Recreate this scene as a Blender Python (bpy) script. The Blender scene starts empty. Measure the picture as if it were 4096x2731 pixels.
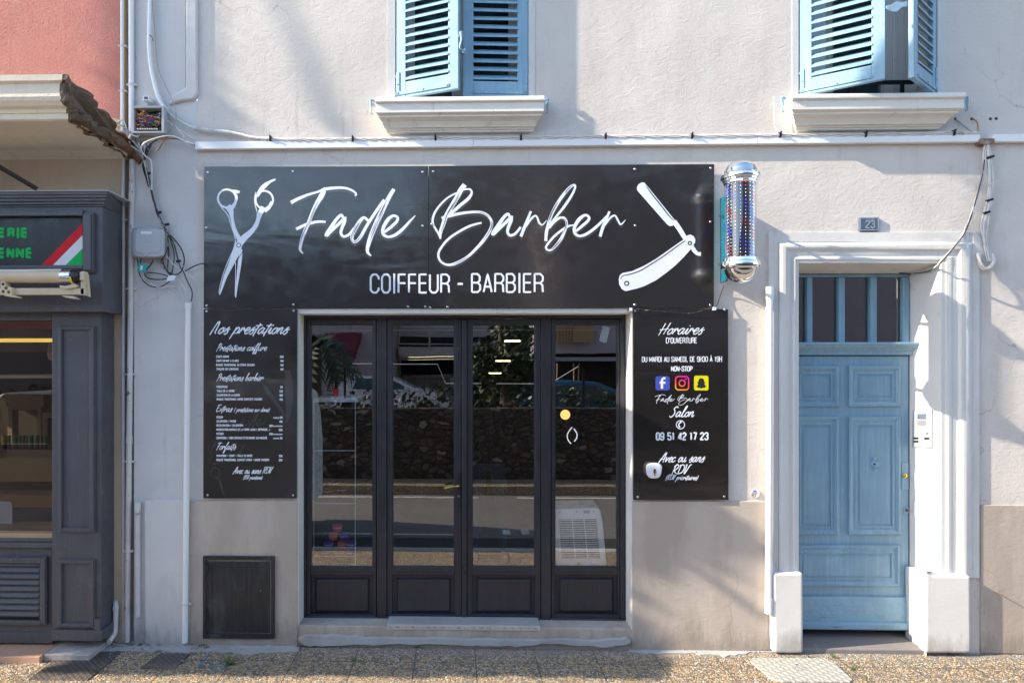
import bpy, math, random
from mathutils import Vector, Matrix
random.seed(7)
R = math.radians
scene = bpy.context.scene
# ------------------------------------------------------------------ camera
CAMY, CAMZ, FPX, PX0, PY0, YAW = -5.0, 2.09, 2700.0, 1759.0, 1460.0, R(1.5)
cam_d = bpy.data.cameras.new('camera'); cam = bpy.data.objects.new('camera', cam_d)
scene.collection.objects.link(cam); scene.camera = cam
cam.location = (0, CAMY, CAMZ); cam.rotation_euler = (R(90), 0, YAW)
cam_d.sensor_width = 36; cam_d.lens = FPX / 4096 * 36
cam_d.shift_x = (2048 - PX0) / 4096; cam_d.shift_y = (PY0 - 1365.5) / 4096
cam_d.clip_start = 0.05; cam_d.clip_end = 400
# ------------------------------------------------------------------ light: sun travels along (5, 1, -2.85)
SUN_DIR = Vector((5.0, 1.0, -2.85)).normalized()
sun_el = math.asin(-SUN_DIR.z)
sun_az = math.atan2(-SUN_DIR.x, -SUN_DIR.y)          # compass-like angle from +Y towards +X
world = bpy.data.worlds.new('World'); scene.world = world; world.use_nodes = True
wn = world.node_tree.nodes; wl = world.node_tree.links
bg = wn['Background']; sky = wn.new('ShaderNodeTexSky'); sky.sky_type = 'NISHITA'
sky.sun_disc = False; sky.sun_elevation = sun_el; sky.sun_rotation = sun_az
sky.air_density = 1.0; sky.dust_density = 0.5; sky.ozone_density = 1.8
hz = wn.new('ShaderNodeMix'); hz.data_type = 'RGBA'; hz.blend_type = 'MULTIPLY'; hz.inputs[0].default_value = 1.0; hz.inputs[7].default_value = (1.04, 1.0, 0.94, 1)
wl.new(sky.outputs[0], hz.inputs[6]); wl.new(hz.outputs[2], bg.inputs[0]); bg.inputs[1].default_value = 0.15
sl = bpy.data.lights.new('sun', 'SUN'); sl.energy = 3.5; sl.angle = R(0.5); sl.color = (1.0, 0.88, 0.71)
so = bpy.data.objects.new('sun', sl); scene.collection.objects.link(so)
so.rotation_euler = SUN_DIR.to_track_quat('-Z', 'Y').to_euler(); so.location = (-8, -8, 12)
scene.view_settings.view_transform = 'Standard'; scene.view_settings.look = 'None'
scene.view_settings.gamma = 1.0; scene.view_settings.exposure = 1.68
scene.cycles.max_bounces = 8; scene.cycles.transparent_max_bounces = 12
scene.cycles.sample_clamp_indirect = 6.0
# ------------------------------------------------------------------ mapping from photo measure to the world
CF = (-math.sin(YAW), math.cos(YAW)); CR = (math.cos(YAW), math.sin(YAW))
def pt(px, py, p=0.0):
    """point of the plane y = -p (p metres proud of the facade) measured at photo position px, py"""
    a = (px - PX0) / FPX; b = (PY0 - py) / FPX
    dx = CF[0] + CR[0] * a; dy = CF[1] + CR[1] * a
    t = (-p - CAMY) / dy
    return Vector((dx * t, -p, CAMZ + b * t))
def rp(px, py, d):
    """point d metres in front of the facade, seen mirrored at px, py"""
    v = pt(px, py, -d); return Vector((v.x, -d, v.z))
def X(px, p=0.0): return pt(px, 1460, p).x
def Z(py, px=2000, p=0.0): return pt(px, py, p).z
# ------------------------------------------------------------------ mesh builder
def catmull(pts, sub=6, closed=False):
    P = [tuple(map(float, q)) for q in pts]
    if len(P) < 3: return P
    n = len(P); out = []
    rng = range(n if closed else n - 1)
    for i in rng:
        p0 = P[(i - 1) % n] if (closed or i > 0) else P[0]
        p1 = P[i]; p2 = P[(i + 1) % n]
        p3 = P[(i + 2) % n] if (closed or i + 2 < n) else P[-1]
        for k in range(sub):
            t = k / sub
            out.append(tuple(0.5 * ((2 * b) + (-a + c) * t + (2 * a - 5 * b + 4 * c - d) * t * t + (-a + 3 * b - 3 * c + d) * t ** 3)
                             for a, b, c, d in zip(p0, p1, p2, p3)))
    if not closed: out.append(P[-1])
    return out
class MB:
    def __init__(s): s.v = []; s.f = []; s.m = []; s.mi = 0; s.lift = 0.0
    def add(s, vs, fs):
        b = len(s.v); s.v += [tuple(q) for q in vs]
        for f in fs: s.f.append(tuple(b + i for i in f)); s.m.append(s.mi)
        return s
    def box(s, x0, x1, y0, y1, z0, z1):
        if x0 > x1: x0, x1 = x1, x0
        if y0 > y1: y0, y1 = y1, y0
        if z0 > z1: z0, z1 = z1, z0
        return s.add([(x0,y0,z0),(x1,y0,z0),(x1,y1,z0),(x0,y1,z0),(x0,y0,z1),(x1,y0,z1),(x1,y1,z1),(x0,y1,z1)],
              [(0,3,2,1),(4,5,6,7),(0,1,5,4),(1,2,6,5),(2,3,7,6),(3,0,4,7)])
    def rect(s, px0, py0, px1, py1, pf, pb):
        """upright box whose front face (pf proud) is measured px0..px1, py0..py1; back at pb"""
        xm = (px0 + px1) / 2; ym = (py0 + py1) / 2
        return s.box(pt(px0, ym, pf).x, pt(px1, ym, pf).x, -pf, -pb, pt(xm, py1, pf).z, pt(xm, py0, pf).z)
    def frame(s, o, i, pf, pb):
        """rectangular moulding: outer o, inner i (px0,py0,px1,py1)"""
        s.rect(o[0], o[1], i[0], o[3], pf, pb); s.rect(i[2], o[1], o[2], o[3], pf, pb)
        s.rect(i[0], o[1], i[2], i[1], pf, pb); s.rect(i[0], i[3], i[2], o[3], pf, pb); return s
    def loft(s, rings, closed=True, caps=True):
        n = len(rings[0]); vs = [q for r in rings for q in r]; fs = []
        for i in range(len(rings) - 1):
            for j in range(n if closed else n - 1):
                k = (j + 1) % n
                fs.append((i*n+j, i*n+k, (i+1)*n+k, (i+1)*n+j))
        if caps: fs.append(tuple(range(n))[::-1]); fs.append(tuple((len(rings)-1)*n + j for j in range(n)))
        return s.add(vs, fs)
    def prism(s, pts, pf, pb):
        """polygon measured in the photo on plane pf, extruded back to pb"""
        a = [pt(x, y, pf) for x, y in pts]; b = [Vector((q.x, -pb, q.z)) for q in a]
        return s.loft([b, a])
    def flat(s, pts, p):
        return s.add([pt(x, y, p) for x, y in pts], [tuple(range(len(pts)))[::-1]])
    def profx(s, prof, x0, x1, skew=None):
        """profile of (p,z) extruded along x"""
        a = [(x0, -p, z) for p, z in prof]
        b = [((x1 + (skew(p, z) if skew else 0)), -p, z) for p, z in prof]
        return s.loft([a, b])
    def tube(s, pts, r, n=8, smooth=5, caps=True):
        P = catmull(pts, smooth) if smooth and len(pts) > 2 else [tuple(q) for q in pts]
        P = [Vector(q[:3]) for q in P]; rs = r if isinstance(r, (list, tuple)) else None
        rings = []; up = Vector((0.13, 0.37, 0.92)).normalized(); L = len(P)
        for i, q in enumerate(P):
            t = (P[min(i+1, L-1)] - P[max(i-1, 0)])
            if t.length < 1e-9: t = Vector((0, 0, 1))
            t.normalize()
            u = up - t * up.dot(t)
            if u.length < 0.05: u = Vector((1, 0, 0)) - t * t.x
            u.normalize(); up = u; w = t.cross(u)
            rr = r if rs is None else (rs[0] + (rs[1] - rs[0]) * i / max(1, L - 1))
            rings.append([q + (u * math.cos(2*math.pi*k/n) + w * math.sin(2*math.pi*k/n)) * rr for k in range(n)])
        return s.loft(rings, True, caps)
    def ptube(s, pts, r, n=7, smooth=5):
        """tube through (px,py,p) points"""
        return s.tube([pt(*q) for q in pts], r, n, smooth)
    def lathe(s, c, prof, n=24, axis='z'):
        """prof: (radius, height) along axis from c"""
        rings = []
        for r, h in prof:
            r = max(r, 1e-4)
            ring = []
            for k in range(n):
                a = 2 * math.pi * k / n; ca, sa = math.cos(a) * r, math.sin(a) * r
                if axis == 'z': ring.append((c[0] + ca, c[1] + sa, c[2] + h))
                elif axis == 'y': ring.append((c[0] + ca, c[1] - h, c[2] + sa))
                else: ring.append((c[0] + h, c[1] + ca, c[2] + sa))
            rings.append(ring)
        return s.loft(rings)
    def disc(s, px, py, rad, pf, pb, n=20):
        c = pt(px, py, pf); return s.lathe((c.x, -pb, c.z), [(rad, 0), (rad, pf - pb)], n, 'y')
    def ball(s, c, r, n=12, sc=(1, 1, 1)):
        rings = []
        for i in range(1, n):
            a = math.pi * i / n
            rings.append([(c[0] + sc[0]*r*math.sin(a)*math.cos(2*math.pi*k/n/1.0), c[1] + sc[1]*r*math.sin(a)*math.sin(2*math.pi*k/n), c[2] + sc[2]*r*math.cos(a)) for k in range(n)])
        return s.loft(rings)
    def ribbon(s, pts, p, w=None, sub=6, sc=1.0, tf=None):
        """painted stroke on plane p: pts (px,py[,width]) in photo measure"""
        Q = [(q[0], q[1], (q[2] if len(q) > 2 else w)) for q in pts]
        C = catmull(Q, sub) if len(Q) > 2 else Q
        vs = []; L = len(C); s.lift += 0.00001
        for i, (x, y, ww) in enumerate(C):
            a = C[max(i-1, 0)]; b = C[min(i+1, L-1)]
            tx, ty = b[0]-a[0], b[1]-a[1]; l = math.hypot(tx, ty) or 1
            nx, ny = -ty/l*ww/2*sc, tx/l*ww/2*sc
            s.lift += 0.0000004
            for g in (1, -1):
                qx, qy = x + g*nx, y + g*ny
                if tf: qx, qy = tf(qx, qy)
                vs.append(pt(qx, qy, p + s.lift))
        return s.add(vs, [(2*i, 2*i+1, 2*i+3, 2*i+2) for i in range(L-1)])
    def ring(s, cx, cy, r, w, p, n=28, ry=None):
        ry = ry or r
        vs = []
        s.lift += 0.00001
        for k in range(n):
            a = 2*math.pi*k/n
            for g in (1, -1): vs.append(pt(cx + (r + g*w/2)*math.cos(a), cy + (ry + g*w/2)*math.sin(a), p + s.lift))
        return s.add(vs, [(2*i, 2*i+1, (2*i+3) % (2*n), (2*i+2) % (2*n)) for i in range(n)])
    def build(s, name, mat, parent=None, bevel=0, smooth=False, seg=2):
        me = bpy.data.meshes.new(name); me.from_pydata(s.v, [], s.f); me.validate()
        for m in (mat if isinstance(mat, (list, tuple)) else [mat]): me.materials.append(m)
        for poly, mi in zip(me.polygons, s.m): poly.material_index = mi
        import bmesh
        bm = bmesh.new(); bm.from_mesh(me); bmesh.ops.recalc_face_normals(bm, faces=bm.faces); bm.to_mesh(me); bm.free()
        o = bpy.data.objects.new(name, me); scene.collection.objects.link(o)
        if smooth:
            me.polygons.foreach_set('use_smooth', [True] * len(me.polygons))
            try: me.set_sharp_from_angle(angle=R(40))
            except Exception: pass
        if bevel:
            b = o.modifiers.new('bevel', 'BEVEL'); b.width = bevel; b.segments = seg; b.limit_method = 'ANGLE'; b.angle_limit = R(40)
            b.harden_normals = False
        if parent is not None: attach(o, parent)
        else:
            xs = [v[0] for v in s.v]; ys = [v[1] for v in s.v]; zs = [v[2] for v in s.v]
            c = Vector(((min(xs)+max(xs))/2, (min(ys)+max(ys))/2, min(zs)))
            me.transform(Matrix.Translation(-c)); o.location = c; WORLD[o.name] = c
        return o
WORLD = {}
def attach(o, parent):
    o.parent = parent; o.matrix_parent_inverse = Matrix.Translation(WORLD.get(parent.name, Vector((0,0,0)))).inverted()
    WORLD[o.name] = Vector((0, 0, 0))
def thing(name, loc, label, cat, group=None):
    o = bpy.data.objects.new(name, None); scene.collection.objects.link(o); o.location = loc
    o.empty_display_size = 0.1; WORLD[o.name] = Vector(loc)
    return tag(o, label, cat, group)
def tag(o, label, cat, group=None):
    o['label'] = label; o['category'] = cat
    if group: o['group'] = group
    return o
def struct(o): o['kind'] = 'structure'; return o
# ------------------------------------------------------------------ materials
def _new(name):
    m = bpy.data.materials.new(name); m.use_nodes = True
    nt = m.node_tree; return m, nt, nt.nodes['Principled BSDF']
def _noise(nt, co, scale, detail=4, rough=0.55, dist=0.0):
    n = nt.nodes.new('ShaderNodeTexNoise'); n.inputs['Scale'].default_value = scale
    n.inputs['Detail'].default_value = detail; n.inputs['Roughness'].default_value = rough; n.inputs['Distortion'].default_value = dist
    nt.links.new(co, n.inputs['Vector']); return n.outputs['Fac']
def _map(nt, co, sc):
    n = nt.nodes.new('ShaderNodeMapping'); n.inputs['Scale'].default_value = sc; nt.links.new(co, n.inputs['Vector']); return n.outputs[0]
def _mix(nt, fac, a, b):
    n = nt.nodes.new('ShaderNodeMix'); n.data_type = 'RGBA'
    for i, q in ((0, fac), (6, a), (7, b)):
        if isinstance(q, (int, float)): n.inputs[i].default_value = q
        elif isinstance(q, tuple): n.inputs[i].default_value = (*q, 1)
        else: nt.links.new(q, n.inputs[i])
    return n.outputs[2]
def _ramp(nt, v, a, b, lo=0.0, hi=1.0):
    n = nt.nodes.new('ShaderNodeMapRange'); n.inputs['From Min'].default_value = a; n.inputs['From Max'].default_value = b
    n.inputs['To Min'].default_value = lo; n.inputs['To Max'].default_value = hi; nt.links.new(v, n.inputs['Value']); return n.outputs[0]
def _math(nt, op, a, b=0.0):
    n = nt.nodes.new('ShaderNodeMath'); n.operation = op
    for i, q in ((0, a), (1, b)):
        if isinstance(q, (int, float)): n.inputs[i].default_value = q
        else: nt.links.new(q, n.inputs[i])
    return n.outputs[0]
def _bump(nt, bsdf, hs):
    prev = None
    for h, dist in hs:
        b = nt.nodes.new('ShaderNodeBump'); b.inputs['Distance'].default_value = dist; b.inputs['Strength'].default_value = 1.0
        nt.links.new(h, b.inputs['Height'])
        if prev is not None: nt.links.new(prev, b.inputs['Normal'])
        prev = b.outputs[0]
    nt.links.new(prev, bsdf.inputs['Normal'])
def co_of(nt, kind='Object'):
    if kind == 'World':
        return nt.nodes.new('ShaderNodeNewGeometry').outputs['Position']
    return nt.nodes.new('ShaderNodeTexCoord').outputs[kind]
def paint(name, col, rough=0.5, var=0.08, vs=3.0, bump=0.0006, bs=60, metal=0.0, spec=0.5, stain=None, sts=2.2, sta=(0.55, 0.75), stretch=(1, 1, 1), rv=0.08, chip=None, brush=0.0):
    m, nt, b = _new(name); co = co_of(nt, 'World')
    n1 = _noise(nt, co, vs, 5); c = _mix(nt, _ramp(nt, n1, 0.3, 0.7), tuple(q*(1-var) for q in col), tuple(min(1, q*(1+var)) for q in col))
    if stain:
        s = _noise(nt, _map(nt, co, stretch), sts, 6, 0.6); c = _mix(nt, _ramp(nt, s, *sta), c, stain)
    if brush:
        br = _noise(nt, _map(nt, co, (26, 26, 1.2)), 2.0, 4, 0.6); c = _mix(nt, _ramp(nt, br, 0.5, 0.75, 0, brush), c, tuple(min(1, q * 1.5 + .03) for q in col))
        gr = _noise(nt, _map(nt, co, (5, 5, 1.6)), 2.3, 6, 0.7); c = _mix(nt, _ramp(nt, gr, 0.58, 0.72, 0, brush), c, tuple(q * 0.62 for q in col))
    if chip:
        ch = _noise(nt, _map(nt, co, (1, 1, .5)), 34, 5, 0.7); mk = _noise(nt, co, 3.1, 3); c = _mix(nt, _math(nt, 'MULTIPLY', _ramp(nt, ch, 0.66, 0.68), _ramp(nt, mk, .46, .54)), c, chip)
    nt.links.new(c, b.inputs['Base Color'])
    nt.links.new(_ramp(nt, _noise(nt, co, 14, 3), 0.3, 0.7, max(0.02, rough - rv), min(1, rough + rv)), b.inputs['Roughness'])
    b.inputs['Metallic'].default_value = metal; b.inputs['Specular IOR Level'].default_value = spec
    if bump: _bump(nt, b, [(_noise(nt, co, bs, 4), bump)])
    return m
def emit(name, col, s):
    m, nt, b = _new(name); b.inputs['Base Color'].default_value = (*col, 1); b.inputs['Emission Color'].default_value = (*col, 1); b.inputs['Emission Strength'].default_value = s
    return m
def glass(name, fac, tint=(0.9, 0.92, 0.93), rough=0.0, wav=0.0):
    m, nt, b = _new(name); out = nt.nodes['Material Output']
    tr = nt.nodes.new('ShaderNodeBsdfTransparent'); tr.inputs[0].default_value = (*tint, 1)
    gl = nt.nodes.new('ShaderNodeBsdfGlossy'); gl.inputs['Roughness'].default_value = rough
    if wav:
        bb = nt.nodes.new('ShaderNodeBump'); bb.inputs['Distance'].default_value = wav
        nt.links.new(_noise(nt, co_of(nt, 'World'), 1.3, 2), bb.inputs['Height']); nt.links.new(bb.outputs[0], gl.inputs['Normal'])
    fr = nt.nodes.new('ShaderNodeLayerWeight'); fr.inputs[0].default_value = 0.5
    f = _ramp(nt, fr.outputs['Facing'], 0.0, 1.0, fac, min(1.0, fac * 3.2))
    mx = nt.nodes.new('ShaderNodeMixShader'); nt.links.new(f, mx.inputs[0]); nt.links.new(tr.outputs[0], mx.inputs[1]); nt.links.new(gl.outputs[0], mx.inputs[2])
    nt.links.new(mx.outputs[0], out.inputs[0]); return m

def stucco(name, col, trowel=0.006, grain=0.0022, stain=(0.45, 0.40, 0.36), sta=(0.58, 0.8), rough=0.9, tsc=9.0, foot=0.0, crack=0.0, drip=0.35):
    m, nt, b = _new(name); co = co_of(nt, 'World')
    big = _noise(nt, co, 0.9, 4, 0.6, 0.4); mid = _noise(nt, co, 5.0, 5, 0.6, 0.8)
    c = _mix(nt, _ramp(nt, big, 0.3, 0.7), tuple(q*0.92 for q in col), tuple(min(1, q*1.05) for q in col))
    c = _mix(nt, _ramp(nt, mid, 0.50, 0.80, 0, 0.35), c, tuple(q*0.82 for q in col))
    st = _noise(nt, _map(nt, co, (1.2, 1, 0.35)), 1.8, 6, 0.65)
    c = _mix(nt, _ramp(nt, st, sta[0], sta[1], 0, 0.6), c, stain)
    dr = _noise(nt, _map(nt, co, (9.0, 9.0, 0.55)), 1.6, 4, 0.6)      # rain streaks
    c = _mix(nt, _math(nt, 'MULTIPLY', _ramp(nt, dr, 0.60, 0.75, 0, drip), _ramp(nt, mid, 0.4, 0.6)), c, tuple(q*0.6 for q in stain))
    if foot:                                                            # splash dirt with a ragged top
        s = nt.nodes.new('ShaderNodeSeparateXYZ'); nt.links.new(co, s.inputs[0])
        h = _math(nt, 'ADD', s.outputs[2], _math(nt, 'MULTIPLY', _noise(nt, _map(nt, co, (3, 3, 1)), 2.5, 6, 0.7), -0.55))
        c = _mix(nt, _ramp(nt, h, -0.24, -0.10, foot, 0.0), c, (0.20, 0.165, 0.13))
    if crack:
        cv = nt.nodes.new('ShaderNodeTexVoronoi'); cv.feature = 'DISTANCE_TO_EDGE'; cv.inputs['Scale'].default_value = 0.8
        wv = nt.nodes.new('ShaderNodeVectorMath'); wv.operation = 'ADD'; nt.links.new(co, wv.inputs[0])
        nn = nt.nodes.new('ShaderNodeTexNoise'); nn.inputs['Scale'].default_value = 5; nn.inputs['Detail'].default_value = 5; nt.links.new(co, nn.inputs['Vector'])
        sc_ = nt.nodes.new('ShaderNodeVectorMath'); sc_.operation = 'SCALE'; sc_.inputs['Scale'].default_value = 0.25; nt.links.new(nn.outputs['Color'], sc_.inputs[0]); nt.links.new(sc_.outputs[0], wv.inputs[1]); nt.links.new(wv.outputs[0], cv.inputs['Vector'])
        cm = _math(nt, 'MULTIPLY', _ramp(nt, cv.outputs['Distance'], 0.0008, 0.0030, crack, 0.0), _ramp(nt, big, 0.52, 0.60))
        c = _mix(nt, cm, c, (0.22, 0.19, 0.16))
    nt.links.new(c, b.inputs['Base Color']); b.inputs['Roughness'].default_value = rough; b.inputs['Specular IOR Level'].default_value = 0.2
    w = _noise(nt, _map(nt, co, (1.0, 1.0, 1.9)), tsc, 6, 0.62, 1.6); g = _noise(nt, co, 55, 4, 0.65)
    broad = _noise(nt, co, 1.6, 2, 0.5)
    _bump(nt, b, [(broad, trowel * 4.5), (w, trowel), (g, grain)])
    return m
M = {}
M['wall'] = stucco('wall_plaster', (0.64, 0.59, 0.545), 0.0028, 0.0016, (0.46, 0.40, 0.35), (0.54, 0.78), crack=0.45, drip=0.4)
M['quoin'] = stucco('smooth_plaster', (0.62, 0.61, 0.60), 0.002, 0.0007, (0.48, 0.43, 0.38), (0.58, 0.8), foot=0.55, crack=0.4)
M['dado'] = stucco('dado_plaster', (0.50, 0.43, 0.37), 0.002, 0.0012, (0.36, 0.30, 0.25), (0.46, 0.60), foot=0.5, crack=0.4)
M['surround'] = stucco('white_surround', (0.66, 0.645, 0.62), 0.0015, 0.0006, (0.50, 0.465, 0.42), (0.52, 0.72), foot=0.5, crack=0.0, drip=0.45)
M['sillw'] = stucco('sill_plaster', (0.76, 0.73, 0.68), 0.001, 0.0005, (0.55, 0.48, 0.40), (0.56, 0.8), drip=0.7)
M['pink'] = stucco('pink_render', (0.56, 0.235, 0.20), 0.014, 0.009, (0.62, 0.33, 0.27), (0.5, 0.8), tsc=42)
M['yellow'] = stucco('yellow_render', (0.62, 0.42, 0.15), 0.002, 0.002, (0.55, 0.48, 0.36), (0.45, 0.7))
M['beige'] = stucco('beige_render', (0.60, 0.48, 0.36), 0.006, 0.003, (0.36, 0.29, 0.22), (0.5, 0.72), tsc=6)
M['slabc'] = stucco('balcony_concrete', (0.78, 0.69, 0.56), 0.003, 0.0025, (0.40, 0.32, 0.24), (0.56, 0.72))
M['broken'] = stucco('broken_concrete', (0.17, 0.13, 0.10), 0.02, 0.008, (0.30, 0.13, 0.05), (0.5, 0.6), tsc=12)
M['rough'] = stucco('rough_old_plaster', (0.46, 0.42, 0.40), 0.01, 0.003, (0.16, 0.13, 0.11), (0.52, 0.66), tsc=14)
M['cement'] = stucco('cement', (0.43, 0.42, 0.405), 0.006, 0.003, (0.30, 0.28, 0.25), (0.48, 0.66), tsc=12)
M['threshold'] = stucco('stone_threshold', (0.22, 0.20, 0.19), 0.002, 0.001, (0.42, 0.40, 0.38), (0.60, 0.68), rough=0.6)
M['pvc'] = paint('white_pvc', (0.80, 0.80, 0.81), 0.35, 0.02, 2, 0.0002)
M['pvcd'] = paint('old_white_pipe', (0.62, 0.60, 0.59), 0.5, 0.08, 5, 0.0015, 40, stain=(0.30, 0.27, 0.25), sts=3, sta=(0.6, 0.72))
M['pipefl'] = paint('peeling_pipe', (0.60, 0.56, 0.54), 0.55, 0.1, 5, 0.002, 40, stain=(0.13, 0.14, 0.15), sts=9, sta=(0.60, 0.63))
M['blue'] = paint('blue_shutter_paint', (0.215, 0.365, 0.475), 0.45, 0.09, 4, 0.0025, 30, stain=(0.27, 0.43, 0.54), sts=6, sta=(0.5, 0.7), stretch=(1, 1, 0.2), chip=(.38, .36, .33), brush=.35)
M['bluedoor'] = paint('blue_door_paint', (0.205, 0.34, 0.435), 0.40, 0.08, 2.5, 0.0015, 26, stain=(0.36, 0.54, 0.66), sts=3, sta=(0.52, 0.75), stretch=(1, 1, 0.3), chip=(.16, .24, .28), brush=.4)
M['bluewood'] = paint('weathered_blue_wood', (0.235, 0.39, 0.50), 0.55, 0.12, 3, 0.012, 16, stain=(0.14, 0.22, 0.27), sts=12, sta=(0.62, 0.70), stretch=(0.25, 1, 3.0))
M['charcoal'] = paint('charcoal_paint', (0.024, 0.024, 0.031), 0.38, 0.15, 3, 0.0008, 50, stain=(0.05, 0.052, 0.062), sts=5, sta=(0.6, 0.9), chip=(.09, .09, .095), brush=.3)
M['greypaint'] = paint('grey_shop_paint', (0.078, 0.078, 0.092), 0.45, 0.10, 2.5, 0.0008, 40, stain=(0.15, 0.15, 0.17), sts=4, sta=(0.6, 0.9), chip=(.22, .21, .21), brush=.3)
M['steel'] = paint('black_steel', (0.018, 0.021, 0.025), 0.42, 0.25, 3, 0.0006, 50, stain=(0.10, 0.105, 0.115), sts=3.5, sta=(0.58, 0.85), stretch=(1.5, 1, 0.5), chip=(.16, .15, .14), brush=.5)
M['alu'] = paint('diamond_plate_aluminium', (0.55, 0.54, 0.52), 0.4, 0.1, 5, 0.0004, 60, metal=0.35)
M['chrome'] = paint('chrome', (0.86, 0.87, 0.88), 0.05, 0.01, 2, 0, metal=1.0, rv=0.02)
M['brass'] = paint('brass', (0.72, 0.52, 0.16), 0.2, 0.05, 2, 0, metal=1.0)
M['screw'] = paint('screw_metal', (0.6, 0.6, 0.62), 0.25, 0.05, 2, 0, metal=1.0)
M['black'] = paint('black_plastic', (0.012, 0.012, 0.014), 0.4, 0.1, 4, 0)
M['blackc'] = paint('black_cable', (0.02, 0.02, 0.024), 0.45, 0.3, 20, 0, stain=(0.35, 0.34, 0.33), sts=26, sta=(0.58, 0.62))
M['whitec'] = paint('white_cable', (0.62, 0.60, 0.58), 0.5, 0.12, 12, 0.0006, 80, stain=(0.40, 0.36, 0.32), sts=10, sta=(0.58, 0.7))
M['greyc'] = paint('grey_cable', (0.33, 0.32, 0.32), 0.5, 0.15, 12, 0)
M['brownc'] = paint('brown_cable', (0.30, 0.17, 0.08), 0.5, 0.15, 12, 0)
M['greyp'] = paint('grey_plastic', (0.42, 0.43, 0.45), 0.45, 0.05, 4, 0.0005, 60)
M['letter'] = paint('white_vinyl', (0.78, 0.81, 0.87), 0.35, 0.03, 3, 0)
M['shadowprint'] = paint('grey_printed_outline', (0.045, 0.043, 0.042), 0.25, 0.03, 3, 0)
M['ghost'] = paint('dark_grey_print', (0.026, 0.025, 0.026), 0.25, 0.03, 3, 0)
M['redp'] = paint('red_print', (0.66, 0.02, 0.03), 0.55, 0.03, 3, 0, spec=0.15)
M['greenp'] = paint('green_print', (0.015, 0.46, 0.10), 0.55, 0.03, 3, 0, spec=0.15)
M['whitep'] = paint('white_print', (0.75, 0.76, 0.78), 0.55, 0.03, 3, 0, spec=0.15)
M['fb'] = paint('blue_icon', (0.06, 0.08, 0.42), 0.3, 0.02, 3, 0)
M['yel'] = paint('yellow_icon', (0.72, 0.66, 0.01), 0.3, 0.02, 3, 0)
M['ora'] = paint('orange_icon', (0.85, 0.30, 0.03), 0.3, 0.02, 3, 0)
M['reds'] = paint('red_icon', (0.80, 0.06, 0.06), 0.3, 0.02, 3, 0)
M['mag'] = paint('magenta_icon', (0.72, 0.02, 0.42), 0.3, 0.02, 3, 0)
M['cream'] = paint('cream_plastic', (0.62, 0.50, 0.34), 0.45, 0.08, 4, 0.0005, 40, stain=(0.25, 0.19, 0.13), sts=14, sta=(0.66, 0.7))
M['creamw'] = paint('cream_white_fabric', (0.74, 0.70, 0.62), 0.8, 0.05, 4, 0.0008, 60)
M['rust'] = paint('rusty_iron', (0.16, 0.075, 0.04), 0.8, 0.3, 12, 0.003, 40, stain=(0.33, 0.28, 0.24), sts=9, sta=(0.5, 0.6))
M['terra'] = paint('terracotta_tile', (0.56, 0.34, 0.24), 0.6, 0.08, 5, 0.0008, 40, stain=(0.4, 0.3, 0.24), sts=6, sta=(0.6, 0.75))
M['whitepl'] = paint('white_plastic', (0.74, 0.76, 0.79), 0.3, 0.02, 3, 0)
M['wood'] = paint('tan_wood', (0.42, 0.29, 0.16), 0.55, 0.12, 6, 0.0006, 50)
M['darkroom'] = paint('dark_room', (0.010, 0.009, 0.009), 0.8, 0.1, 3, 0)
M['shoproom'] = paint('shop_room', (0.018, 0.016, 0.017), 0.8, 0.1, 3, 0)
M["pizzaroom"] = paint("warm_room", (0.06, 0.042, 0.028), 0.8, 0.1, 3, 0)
M['slate'] = paint('number_plate_slate', (0.075, 0.10, 0.15), 0.4, 0.3, 14, 0.0004, 60, stain=(0.22, 0.28, 0.36), sts=12, sta=(0.6, 0.75))
M['plateink'] = paint('faded_white_number', (0.30, 0.35, 0.42), 0.5, 0.2, 30, 0)
M['inkblue'] = paint('teal_plastic', (0.01, 0.32, 0.27), 0.4, 0.05, 6, 0)
M['bracket'] = paint('turquoise_bracket', (0.01, 0.16, 0.24), 0.25, 0.1, 6, 0, metal=0.4)
M['paper'] = paint('paper', (0.62, 0.68, 0.68), 0.7, 0.03, 6, 0)
M['glass'] = glass('window_glass', 0.185, (0.95, 0.96, 0.97), wav=0.0005)
M['glassl'] = glass('takeaway_glass', 0.03, (0.75, 0.72, 0.70), wav=0.0005)
M['ghostp'] = paint('dark_grey_gloss_print', (0.04, 0.038, 0.04), 0.13, 0.03, 3, 0, spec=0.95)
M['glassc'] = glass('clear_glass', 0.05, (0.94, 0.96, 0.96))
M['glassd'] = glass('transom_glass', 0.15, (0.5, 0.48, 0.46), wav=0.0015)
def signmat():
    m, nt, b = _new('glossy_black_panel'); co = co_of(nt, 'World')
    c = _mix(nt, _ramp(nt, _noise(nt, co, 7, 6, 0.7), 0.62, 0.85, 0, 0.6), (0.015, 0.0132, 0.0128), (0.045, 0.043, 0.042))
    nt.links.new(c, b.inputs['Base Color'])
    nt.links.new(_ramp(nt, _noise(nt, co, 9, 4), 0.35, 0.75, 0.10, 0.24), b.inputs['Roughness'])
    b.inputs['Specular IOR Level'].default_value = 0.95
    _bump(nt, b, [(_noise(nt, _map(nt, co, (0.45, 1, 1.7)), 2.4, 2, 0.5, 0.8), 0.003), (_noise(nt, co, 22, 3), 0.0002)])
    return m
M['sign'] = signmat()
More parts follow.
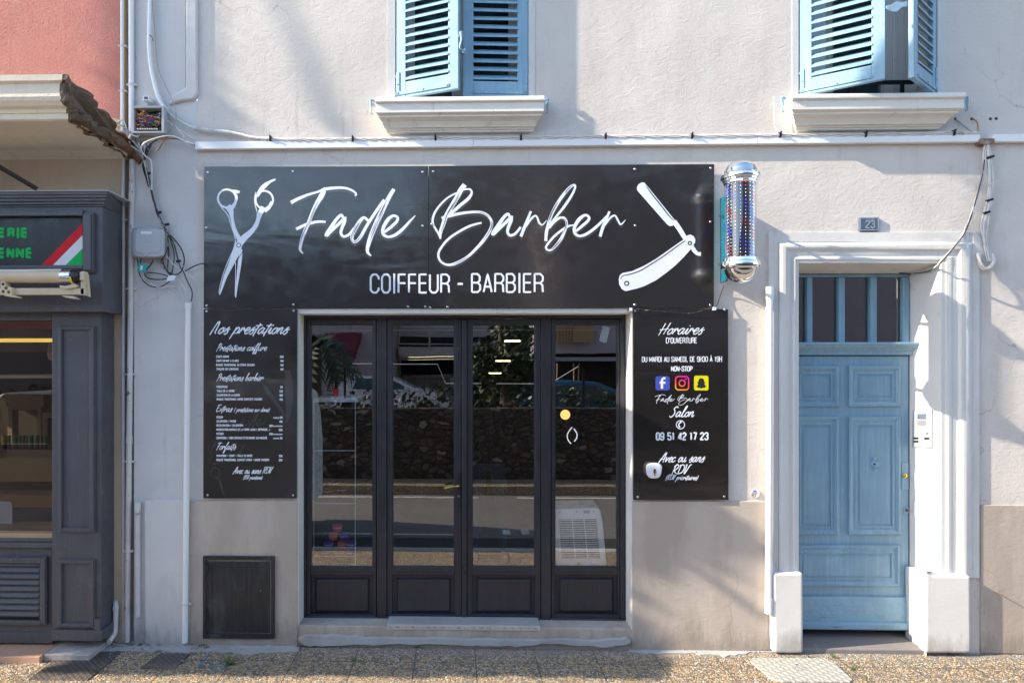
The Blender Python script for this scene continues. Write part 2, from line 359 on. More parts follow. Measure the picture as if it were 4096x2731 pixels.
def pebbles():
    m, nt, b = _new('pebble_pavement'); co = co_of(nt, 'World')
    v = nt.nodes.new('ShaderNodeTexVoronoi'); v.inputs['Scale'].default_value = 62; nt.links.new(co, v.inputs['Vector'])
    v.inputs['Randomness'].default_value = 1.0
    ve = nt.nodes.new('ShaderNodeTexVoronoi'); ve.feature = 'DISTANCE_TO_EDGE'; ve.inputs['Scale'].default_value = 62; nt.links.new(co, ve.inputs['Vector'])
    sp = nt.nodes.new('ShaderNodeSeparateColor'); nt.links.new(v.outputs['Color'], sp.inputs[0])
    cr = nt.nodes.new('ShaderNodeValToRGB'); nt.links.new(sp.outputs[0], cr.inputs[0])
    el = cr.color_ramp.elements; el[0].position = 0.0; el[0].color = (0.16, 0.15, 0.14, 1); el[1].position = 1.0; el[1].color = (0.72, 0.66, 0.56, 1)
    for pos, c in ((0.15, (0.20, 0.17, 0.14)), (0.35, (0.62, 0.40, 0.18)), (0.6, (0.76, 0.57, 0.33)), (0.78, (0.48, 0.28, 0.12)), (0.88, (0.66, 0.57, 0.45))):
        e = el.new(pos); e.color = (*c, 1)
    grout = (0.13, 0.115, 0.10)
    c = _mix(nt, _ramp(nt, ve.outputs['Distance'], 0.03, 0.16), grout, cr.outputs[0])
    s = nt.nodes.new('ShaderNodeSeparateXYZ'); nt.links.new(co, s.inputs[0])
    def lines(val, off, per, wdt):
        a = _math(nt, 'ADD', val, off); f = _math(nt, 'FRACT', _math(nt, 'DIVIDE', a, per))
        return _math(nt, 'LESS_THAN', f, wdt / per)
    jx = lines(s.outputs[0], 50 * 0.43 + 0.735, 0.43, 0.009); jy = lines(s.outputs[1], 50 * 0.43 + 0.256, 0.43, 0.008)
    j = _math(nt, 'MAXIMUM', jx, jy)
    c = _mix(nt, _math(nt, 'MULTIPLY', j, 0.75), c, (0.05, 0.047, 0.044))
    # pale cement smears and dirt
    sm = _noise(nt, co, 7, 6, 0.7, 0.5)
    c = _mix(nt, _ramp(nt, sm, 0.72, 0.75, 0, 0.7), c, (0.50, 0.49, 0.48))
    c = _mix(nt, _ramp(nt, _noise(nt, co, 2.2, 5, 0.6), 0.5, 0.8, 0, 0.4), c, (0.20, 0.17, 0.145))
    nearw = _math(nt, 'ADD', s.outputs[1], _math(nt, 'MULTIPLY', _noise(nt, co, 5, 6, 0.7), 0.30))
    c = _mix(nt, _math(nt, 'MULTIPLY', _ramp(nt, nearw, -0.04, 0.10), _ramp(nt, _noise(nt, co, 38, 4, .7), .42, .6, .1, .8)), c, (0.33, 0.315, 0.30))
    rs = _noise(nt, co, 3.3, 4, 0.6); c = _mix(nt, _math(nt, 'MULTIPLY', _ramp(nt, rs, 0.64, 0.70, 0, .5), _ramp(nt, s.outputs[0], -1.6, -2.0)), c, (0.24, 0.11, 0.09))
    nt.links.new(c, b.inputs['Base Color']); b.inputs['Roughness'].default_value = 0.75
    h = _math(nt, 'SUBTRACT', _ramp(nt, ve.outputs['Distance'], 0.0, 0.25), _math(nt, 'MULTIPLY', j, 0.6))
    _bump(nt, b, [(h, 0.006), (_noise(nt, co, 120, 3), 0.001)]); return m
M['pebbles'] = pebbles()
def asphalt(name, col):
    m, nt, b = _new(name); co = co_of(nt, 'World')
    c = _mix(nt, _ramp(nt, _noise(nt, co, 90, 4, 0.7), 0.35, 0.7), tuple(q*0.6 for q in col), tuple(q*1.5 for q in col))
    c = _mix(nt, _ramp(nt, _noise(nt, co, 1.5, 5), 0.45, 0.7, 0, 0.4), c, tuple(q*0.7 for q in col))
    nt.links.new(c, b.inputs['Base Color']); b.inputs['Roughness'].default_value = 0.85
    _bump(nt, b, [(_noise(nt, co, 90, 4), 0.004)]); return m
M['asphalt'] = asphalt('asphalt', (0.16, 0.145, 0.135)); M['asphaltd'] = asphalt('dark_asphalt', (0.035, 0.033, 0.032))
def stonewall():
    m, nt, b = _new('rubble_stone'); co = co_of(nt, 'World')
    mp = _map(nt, co, (1, 1, 1.6)); wv = nt.nodes.new('ShaderNodeVectorMath'); wv.operation = 'ADD'; nn = nt.nodes.new('ShaderNodeTexNoise'); nn.inputs['Scale'].default_value = 6; nn.inputs['Detail'].default_value = 4; nt.links.new(co, nn.inputs['Vector']); sc_ = nt.nodes.new('ShaderNodeVectorMath'); sc_.operation = 'SCALE'; sc_.inputs['Scale'].default_value = .22; nt.links.new(nn.outputs['Color'], sc_.inputs[0]); nt.links.new(mp, wv.inputs[0]); nt.links.new(sc_.outputs[0], wv.inputs[1]); mp = wv.outputs[0]
    v = nt.nodes.new('ShaderNodeTexVoronoi'); v.inputs['Scale'].default_value = 6.5; nt.links.new(mp, v.inputs['Vector'])
    ve = nt.nodes.new('ShaderNodeTexVoronoi'); ve.feature = 'DISTANCE_TO_EDGE'; ve.inputs['Scale'].default_value = 6.5; nt.links.new(mp, ve.inputs['Vector'])
    sp = nt.nodes.new('ShaderNodeSeparateColor'); nt.links.new(v.outputs['Color'], sp.inputs[0])
    c = _mix(nt, sp.outputs[0], (0.06, 0.045, 0.036), (0.15, 0.115, 0.09))
    c = _mix(nt, _ramp(nt, sp.outputs[1], 0.93, 0.95, 0, .8), c, (0.34, 0.29, 0.26))
    c = _mix(nt, _ramp(nt, ve.outputs['Distance'], 0.02, 0.1), (0.035, 0.028, 0.025), c)
    nt.links.new(c, b.inputs['Base Color']); b.inputs['Roughness'].default_value = 0.9
    _bump(nt, b, [(_ramp(nt, ve.outputs['Distance'], 0, 0.2), 0.05), (_noise(nt, co, 25, 4), 0.01)]); return m
M['rubble'] = stonewall()
def leafmat(name, a, b_):
    m, nt, b = _new(name); oi = nt.nodes.new('ShaderNodeNewGeometry')
    c = _mix(nt, oi.outputs['Random Per Island'], a, b_); nt.links.new(c, b.inputs['Base Color']); b.inputs['Roughness'].default_value = 0.45; return m
M['leaf'] = leafmat('leaves', (0.035, 0.075, 0.015), (0.11, 0.17, 0.04)); M['leafd'] = leafmat('dark_leaves', (0.010, 0.020, 0.006), (0.05, 0.075, 0.02))
M['bark'] = paint('bark', (0.14, 0.105, 0.08), 0.9, 0.3, 9, 0.01, 20)
# ================================================================== THE TOWN HOUSE
GZ = 0.0
house = thing('town_house', (1.0, 0.2, 0), 'pale grey rendered town house with blue shutters above the barber shop', 'house')
def grid_wall(mb, x0, x1, z0, z1, holes, p, depth):
    xs = sorted({x0, x1, *[min(max(h[i], x0), x1) for h in holes for i in (0, 1)]}); zs = sorted({z0, z1, *[min(max(h[i], z0), z1) for h in holes for i in (2, 3)]})
    vs = [(x, -p, z) for z in zs for x in xs]; fs = []; n = len(xs)
    for j in range(len(zs) - 1):
        for i in range(n - 1):
            cx, cz = (xs[i] + xs[i+1]) / 2, (zs[j] + zs[j+1]) / 2
            if any(h[0] < cx < h[1] and h[2] < cz < h[3] for h in holes): continue
            fs.append((j*n+i, j*n+i+1, (j+1)*n+i+1, (j+1)*n+i))
    mb.add(vs, fs)
    for hx0, hx1, hz0, hz1 in holes:
        q = [(hx0, hz0), (hx1, hz0), (hx1, hz1), (hx0, hz1)]
        a = [(x, -p, z) for x, z in q]; b = [(x, -p + depth, z) for x, z in q]
        mb.loft([a, b], True, False)
W1 = (X(1581), X(2114), Z(389), 5.9); W2 = (X(3194), X(3750), Z(393), 5.9)
SH = (X(1190), X(2528), Z(2508), Z(1236)); DO = (X(3120), X(3800), -0.02, Z(1000, 3400))
mb = MB(); grid_wall(mb, X(790), 12.0, -0.3, 9.5, [W1, W2, SH, DO], 0.0, 0.32)
mb.box(X(790), 12.0, 0.33, 0.45, 5.95, 9.5); mb.build('wall', M['wall'], house)
# smooth bands round the two upper windows
mb = MB()
mb.rect(1549, -500, 1581, 389, 0.004, -0.01); mb.build('window_band', M['quoin'], house)
mb = MB(); mb.rect(2114, -500, 2140, 389, 0.004, -0.01); mb.build('window_band', M['quoin'], house)
mb = MB(); mb.rect(3750, -500, 3782, 393, 0.004, -0.01); mb.build('window_band', M['quoin'], house)
mb = MB(); mb.rect(3168, -500, 3194, 393, 0.004, -0.01)
mb.prism([(3095, 388), (3168, 384), (3168, 500), (3172, 552), (3118, 552), (3098, 500)], 0.004, -0.01)
mb.build('window_band', M['quoin'], house)
# quoin strip at the left corner
mb = MB(); mb.rect(536, 405, 790, 2592, -0.004, -0.2); mb.rect(536, -1500, 742, 405, -0.004, -0.2); mb.build('corner_strip', M['quoin'], house)
mb = MB(); mb.prism([(742, -1500), (788, -1500), (788, 372), (772, 396), (720, 402), (672, 418), (690, 380), (742, 350)], 0.028, -0.03); mb.build('corner_block', M['quoin'], house, bevel=0.014, seg=3)
mb = MB(); mb.prism([(578, 2002), (736, 1999), (738, 2590), (580, 2590)], 0.012, -0.03); mb.build('corner_plinth', M['surround'], house, bevel=0.006)
mb = MB(); mb.rect(452, 600, 536, 2600, -0.05, -0.3); mb.rect(497, -1500, 536, 600, -0.045, -0.3); mb.build('gap_plaster', M['rough'], house)
# dado
mb = MB(); mb.prism([(760, 2001), (1190, 2000), (1190, 2600), (760, 2600)], 0.013, -0.01); mb.build('dado', M['dado'], house, bevel=0.005); mb = MB()
mb.prism([(2528, 2003), (3070, 2004), (3070, 2602), (2528, 2602)], 0.013, -0.01); mb.build('dado', M['dado'], house, bevel=0.005); mb = MB()
mb.prism([(3924, 2019), (9000, 2045), (9000, 2700), (3924, 2612)], 0.013, -0.01); mb.build('dado', M['dado'], house, bevel=0.005)
# shop sill: painted kerb below the shop front, reveals
mb = MB(); mb.box(X(1188), X(2530), -0.006, 0.3, -0.1, Z(2507)); mb.build('shop_kerb', M['dado'], house, bevel=0.006)
mb = MB(); mb.box(SH[0]-0.02, SH[0]+0.012, -0.006, 0.2, Z(2508), SH[3]); mb.build('reveal_strip', M['surround'], house, bevel=0.003); mb = MB(); mb.box(SH[1]-0.006, SH[1]+0.02, -0.006, 0.2, Z(2508), SH[3]+0.004); mb.build('reveal_strip', M['surround'], house, bevel=0.003)
mb = MB(); mb.box(SH[0], SH[1], -0.012, 0.2, Z(1254), Z(1233)); mb.build('shop_lintel', M['surround'], house, bevel=0.004)
# window sills
def sill(px0, px1, py, sh):
    zt = Z(py, 2000, 0.15)
    k = 4.85 / 2700; H = lambda y: 2.09 + (1460 - y) * k
    x0, x1 = pt(px0, py, 0.15).x, pt(px1, py, 0.15).x
    prof = [(0, H(py)), (0.165, H(py) - 0.002), (0.170, H(py) - 0.02), (0.170, H(py + 20)), (0.15, H(py + 24)), (0.15, H(py + 60)), (0.125, H(py + 66)), (0.125, H(py + 73)),
            (0.115, H(py + 74)), (0.085, H(py + 84)), (0.065, H(py + 99)), (0.063, H(py + 103)), (0.045, H(py + 104)), (0.045, H(py + 110)), (0.035, H(py + 111)), (0.03, H(py + 118)), (0.0, H(py + 120))]
    mb = MB(); a = []; b = []
    for p, z in prof:
        ins = max(0, 0.15 - p) * sh if p < 0.149 and z < H(py + 30) else 0
        a.append((x0 + ins, -p, z)); b.append((x1 - ins, -p, z))
    mb.loft([a, b]); return mb.build('window_sill', M['sillw'], house, bevel=0.003)
sill(1503, 2177, 389, 0.55); sill(3166, 3857, 393, 0.75)
# upper windows: dark rooms behind, white joinery
def upper_window(w, white):
    mb = MB(); mb.mi = 0
    x0, x1, z0, z1 = w
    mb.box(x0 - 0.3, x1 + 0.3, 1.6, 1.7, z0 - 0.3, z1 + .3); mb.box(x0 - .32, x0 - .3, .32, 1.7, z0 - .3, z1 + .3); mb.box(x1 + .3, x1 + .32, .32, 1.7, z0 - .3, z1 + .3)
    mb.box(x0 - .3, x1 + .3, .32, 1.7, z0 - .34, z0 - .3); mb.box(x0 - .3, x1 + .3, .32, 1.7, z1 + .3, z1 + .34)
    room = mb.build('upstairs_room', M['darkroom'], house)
    fr = MB(); d = -0.24
    fr.box(x0, x0 + 0.13, 0.22, 0.29, z0, z1); fr.box(x1 - 0.13, x1, 0.22, 0.29, z0, z1); fr.box(x0 + .13, x1 - .13, 0.22, 0.29, z1 - .07, z1); fr.box(x0 + .13, x1 - .13, .22, .29, z0, z0 + .09)
    xm = (x0 + x1) / 2 + white
    fr.box(xm - 0.075, xm - .005, 0.205, 0.27, z0 + .09, z1 - .07); fr.box(xm + .005, xm + 0.07, 0.20, 0.27, z0 + .09, z1 - .07); fr.box(xm - .018, xm + .018, .188, .2, z0 + .03, z1 - .07)
    f = fr.build('casement_frame', M['pvc'], house, bevel=0.004)
    g = MB(); g.box(x0 + .13, x1 - .13, .245, .249, z0 + .09, z1 - .07); g.build('pane', M['glassd'], f)
upper_window(W1, 0.0); upper_window(W2, 0.32)
# louvred shutters
rnd_s = random.Random(17)
def shutter(hx, hz, w, h, ang, sign, p0, nslat_step=0.0625, dmg=False):
    """hinge at (hx, -p0, hz); sign +1 opens from the left hinge; ang = opening angle"""
    t = 0.034; st = 0.078 if w > .4 else .07; rb = 0.115
    ca, sa = math.cos(ang), math.sin(ang)
    def tr(v):
        x, y, z = v; return (hx + sign * (x * ca - y * sa) if False else hx + sign * (x * ca + y * sa), -p0 - x * sa + y * ca, hz + z)
    def put(mb):
        mb.v = [tr(v) for v in mb.v]; return mb
    fr = MB(); fr.box(0, st, 0, t, 0, h); fr.box(w - st, w, 0, t, 0, h); fr.box(st, w - st, 0.001, t - .001, 0, rb); fr.box(st, w - st, 0.001, t - .001, h - .1, h)
    f = put(fr).build('shutter', M['blue'], house, bevel=0.003)
    sl = MB(); z = rb + 0.012; i = 0
    while z < h - 0.13:
        cz = z + 0.02; lx, rx = st - .006, w - st + .006
        cz += rnd_s.uniform(-.002, .002); tl = rnd_s.uniform(-.003, .003)
        # slat: sloping board, lower edge outside
        a = [(lx, -0.006, cz - 0.024), (lx, -0.006, cz - 0.010), (lx, t + .004, cz + 0.028), (lx, t + .004, cz + 0.016)]
        b = [(rx, q[1], q[2] + tl) for q in a]; sl.loft([a, b]); z += nslat_step; i += 1
    put(sl).build('slats', M['blue'], f, bevel=0.0015, seg=1)
    hw = MB(); hw.box(0.005, 0.03, -0.007, 0.0, 0.02, 0.19); hw.box(0.0, w - .07, -0.007, 0.0, 0.022, 0.045)
    for bx, bz in ((0.017, 0.1), (0.02, 0.033), (w * .45, 0.034), (w - .085, 0.034)): hw.lathe((bx, -0.007, bz), [(0.008, 0), (0.006, .004), (0.001, .006)], 8, 'y')
    put(hw).build('strap_hinge', M['blue'], f)
    kn = MB(); kn.lathe((-0.02, 0.012, 0.135), [(0.013, 0), (0.013, 0.075)], 10); kn.box(-0.02, 0.01, -.004, 0.008, .155, .17)
    put(kn).build('hinge_pin', M['blue'], f)
    return f
zb1 = Z(384, 1700, 0.0) ; 
shutter(X(1584), W1[2] - 0.004, 0.495, 1.8, R(21), 1, 0.0)
shutter(X(2112), W1[2] - 0.004, 0.482, 1.8, R(4), -1, 0.0)
shutter(X(3198), W2[2] - 0.006, 0.522, 1.8, R(33), 1, 0.0)
shutter(X(3746), W2[2] - 0.006, 0.475, 1.8, R(40), -1, 0.0)
# latch levers joining the shutters
mb = MB(); mb.ptube([(1836, 150, .17), (1842, 130, .19), (1846, 160, .19), (1840, 190, .19), (1855, 205, .17), (1860, 196, .16)], 0.008, 6); mb.ball(tuple(pt(1846, 140, .18)), .018, 8, (.7, .4, 1.6)); mb.ball(tuple(pt(1856, 208, .17)), .012, 8)
mb.build('shutter_latch', M['blue'], house, smooth=True)
mb = MB(); mb.loft([[pt(3543, 25, .33), pt(3543, 36, .33), pt(3543, 36, .345), pt(3543, 25, .345)], [pt(3565, 18, .35), pt(3565, 47, .35), pt(3565, 47, .362), pt(3565, 18, .362)], [pt(3590, 4, .38), pt(3590, 48, .38), pt(3590, 48, .392), pt(3590, 4, .392)], [pt(3608, 10, .40), pt(3608, 30, .40), pt(3608, 30, .412), pt(3608, 10, .412)], [pt(3630, 4, .42), pt(3630, 28, .42), pt(3630, 28, .432), pt(3630, 4, .432)]])
mb.build('shutter_latch', M['blue'], house, bevel=0.004)
# black railing bar behind the open shutter
mb = MB(); mb.rect(3350, 322, 3660, 336, -0.12, -0.14); mb.rect(3606, 336, 3618, 395, -0.12, -0.14); mb.rect(3400, 336, 3410, 395, -0.12, -0.14); mb.build('window_rail', M['black'], house)
# shutter dogs
def dog(px, py, s, p=.03):
    mb = MB(); mb.tube([pt(px, py - 2, -.02), pt(px, py, p + .01)], .006, 6, 0)
    mb.ptube([(px + 14*s, py - 6, p), (px + 4*s, py - 14, p), (px - 3*s, py - 4, p), (px, py + 18, p), (px - 2*s, py + 36, p), (px + 6*s, py + 42, p)], 0.006, 6)
    mb.ball(tuple(pt(px, py + 8, p)), .013, 8, (.8, .5, 2.0)); mb.ball(tuple(pt(px - 1*s, py - 12, p)), .011, 8)
    return mb.build('shutter_dog', M['blue'], house, smooth=True)
dog(1485, 415, 1); dog(2190, 412, -1, .05); dog(3130, 405, 1); dog(3868, 402, -1, .05)
# ------------------------------------------------------------------ door surround
def ring4(l, t, r, b, p): return [pt(l, b, p), pt(l, t, p), pt(r, t, p), pt(r, b, p)]
def U(mb, prof):
    """surround section: list of (left px, top px, right px, p) swept up, over and down"""
    rings = []
    for l, t, r, p in prof: rings.append([pt(l, 2310, p), pt(l, t, p), pt(r, t, p), pt(r, 2310, p)])
    for a, b in zip(rings[:-1], rings[1:]):
        mb.add(a + b, [(i, i+1, 5+i, 4+i) for i in range(3)])
su = MB()
US = [(3075, 930, 3918, -.005), (3075, 930, 3918, .016), (3113, 966, 3893, .016), (3115, 970, 3890, .03), (3117, 974, 3886, .062), (3122, 977, 3878, .085), (3132, 982, 3866, .098), (3143, 989, 3856, .098), (3151, 996, 3846, .088), (3155, 1001, 3838, .068),
       (3159, 1008, 3832, .052), (3166, 1019, 3822, .044), (3172, 1027, 3812, .05), (3174, 1030, 3806, .062), (3181, 1036, 3796, .068), (3184, 1040, 3788, .060), (3186, 1043, 3780, .05), (3195, 1051, 3765, .05)]
U(su, [(l, t, r, max(p * .42, p if p < .02 else .014)) for l, t, r, p in US])
su.build('door_surround', M['surround'], house, smooth=True)
# splayed reveal from the surround to the door plane (0.25 m deep)
DP = -0.21
rv = MB(); a = [pt(3195, 2590, .021), pt(3195, 1051, .021), pt(3765, 1051, .021), pt(3765, 2590, .021)]; b = [pt(3130, 2530, DP), pt(3130, 1096, DP), pt(3638, 1096, DP), pt(3638, 2530, DP)]
a[0].z = a[3].z = b[0].z = b[3].z = -0.02
rv.add(a + b, [(0, 1, 5, 4), (1, 2, 6, 5), (2, 3, 7, 6)]); rv.build('door_reveal', M['surround'], house)
# worn hand-hold notches on the right reveal
pl = MB()
pl.prism([(3092, 2292), (3213, 2290), (3214, 2612), (3160, 2614), (3096, 2612)], .07, -.02); pl.build('left_plinth', M['surround'], house, bevel=0.018, seg=3).name = 'plinth'
pl = MB(); pl.prism([(3702, 2286), (3730, 2300), (3884, 2302), (3886, 2612), (3790, 2612), (3702, 2612)], .07, -.02); pl.build('plinth', M['surround'], house, bevel=0.018, seg=3)
# thickened lower reveal block
pl = MB(); lo = [pt(3622, 2530, DP + .004), pt(3704, 2575, .12)]; 
v = []
for q, zt in ((pt(3622, 2262, DP+.01), Z(2262, 3622, DP)), (pt(3706, 2284, .06), Z(2284, 3706, .06))):
    v.append((q.x, q.y, zt)); v.append((q.x, q.y, -.02)); 
pl.add([v[0], v[2], v[3], v[1], (v[0][0]+.1, v[0][1], v[0][2]), (v[2][0]+.05, v[2][1], v[2][2])], [(0, 1, 2, 3), (0, 4, 5, 1)]); pl.build('reveal_plinth', M['surround'], house)
mb = MB(); mb.box(X(3120), X(3780), -.03, .4, -.08, .035); mb.build('doorstep', M['threshold'], house, bevel=0.01)
# ------------------------------------------------------------------ blue street door
def blk(mb, x0, y0, x1, y1, pf, pb): return mb.rect(x0, y0, x1, y1, DP + pf, DP + pb)
dl = MB(); blk(dl, 3138, 1424, 3634, 2518, 0.0, -0.045); door = dl.build('front_door', M['bluedoor'], house)
def panel(o, kind=0):
    x0, y0, x1, y1 = o; mb = MB(); C = []
    for ins, pf in ((0, 0.0), (2, .016), (9, .020), (14, .012), (20, .004), (24, .004), (30, .010), (34, .010), (37, .001), (44, .001)):
        C.append([pt(x0 + ins, y1 - ins, DP + pf), pt(x0 + ins, y0 + ins, DP + pf), pt(x1 - ins, y0 + ins, DP + pf), pt(x1 - ins, y1 - ins, DP + pf)])
    for a, b in zip(C[:-1], C[1:]): mb.add(a + b, [(i, (i+1) % 4, 4 + (i+1) % 4, 4 + i) for i in range(4)])
    c = [Vector((q.x, q.y, q.z)) for q in C[-1]]; mb.add([Vector((q.x, -(DP + .004), q.z)) for q in c], [(0, 1, 2, 3)])
    mb.build('panel', M['bluedoor'], door)
for o in ((3168, 1462, 3357, 1627), (3393, 1462, 3604, 1627), (3168, 1665, 3357, 2138), (3393, 1665, 3604, 2138), (3168, 2178, 3601, 2345)): panel(o)
mb = MB(); blk(mb, 3138, 2386, 3636, 2492, .022, 0); mb.build('kick_board', M['bluewood'], door, bevel=.005)
mb = MB(); blk(mb, 3138, 2490, 3642, 2518, .045, 0); mb.build('weather_bar', M['bluewood'], door, bevel=.009, seg=3)
mb = MB(); mb.box(X(3120), X(3800), -DP + .005, -DP + .06, -.02, .034); mb.build('shadow_gap', M['black'], house)
mb = MB(); c = pt(3498, 1855, DP + .006)
mb.ptube([(3498, 1828, DP+.008), (3498, 1840, DP+.008)], .011, 8, 0); mb.lathe((c.x, -DP - .004, c.z), [(.026, 0), (.026, .006), (.018, .012), (.01, .014)], 14, 'y'); mb.ptube([(3498, 1872, DP+.008), (3499, 1882, DP+.006)], .009, 8, 0)
mb.loft([[pt(3500, 1860, DP+.03), pt(3503, 1868, DP+.03), pt(3503, 1868, DP+.036), pt(3500, 1860, DP+.036)], [pt(3512, 1850, DP+.05), pt(3516, 1866, DP+.05), pt(3516, 1866, DP+.056), pt(3512, 1850, DP+.056)], [pt(3527, 1846, DP+.06), pt(3528, 1853, DP+.06), pt(3528, 1853, DP+.066), pt(3527, 1846, DP+.066)]])
mb.build('key_escutcheon', M['blue'], door, smooth=True)
mb = MB(); mb.disc(3498, 1856, .008, DP + .0185, DP + .012, 12); mb.build('keyhole', M['black'], door)
mb = MB(); blk(mb, 3606, 1848, 3636, 1958, .006, 0); mb.build('lock_plate', M['bluedoor'], door, bevel=.002)
mb = MB(); c = pt(3618, 1901, DP); mb.lathe((c.x, -DP - .004, c.z), [(.018, 0), (.018, .01), (.012, .016), (.002, .017)], 16, 'y'); mb.build('brass_lock', M['brass'], door, smooth=True)
mb = MB(); c = pt(3626, 2040, DP); mb.lathe((c.x, -DP, c.z), [(.026, 0), (.026, .004), (.02, .007)], 18, 'y'); mb.build('lock_rosette', M['bluedoor'], door, smooth=True)
mb = MB(); mb.disc(3628, 2040, .013, DP + .0095, DP + .005, 12); mb.build('lock_cylinder', M['rust'], door)
# ledge between door and transom
mb = MB(); k = (5 - DP) / 2700; H = lambda y: 2.09 + (1460 - y) * k
prof = [(DP - .02, H(1371)), (DP + .075, H(1371)), (DP + .078, H(1378)), (DP + .066, H(1384)), (DP + .06, H(1392)), (DP + .048, H(1394)), (DP + .04, H(1402)), (DP + .028, H(1404)), (DP + .026, H(1420)), (DP - .02, H(1421))]
a = [(pt(3120, 1400, DP).x, -p, z) for p, z in prof]; b = [(pt(3636, 1400, DP).x + max(0, p - DP) * .75, -p, z) for p, z in prof]
mb.loft([a, b]); mb.build('door_ledge', M['bluedoor'], house, bevel=.002)
# transom window
mb = MB(); blk(mb, 3130, 1097, 3638, 1108, .012, -.04)
blk(mb, 3130, 1108, 3150, 1371, .012, -.04); blk(mb, 3611, 1108, 3638, 1371, .012, -.04)
for x0, x1 in ((3228, 3250), (3355, 3380), (3482, 3508)): blk(mb, x0, 1108, x1, 1371, .016, -.04)
tr = mb.build('transom_window', M['bluedoor'], house, bevel=.004)
mb = MB(); blk(mb, 3150, 1108, 3611, 1371, -.018, -.022); mb.build('pane', M['glassd'], tr)
mb = MB(); x0, x1 = pt(3130, 1200, DP).x, pt(3638, 1200, DP).x
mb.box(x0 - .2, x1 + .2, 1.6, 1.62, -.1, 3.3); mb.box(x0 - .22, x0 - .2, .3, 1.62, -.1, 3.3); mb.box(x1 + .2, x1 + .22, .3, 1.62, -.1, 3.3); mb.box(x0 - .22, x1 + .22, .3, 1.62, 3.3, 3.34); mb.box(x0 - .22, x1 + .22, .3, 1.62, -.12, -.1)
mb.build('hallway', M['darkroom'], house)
mb = MB(); c = pt(3448, 1325, DP - .12); mb.lathe((c.x, .36, c.z), [(.055, 0), (.075, .02), (.078, .04), (.055, .05)], 22, 'y'); lamp = mb.build('hall_lamp', M['glassc'], None, smooth=True)
tag(lamp, 'round pale bulkhead lamp inside the house behind the transom glass', 'lamp')
mb = MB(); mb.ball((c.x, .34, c.z), .05, 10, (1, .5, 1)); mb.build('lamp_globe', paint('pale_green_glass', (.30, .36, .22), .3, .1, 8, 0), lamp, smooth=True)

# ================================================================== THE BARBER SHOP FRONT
shop = thing('shop_front', (0, 0.15, Z(2507)), 'charcoal painted timber shop front with four tall glazed leaves under the barber sign', 'shopfront')
FP = -0.15
def fb(mb, x0, y0, x1, y1, pf, pb): return mb.rect(x0, y0, x1, y1, FP + pf, FP + pb)
mb = MB()
fb(mb, 1206, 1251, 2500, 1274, 0, -.07)
fb(mb, 1206, 1274, 1224, 2506, 0, -.07); fb(mb, 2482, 1274, 2500, 2506, 0, -.07)
fb(mb, 1507, 1274, 1546, 2500, 0, -.07); fb(mb, 2165, 1274, 2203, 2500, 0, -.07)
fb(mb, 1224, 2486, 1507, 2506, -.002, -.07); fb(mb, 2203, 2486, 2482, 2506, -.002, -.07)
mb.build('outer_frame', M['charcoal'], shop, bevel=.004)
def leaf(x0, x1, gx0, gx1, pf, name='door_leaf'):
    """stiles x0..x1, glass gx0..gx1"""
    mb = MB(); t, b = 1276, 2484
    fb(mb, x0, t, gx0 - 4, b, pf, pf - .045); fb(mb, gx1 + 4, t, x1, b, pf, pf - .045)
    fb(mb, gx0 - 4, t, gx1 + 4, 1297, pf, pf - .045); fb(mb, gx0 - 4, 2268, gx1 + 4, 2300, pf, pf - .045); fb(mb, gx0 - 4, 2456, gx1 + 4, b, pf, pf - .045)
    L = mb.build(name, M['charcoal'], shop, bevel=.004)
    bd = MB(); bd.frame((gx0 - 4, 1297, gx1 + 4, 2268), (gx0, 1301, gx1, 2264), FP + pf - .008, FP + pf - .03); bd.build('glazing_bead', M['charcoal'], L, bevel=.002)
    g = MB(); fb(g, gx0 - 4, 1297, gx1 + 4, 2268, pf - .020, pf - .024); g.build('pane', M['glass'], L)
    p = MB(); fb(p, gx0 - 4, 2300, gx1 + 4, 2456, pf - .028, pf - .034)
    q0, q1 = gx0 + 14, gx1 - 12
    C = [[pt(q0 + i, 2447 - i, FP + h), pt(q0 + i, 2310 + i, FP + h), pt(q1 - i, 2310 + i, FP + h), pt(q1 - i, 2447 - i, FP + h)] for i, h in ((0, pf - .027), (0, pf - .022), (7, pf - .010))]
    p.loft(C, True, True); p.build('lower_panel', M['charcoal'], L)
    w = MB(); k = (5 - FP - pf) / 2700; H = lambda y: 2.09 + (1460 - y) * k
    wb = [(FP + pf - .01, H(2464)), (FP + pf + .006, H(2466)), (FP + pf + .026, H(2479)), (FP + pf + .026, H(2483)), (FP + pf - .01, H(2484))]
    w.profx(wb, pt(x0 + 2, 2470, FP + pf).x, pt(x1 - 2, 2470, FP + pf).x); w.build('weather_bar', M['charcoal'], L, bevel=.001)
    gr = MB(); fb(gr, gx0 + 18, 2284, gx1 - 18, 2287, pf + .0006, pf - .002); gr.build('vent_slot', M['black'], L)
    return L
L1 = leaf(1226, 1505, 1246, 1489, -.012, 'fixed_leaf')
L2 = leaf(1548, 1846, 1573, 1815, -.008)
L3 = leaf(1868, 2163, 1892, 2137, -.008)
L4 = leaf(2205, 2480, 2222, 2467, -.012, 'fixed_leaf')
mb = MB(); fb(mb, 1847, 1279, 1867, 2484, .010, -.04); mb.build('meeting_stile', M['charcoal'], shop, bevel=.005, seg=3)
mb = MB(); mb.prism([(1831, 1900), (1836, 1893), (1842, 1900), (1842, 2025), (1836, 2030), (1831, 2022)], FP + .006, FP - .01); hp = mb.build('lock_plate', M['black'], L2, bevel=.002)
mb = MB(); mb.ptube([(1835, 1942, FP), (1835, 1942, FP + .045), (1828, 1944, FP + .05)], .007, 8, 3)
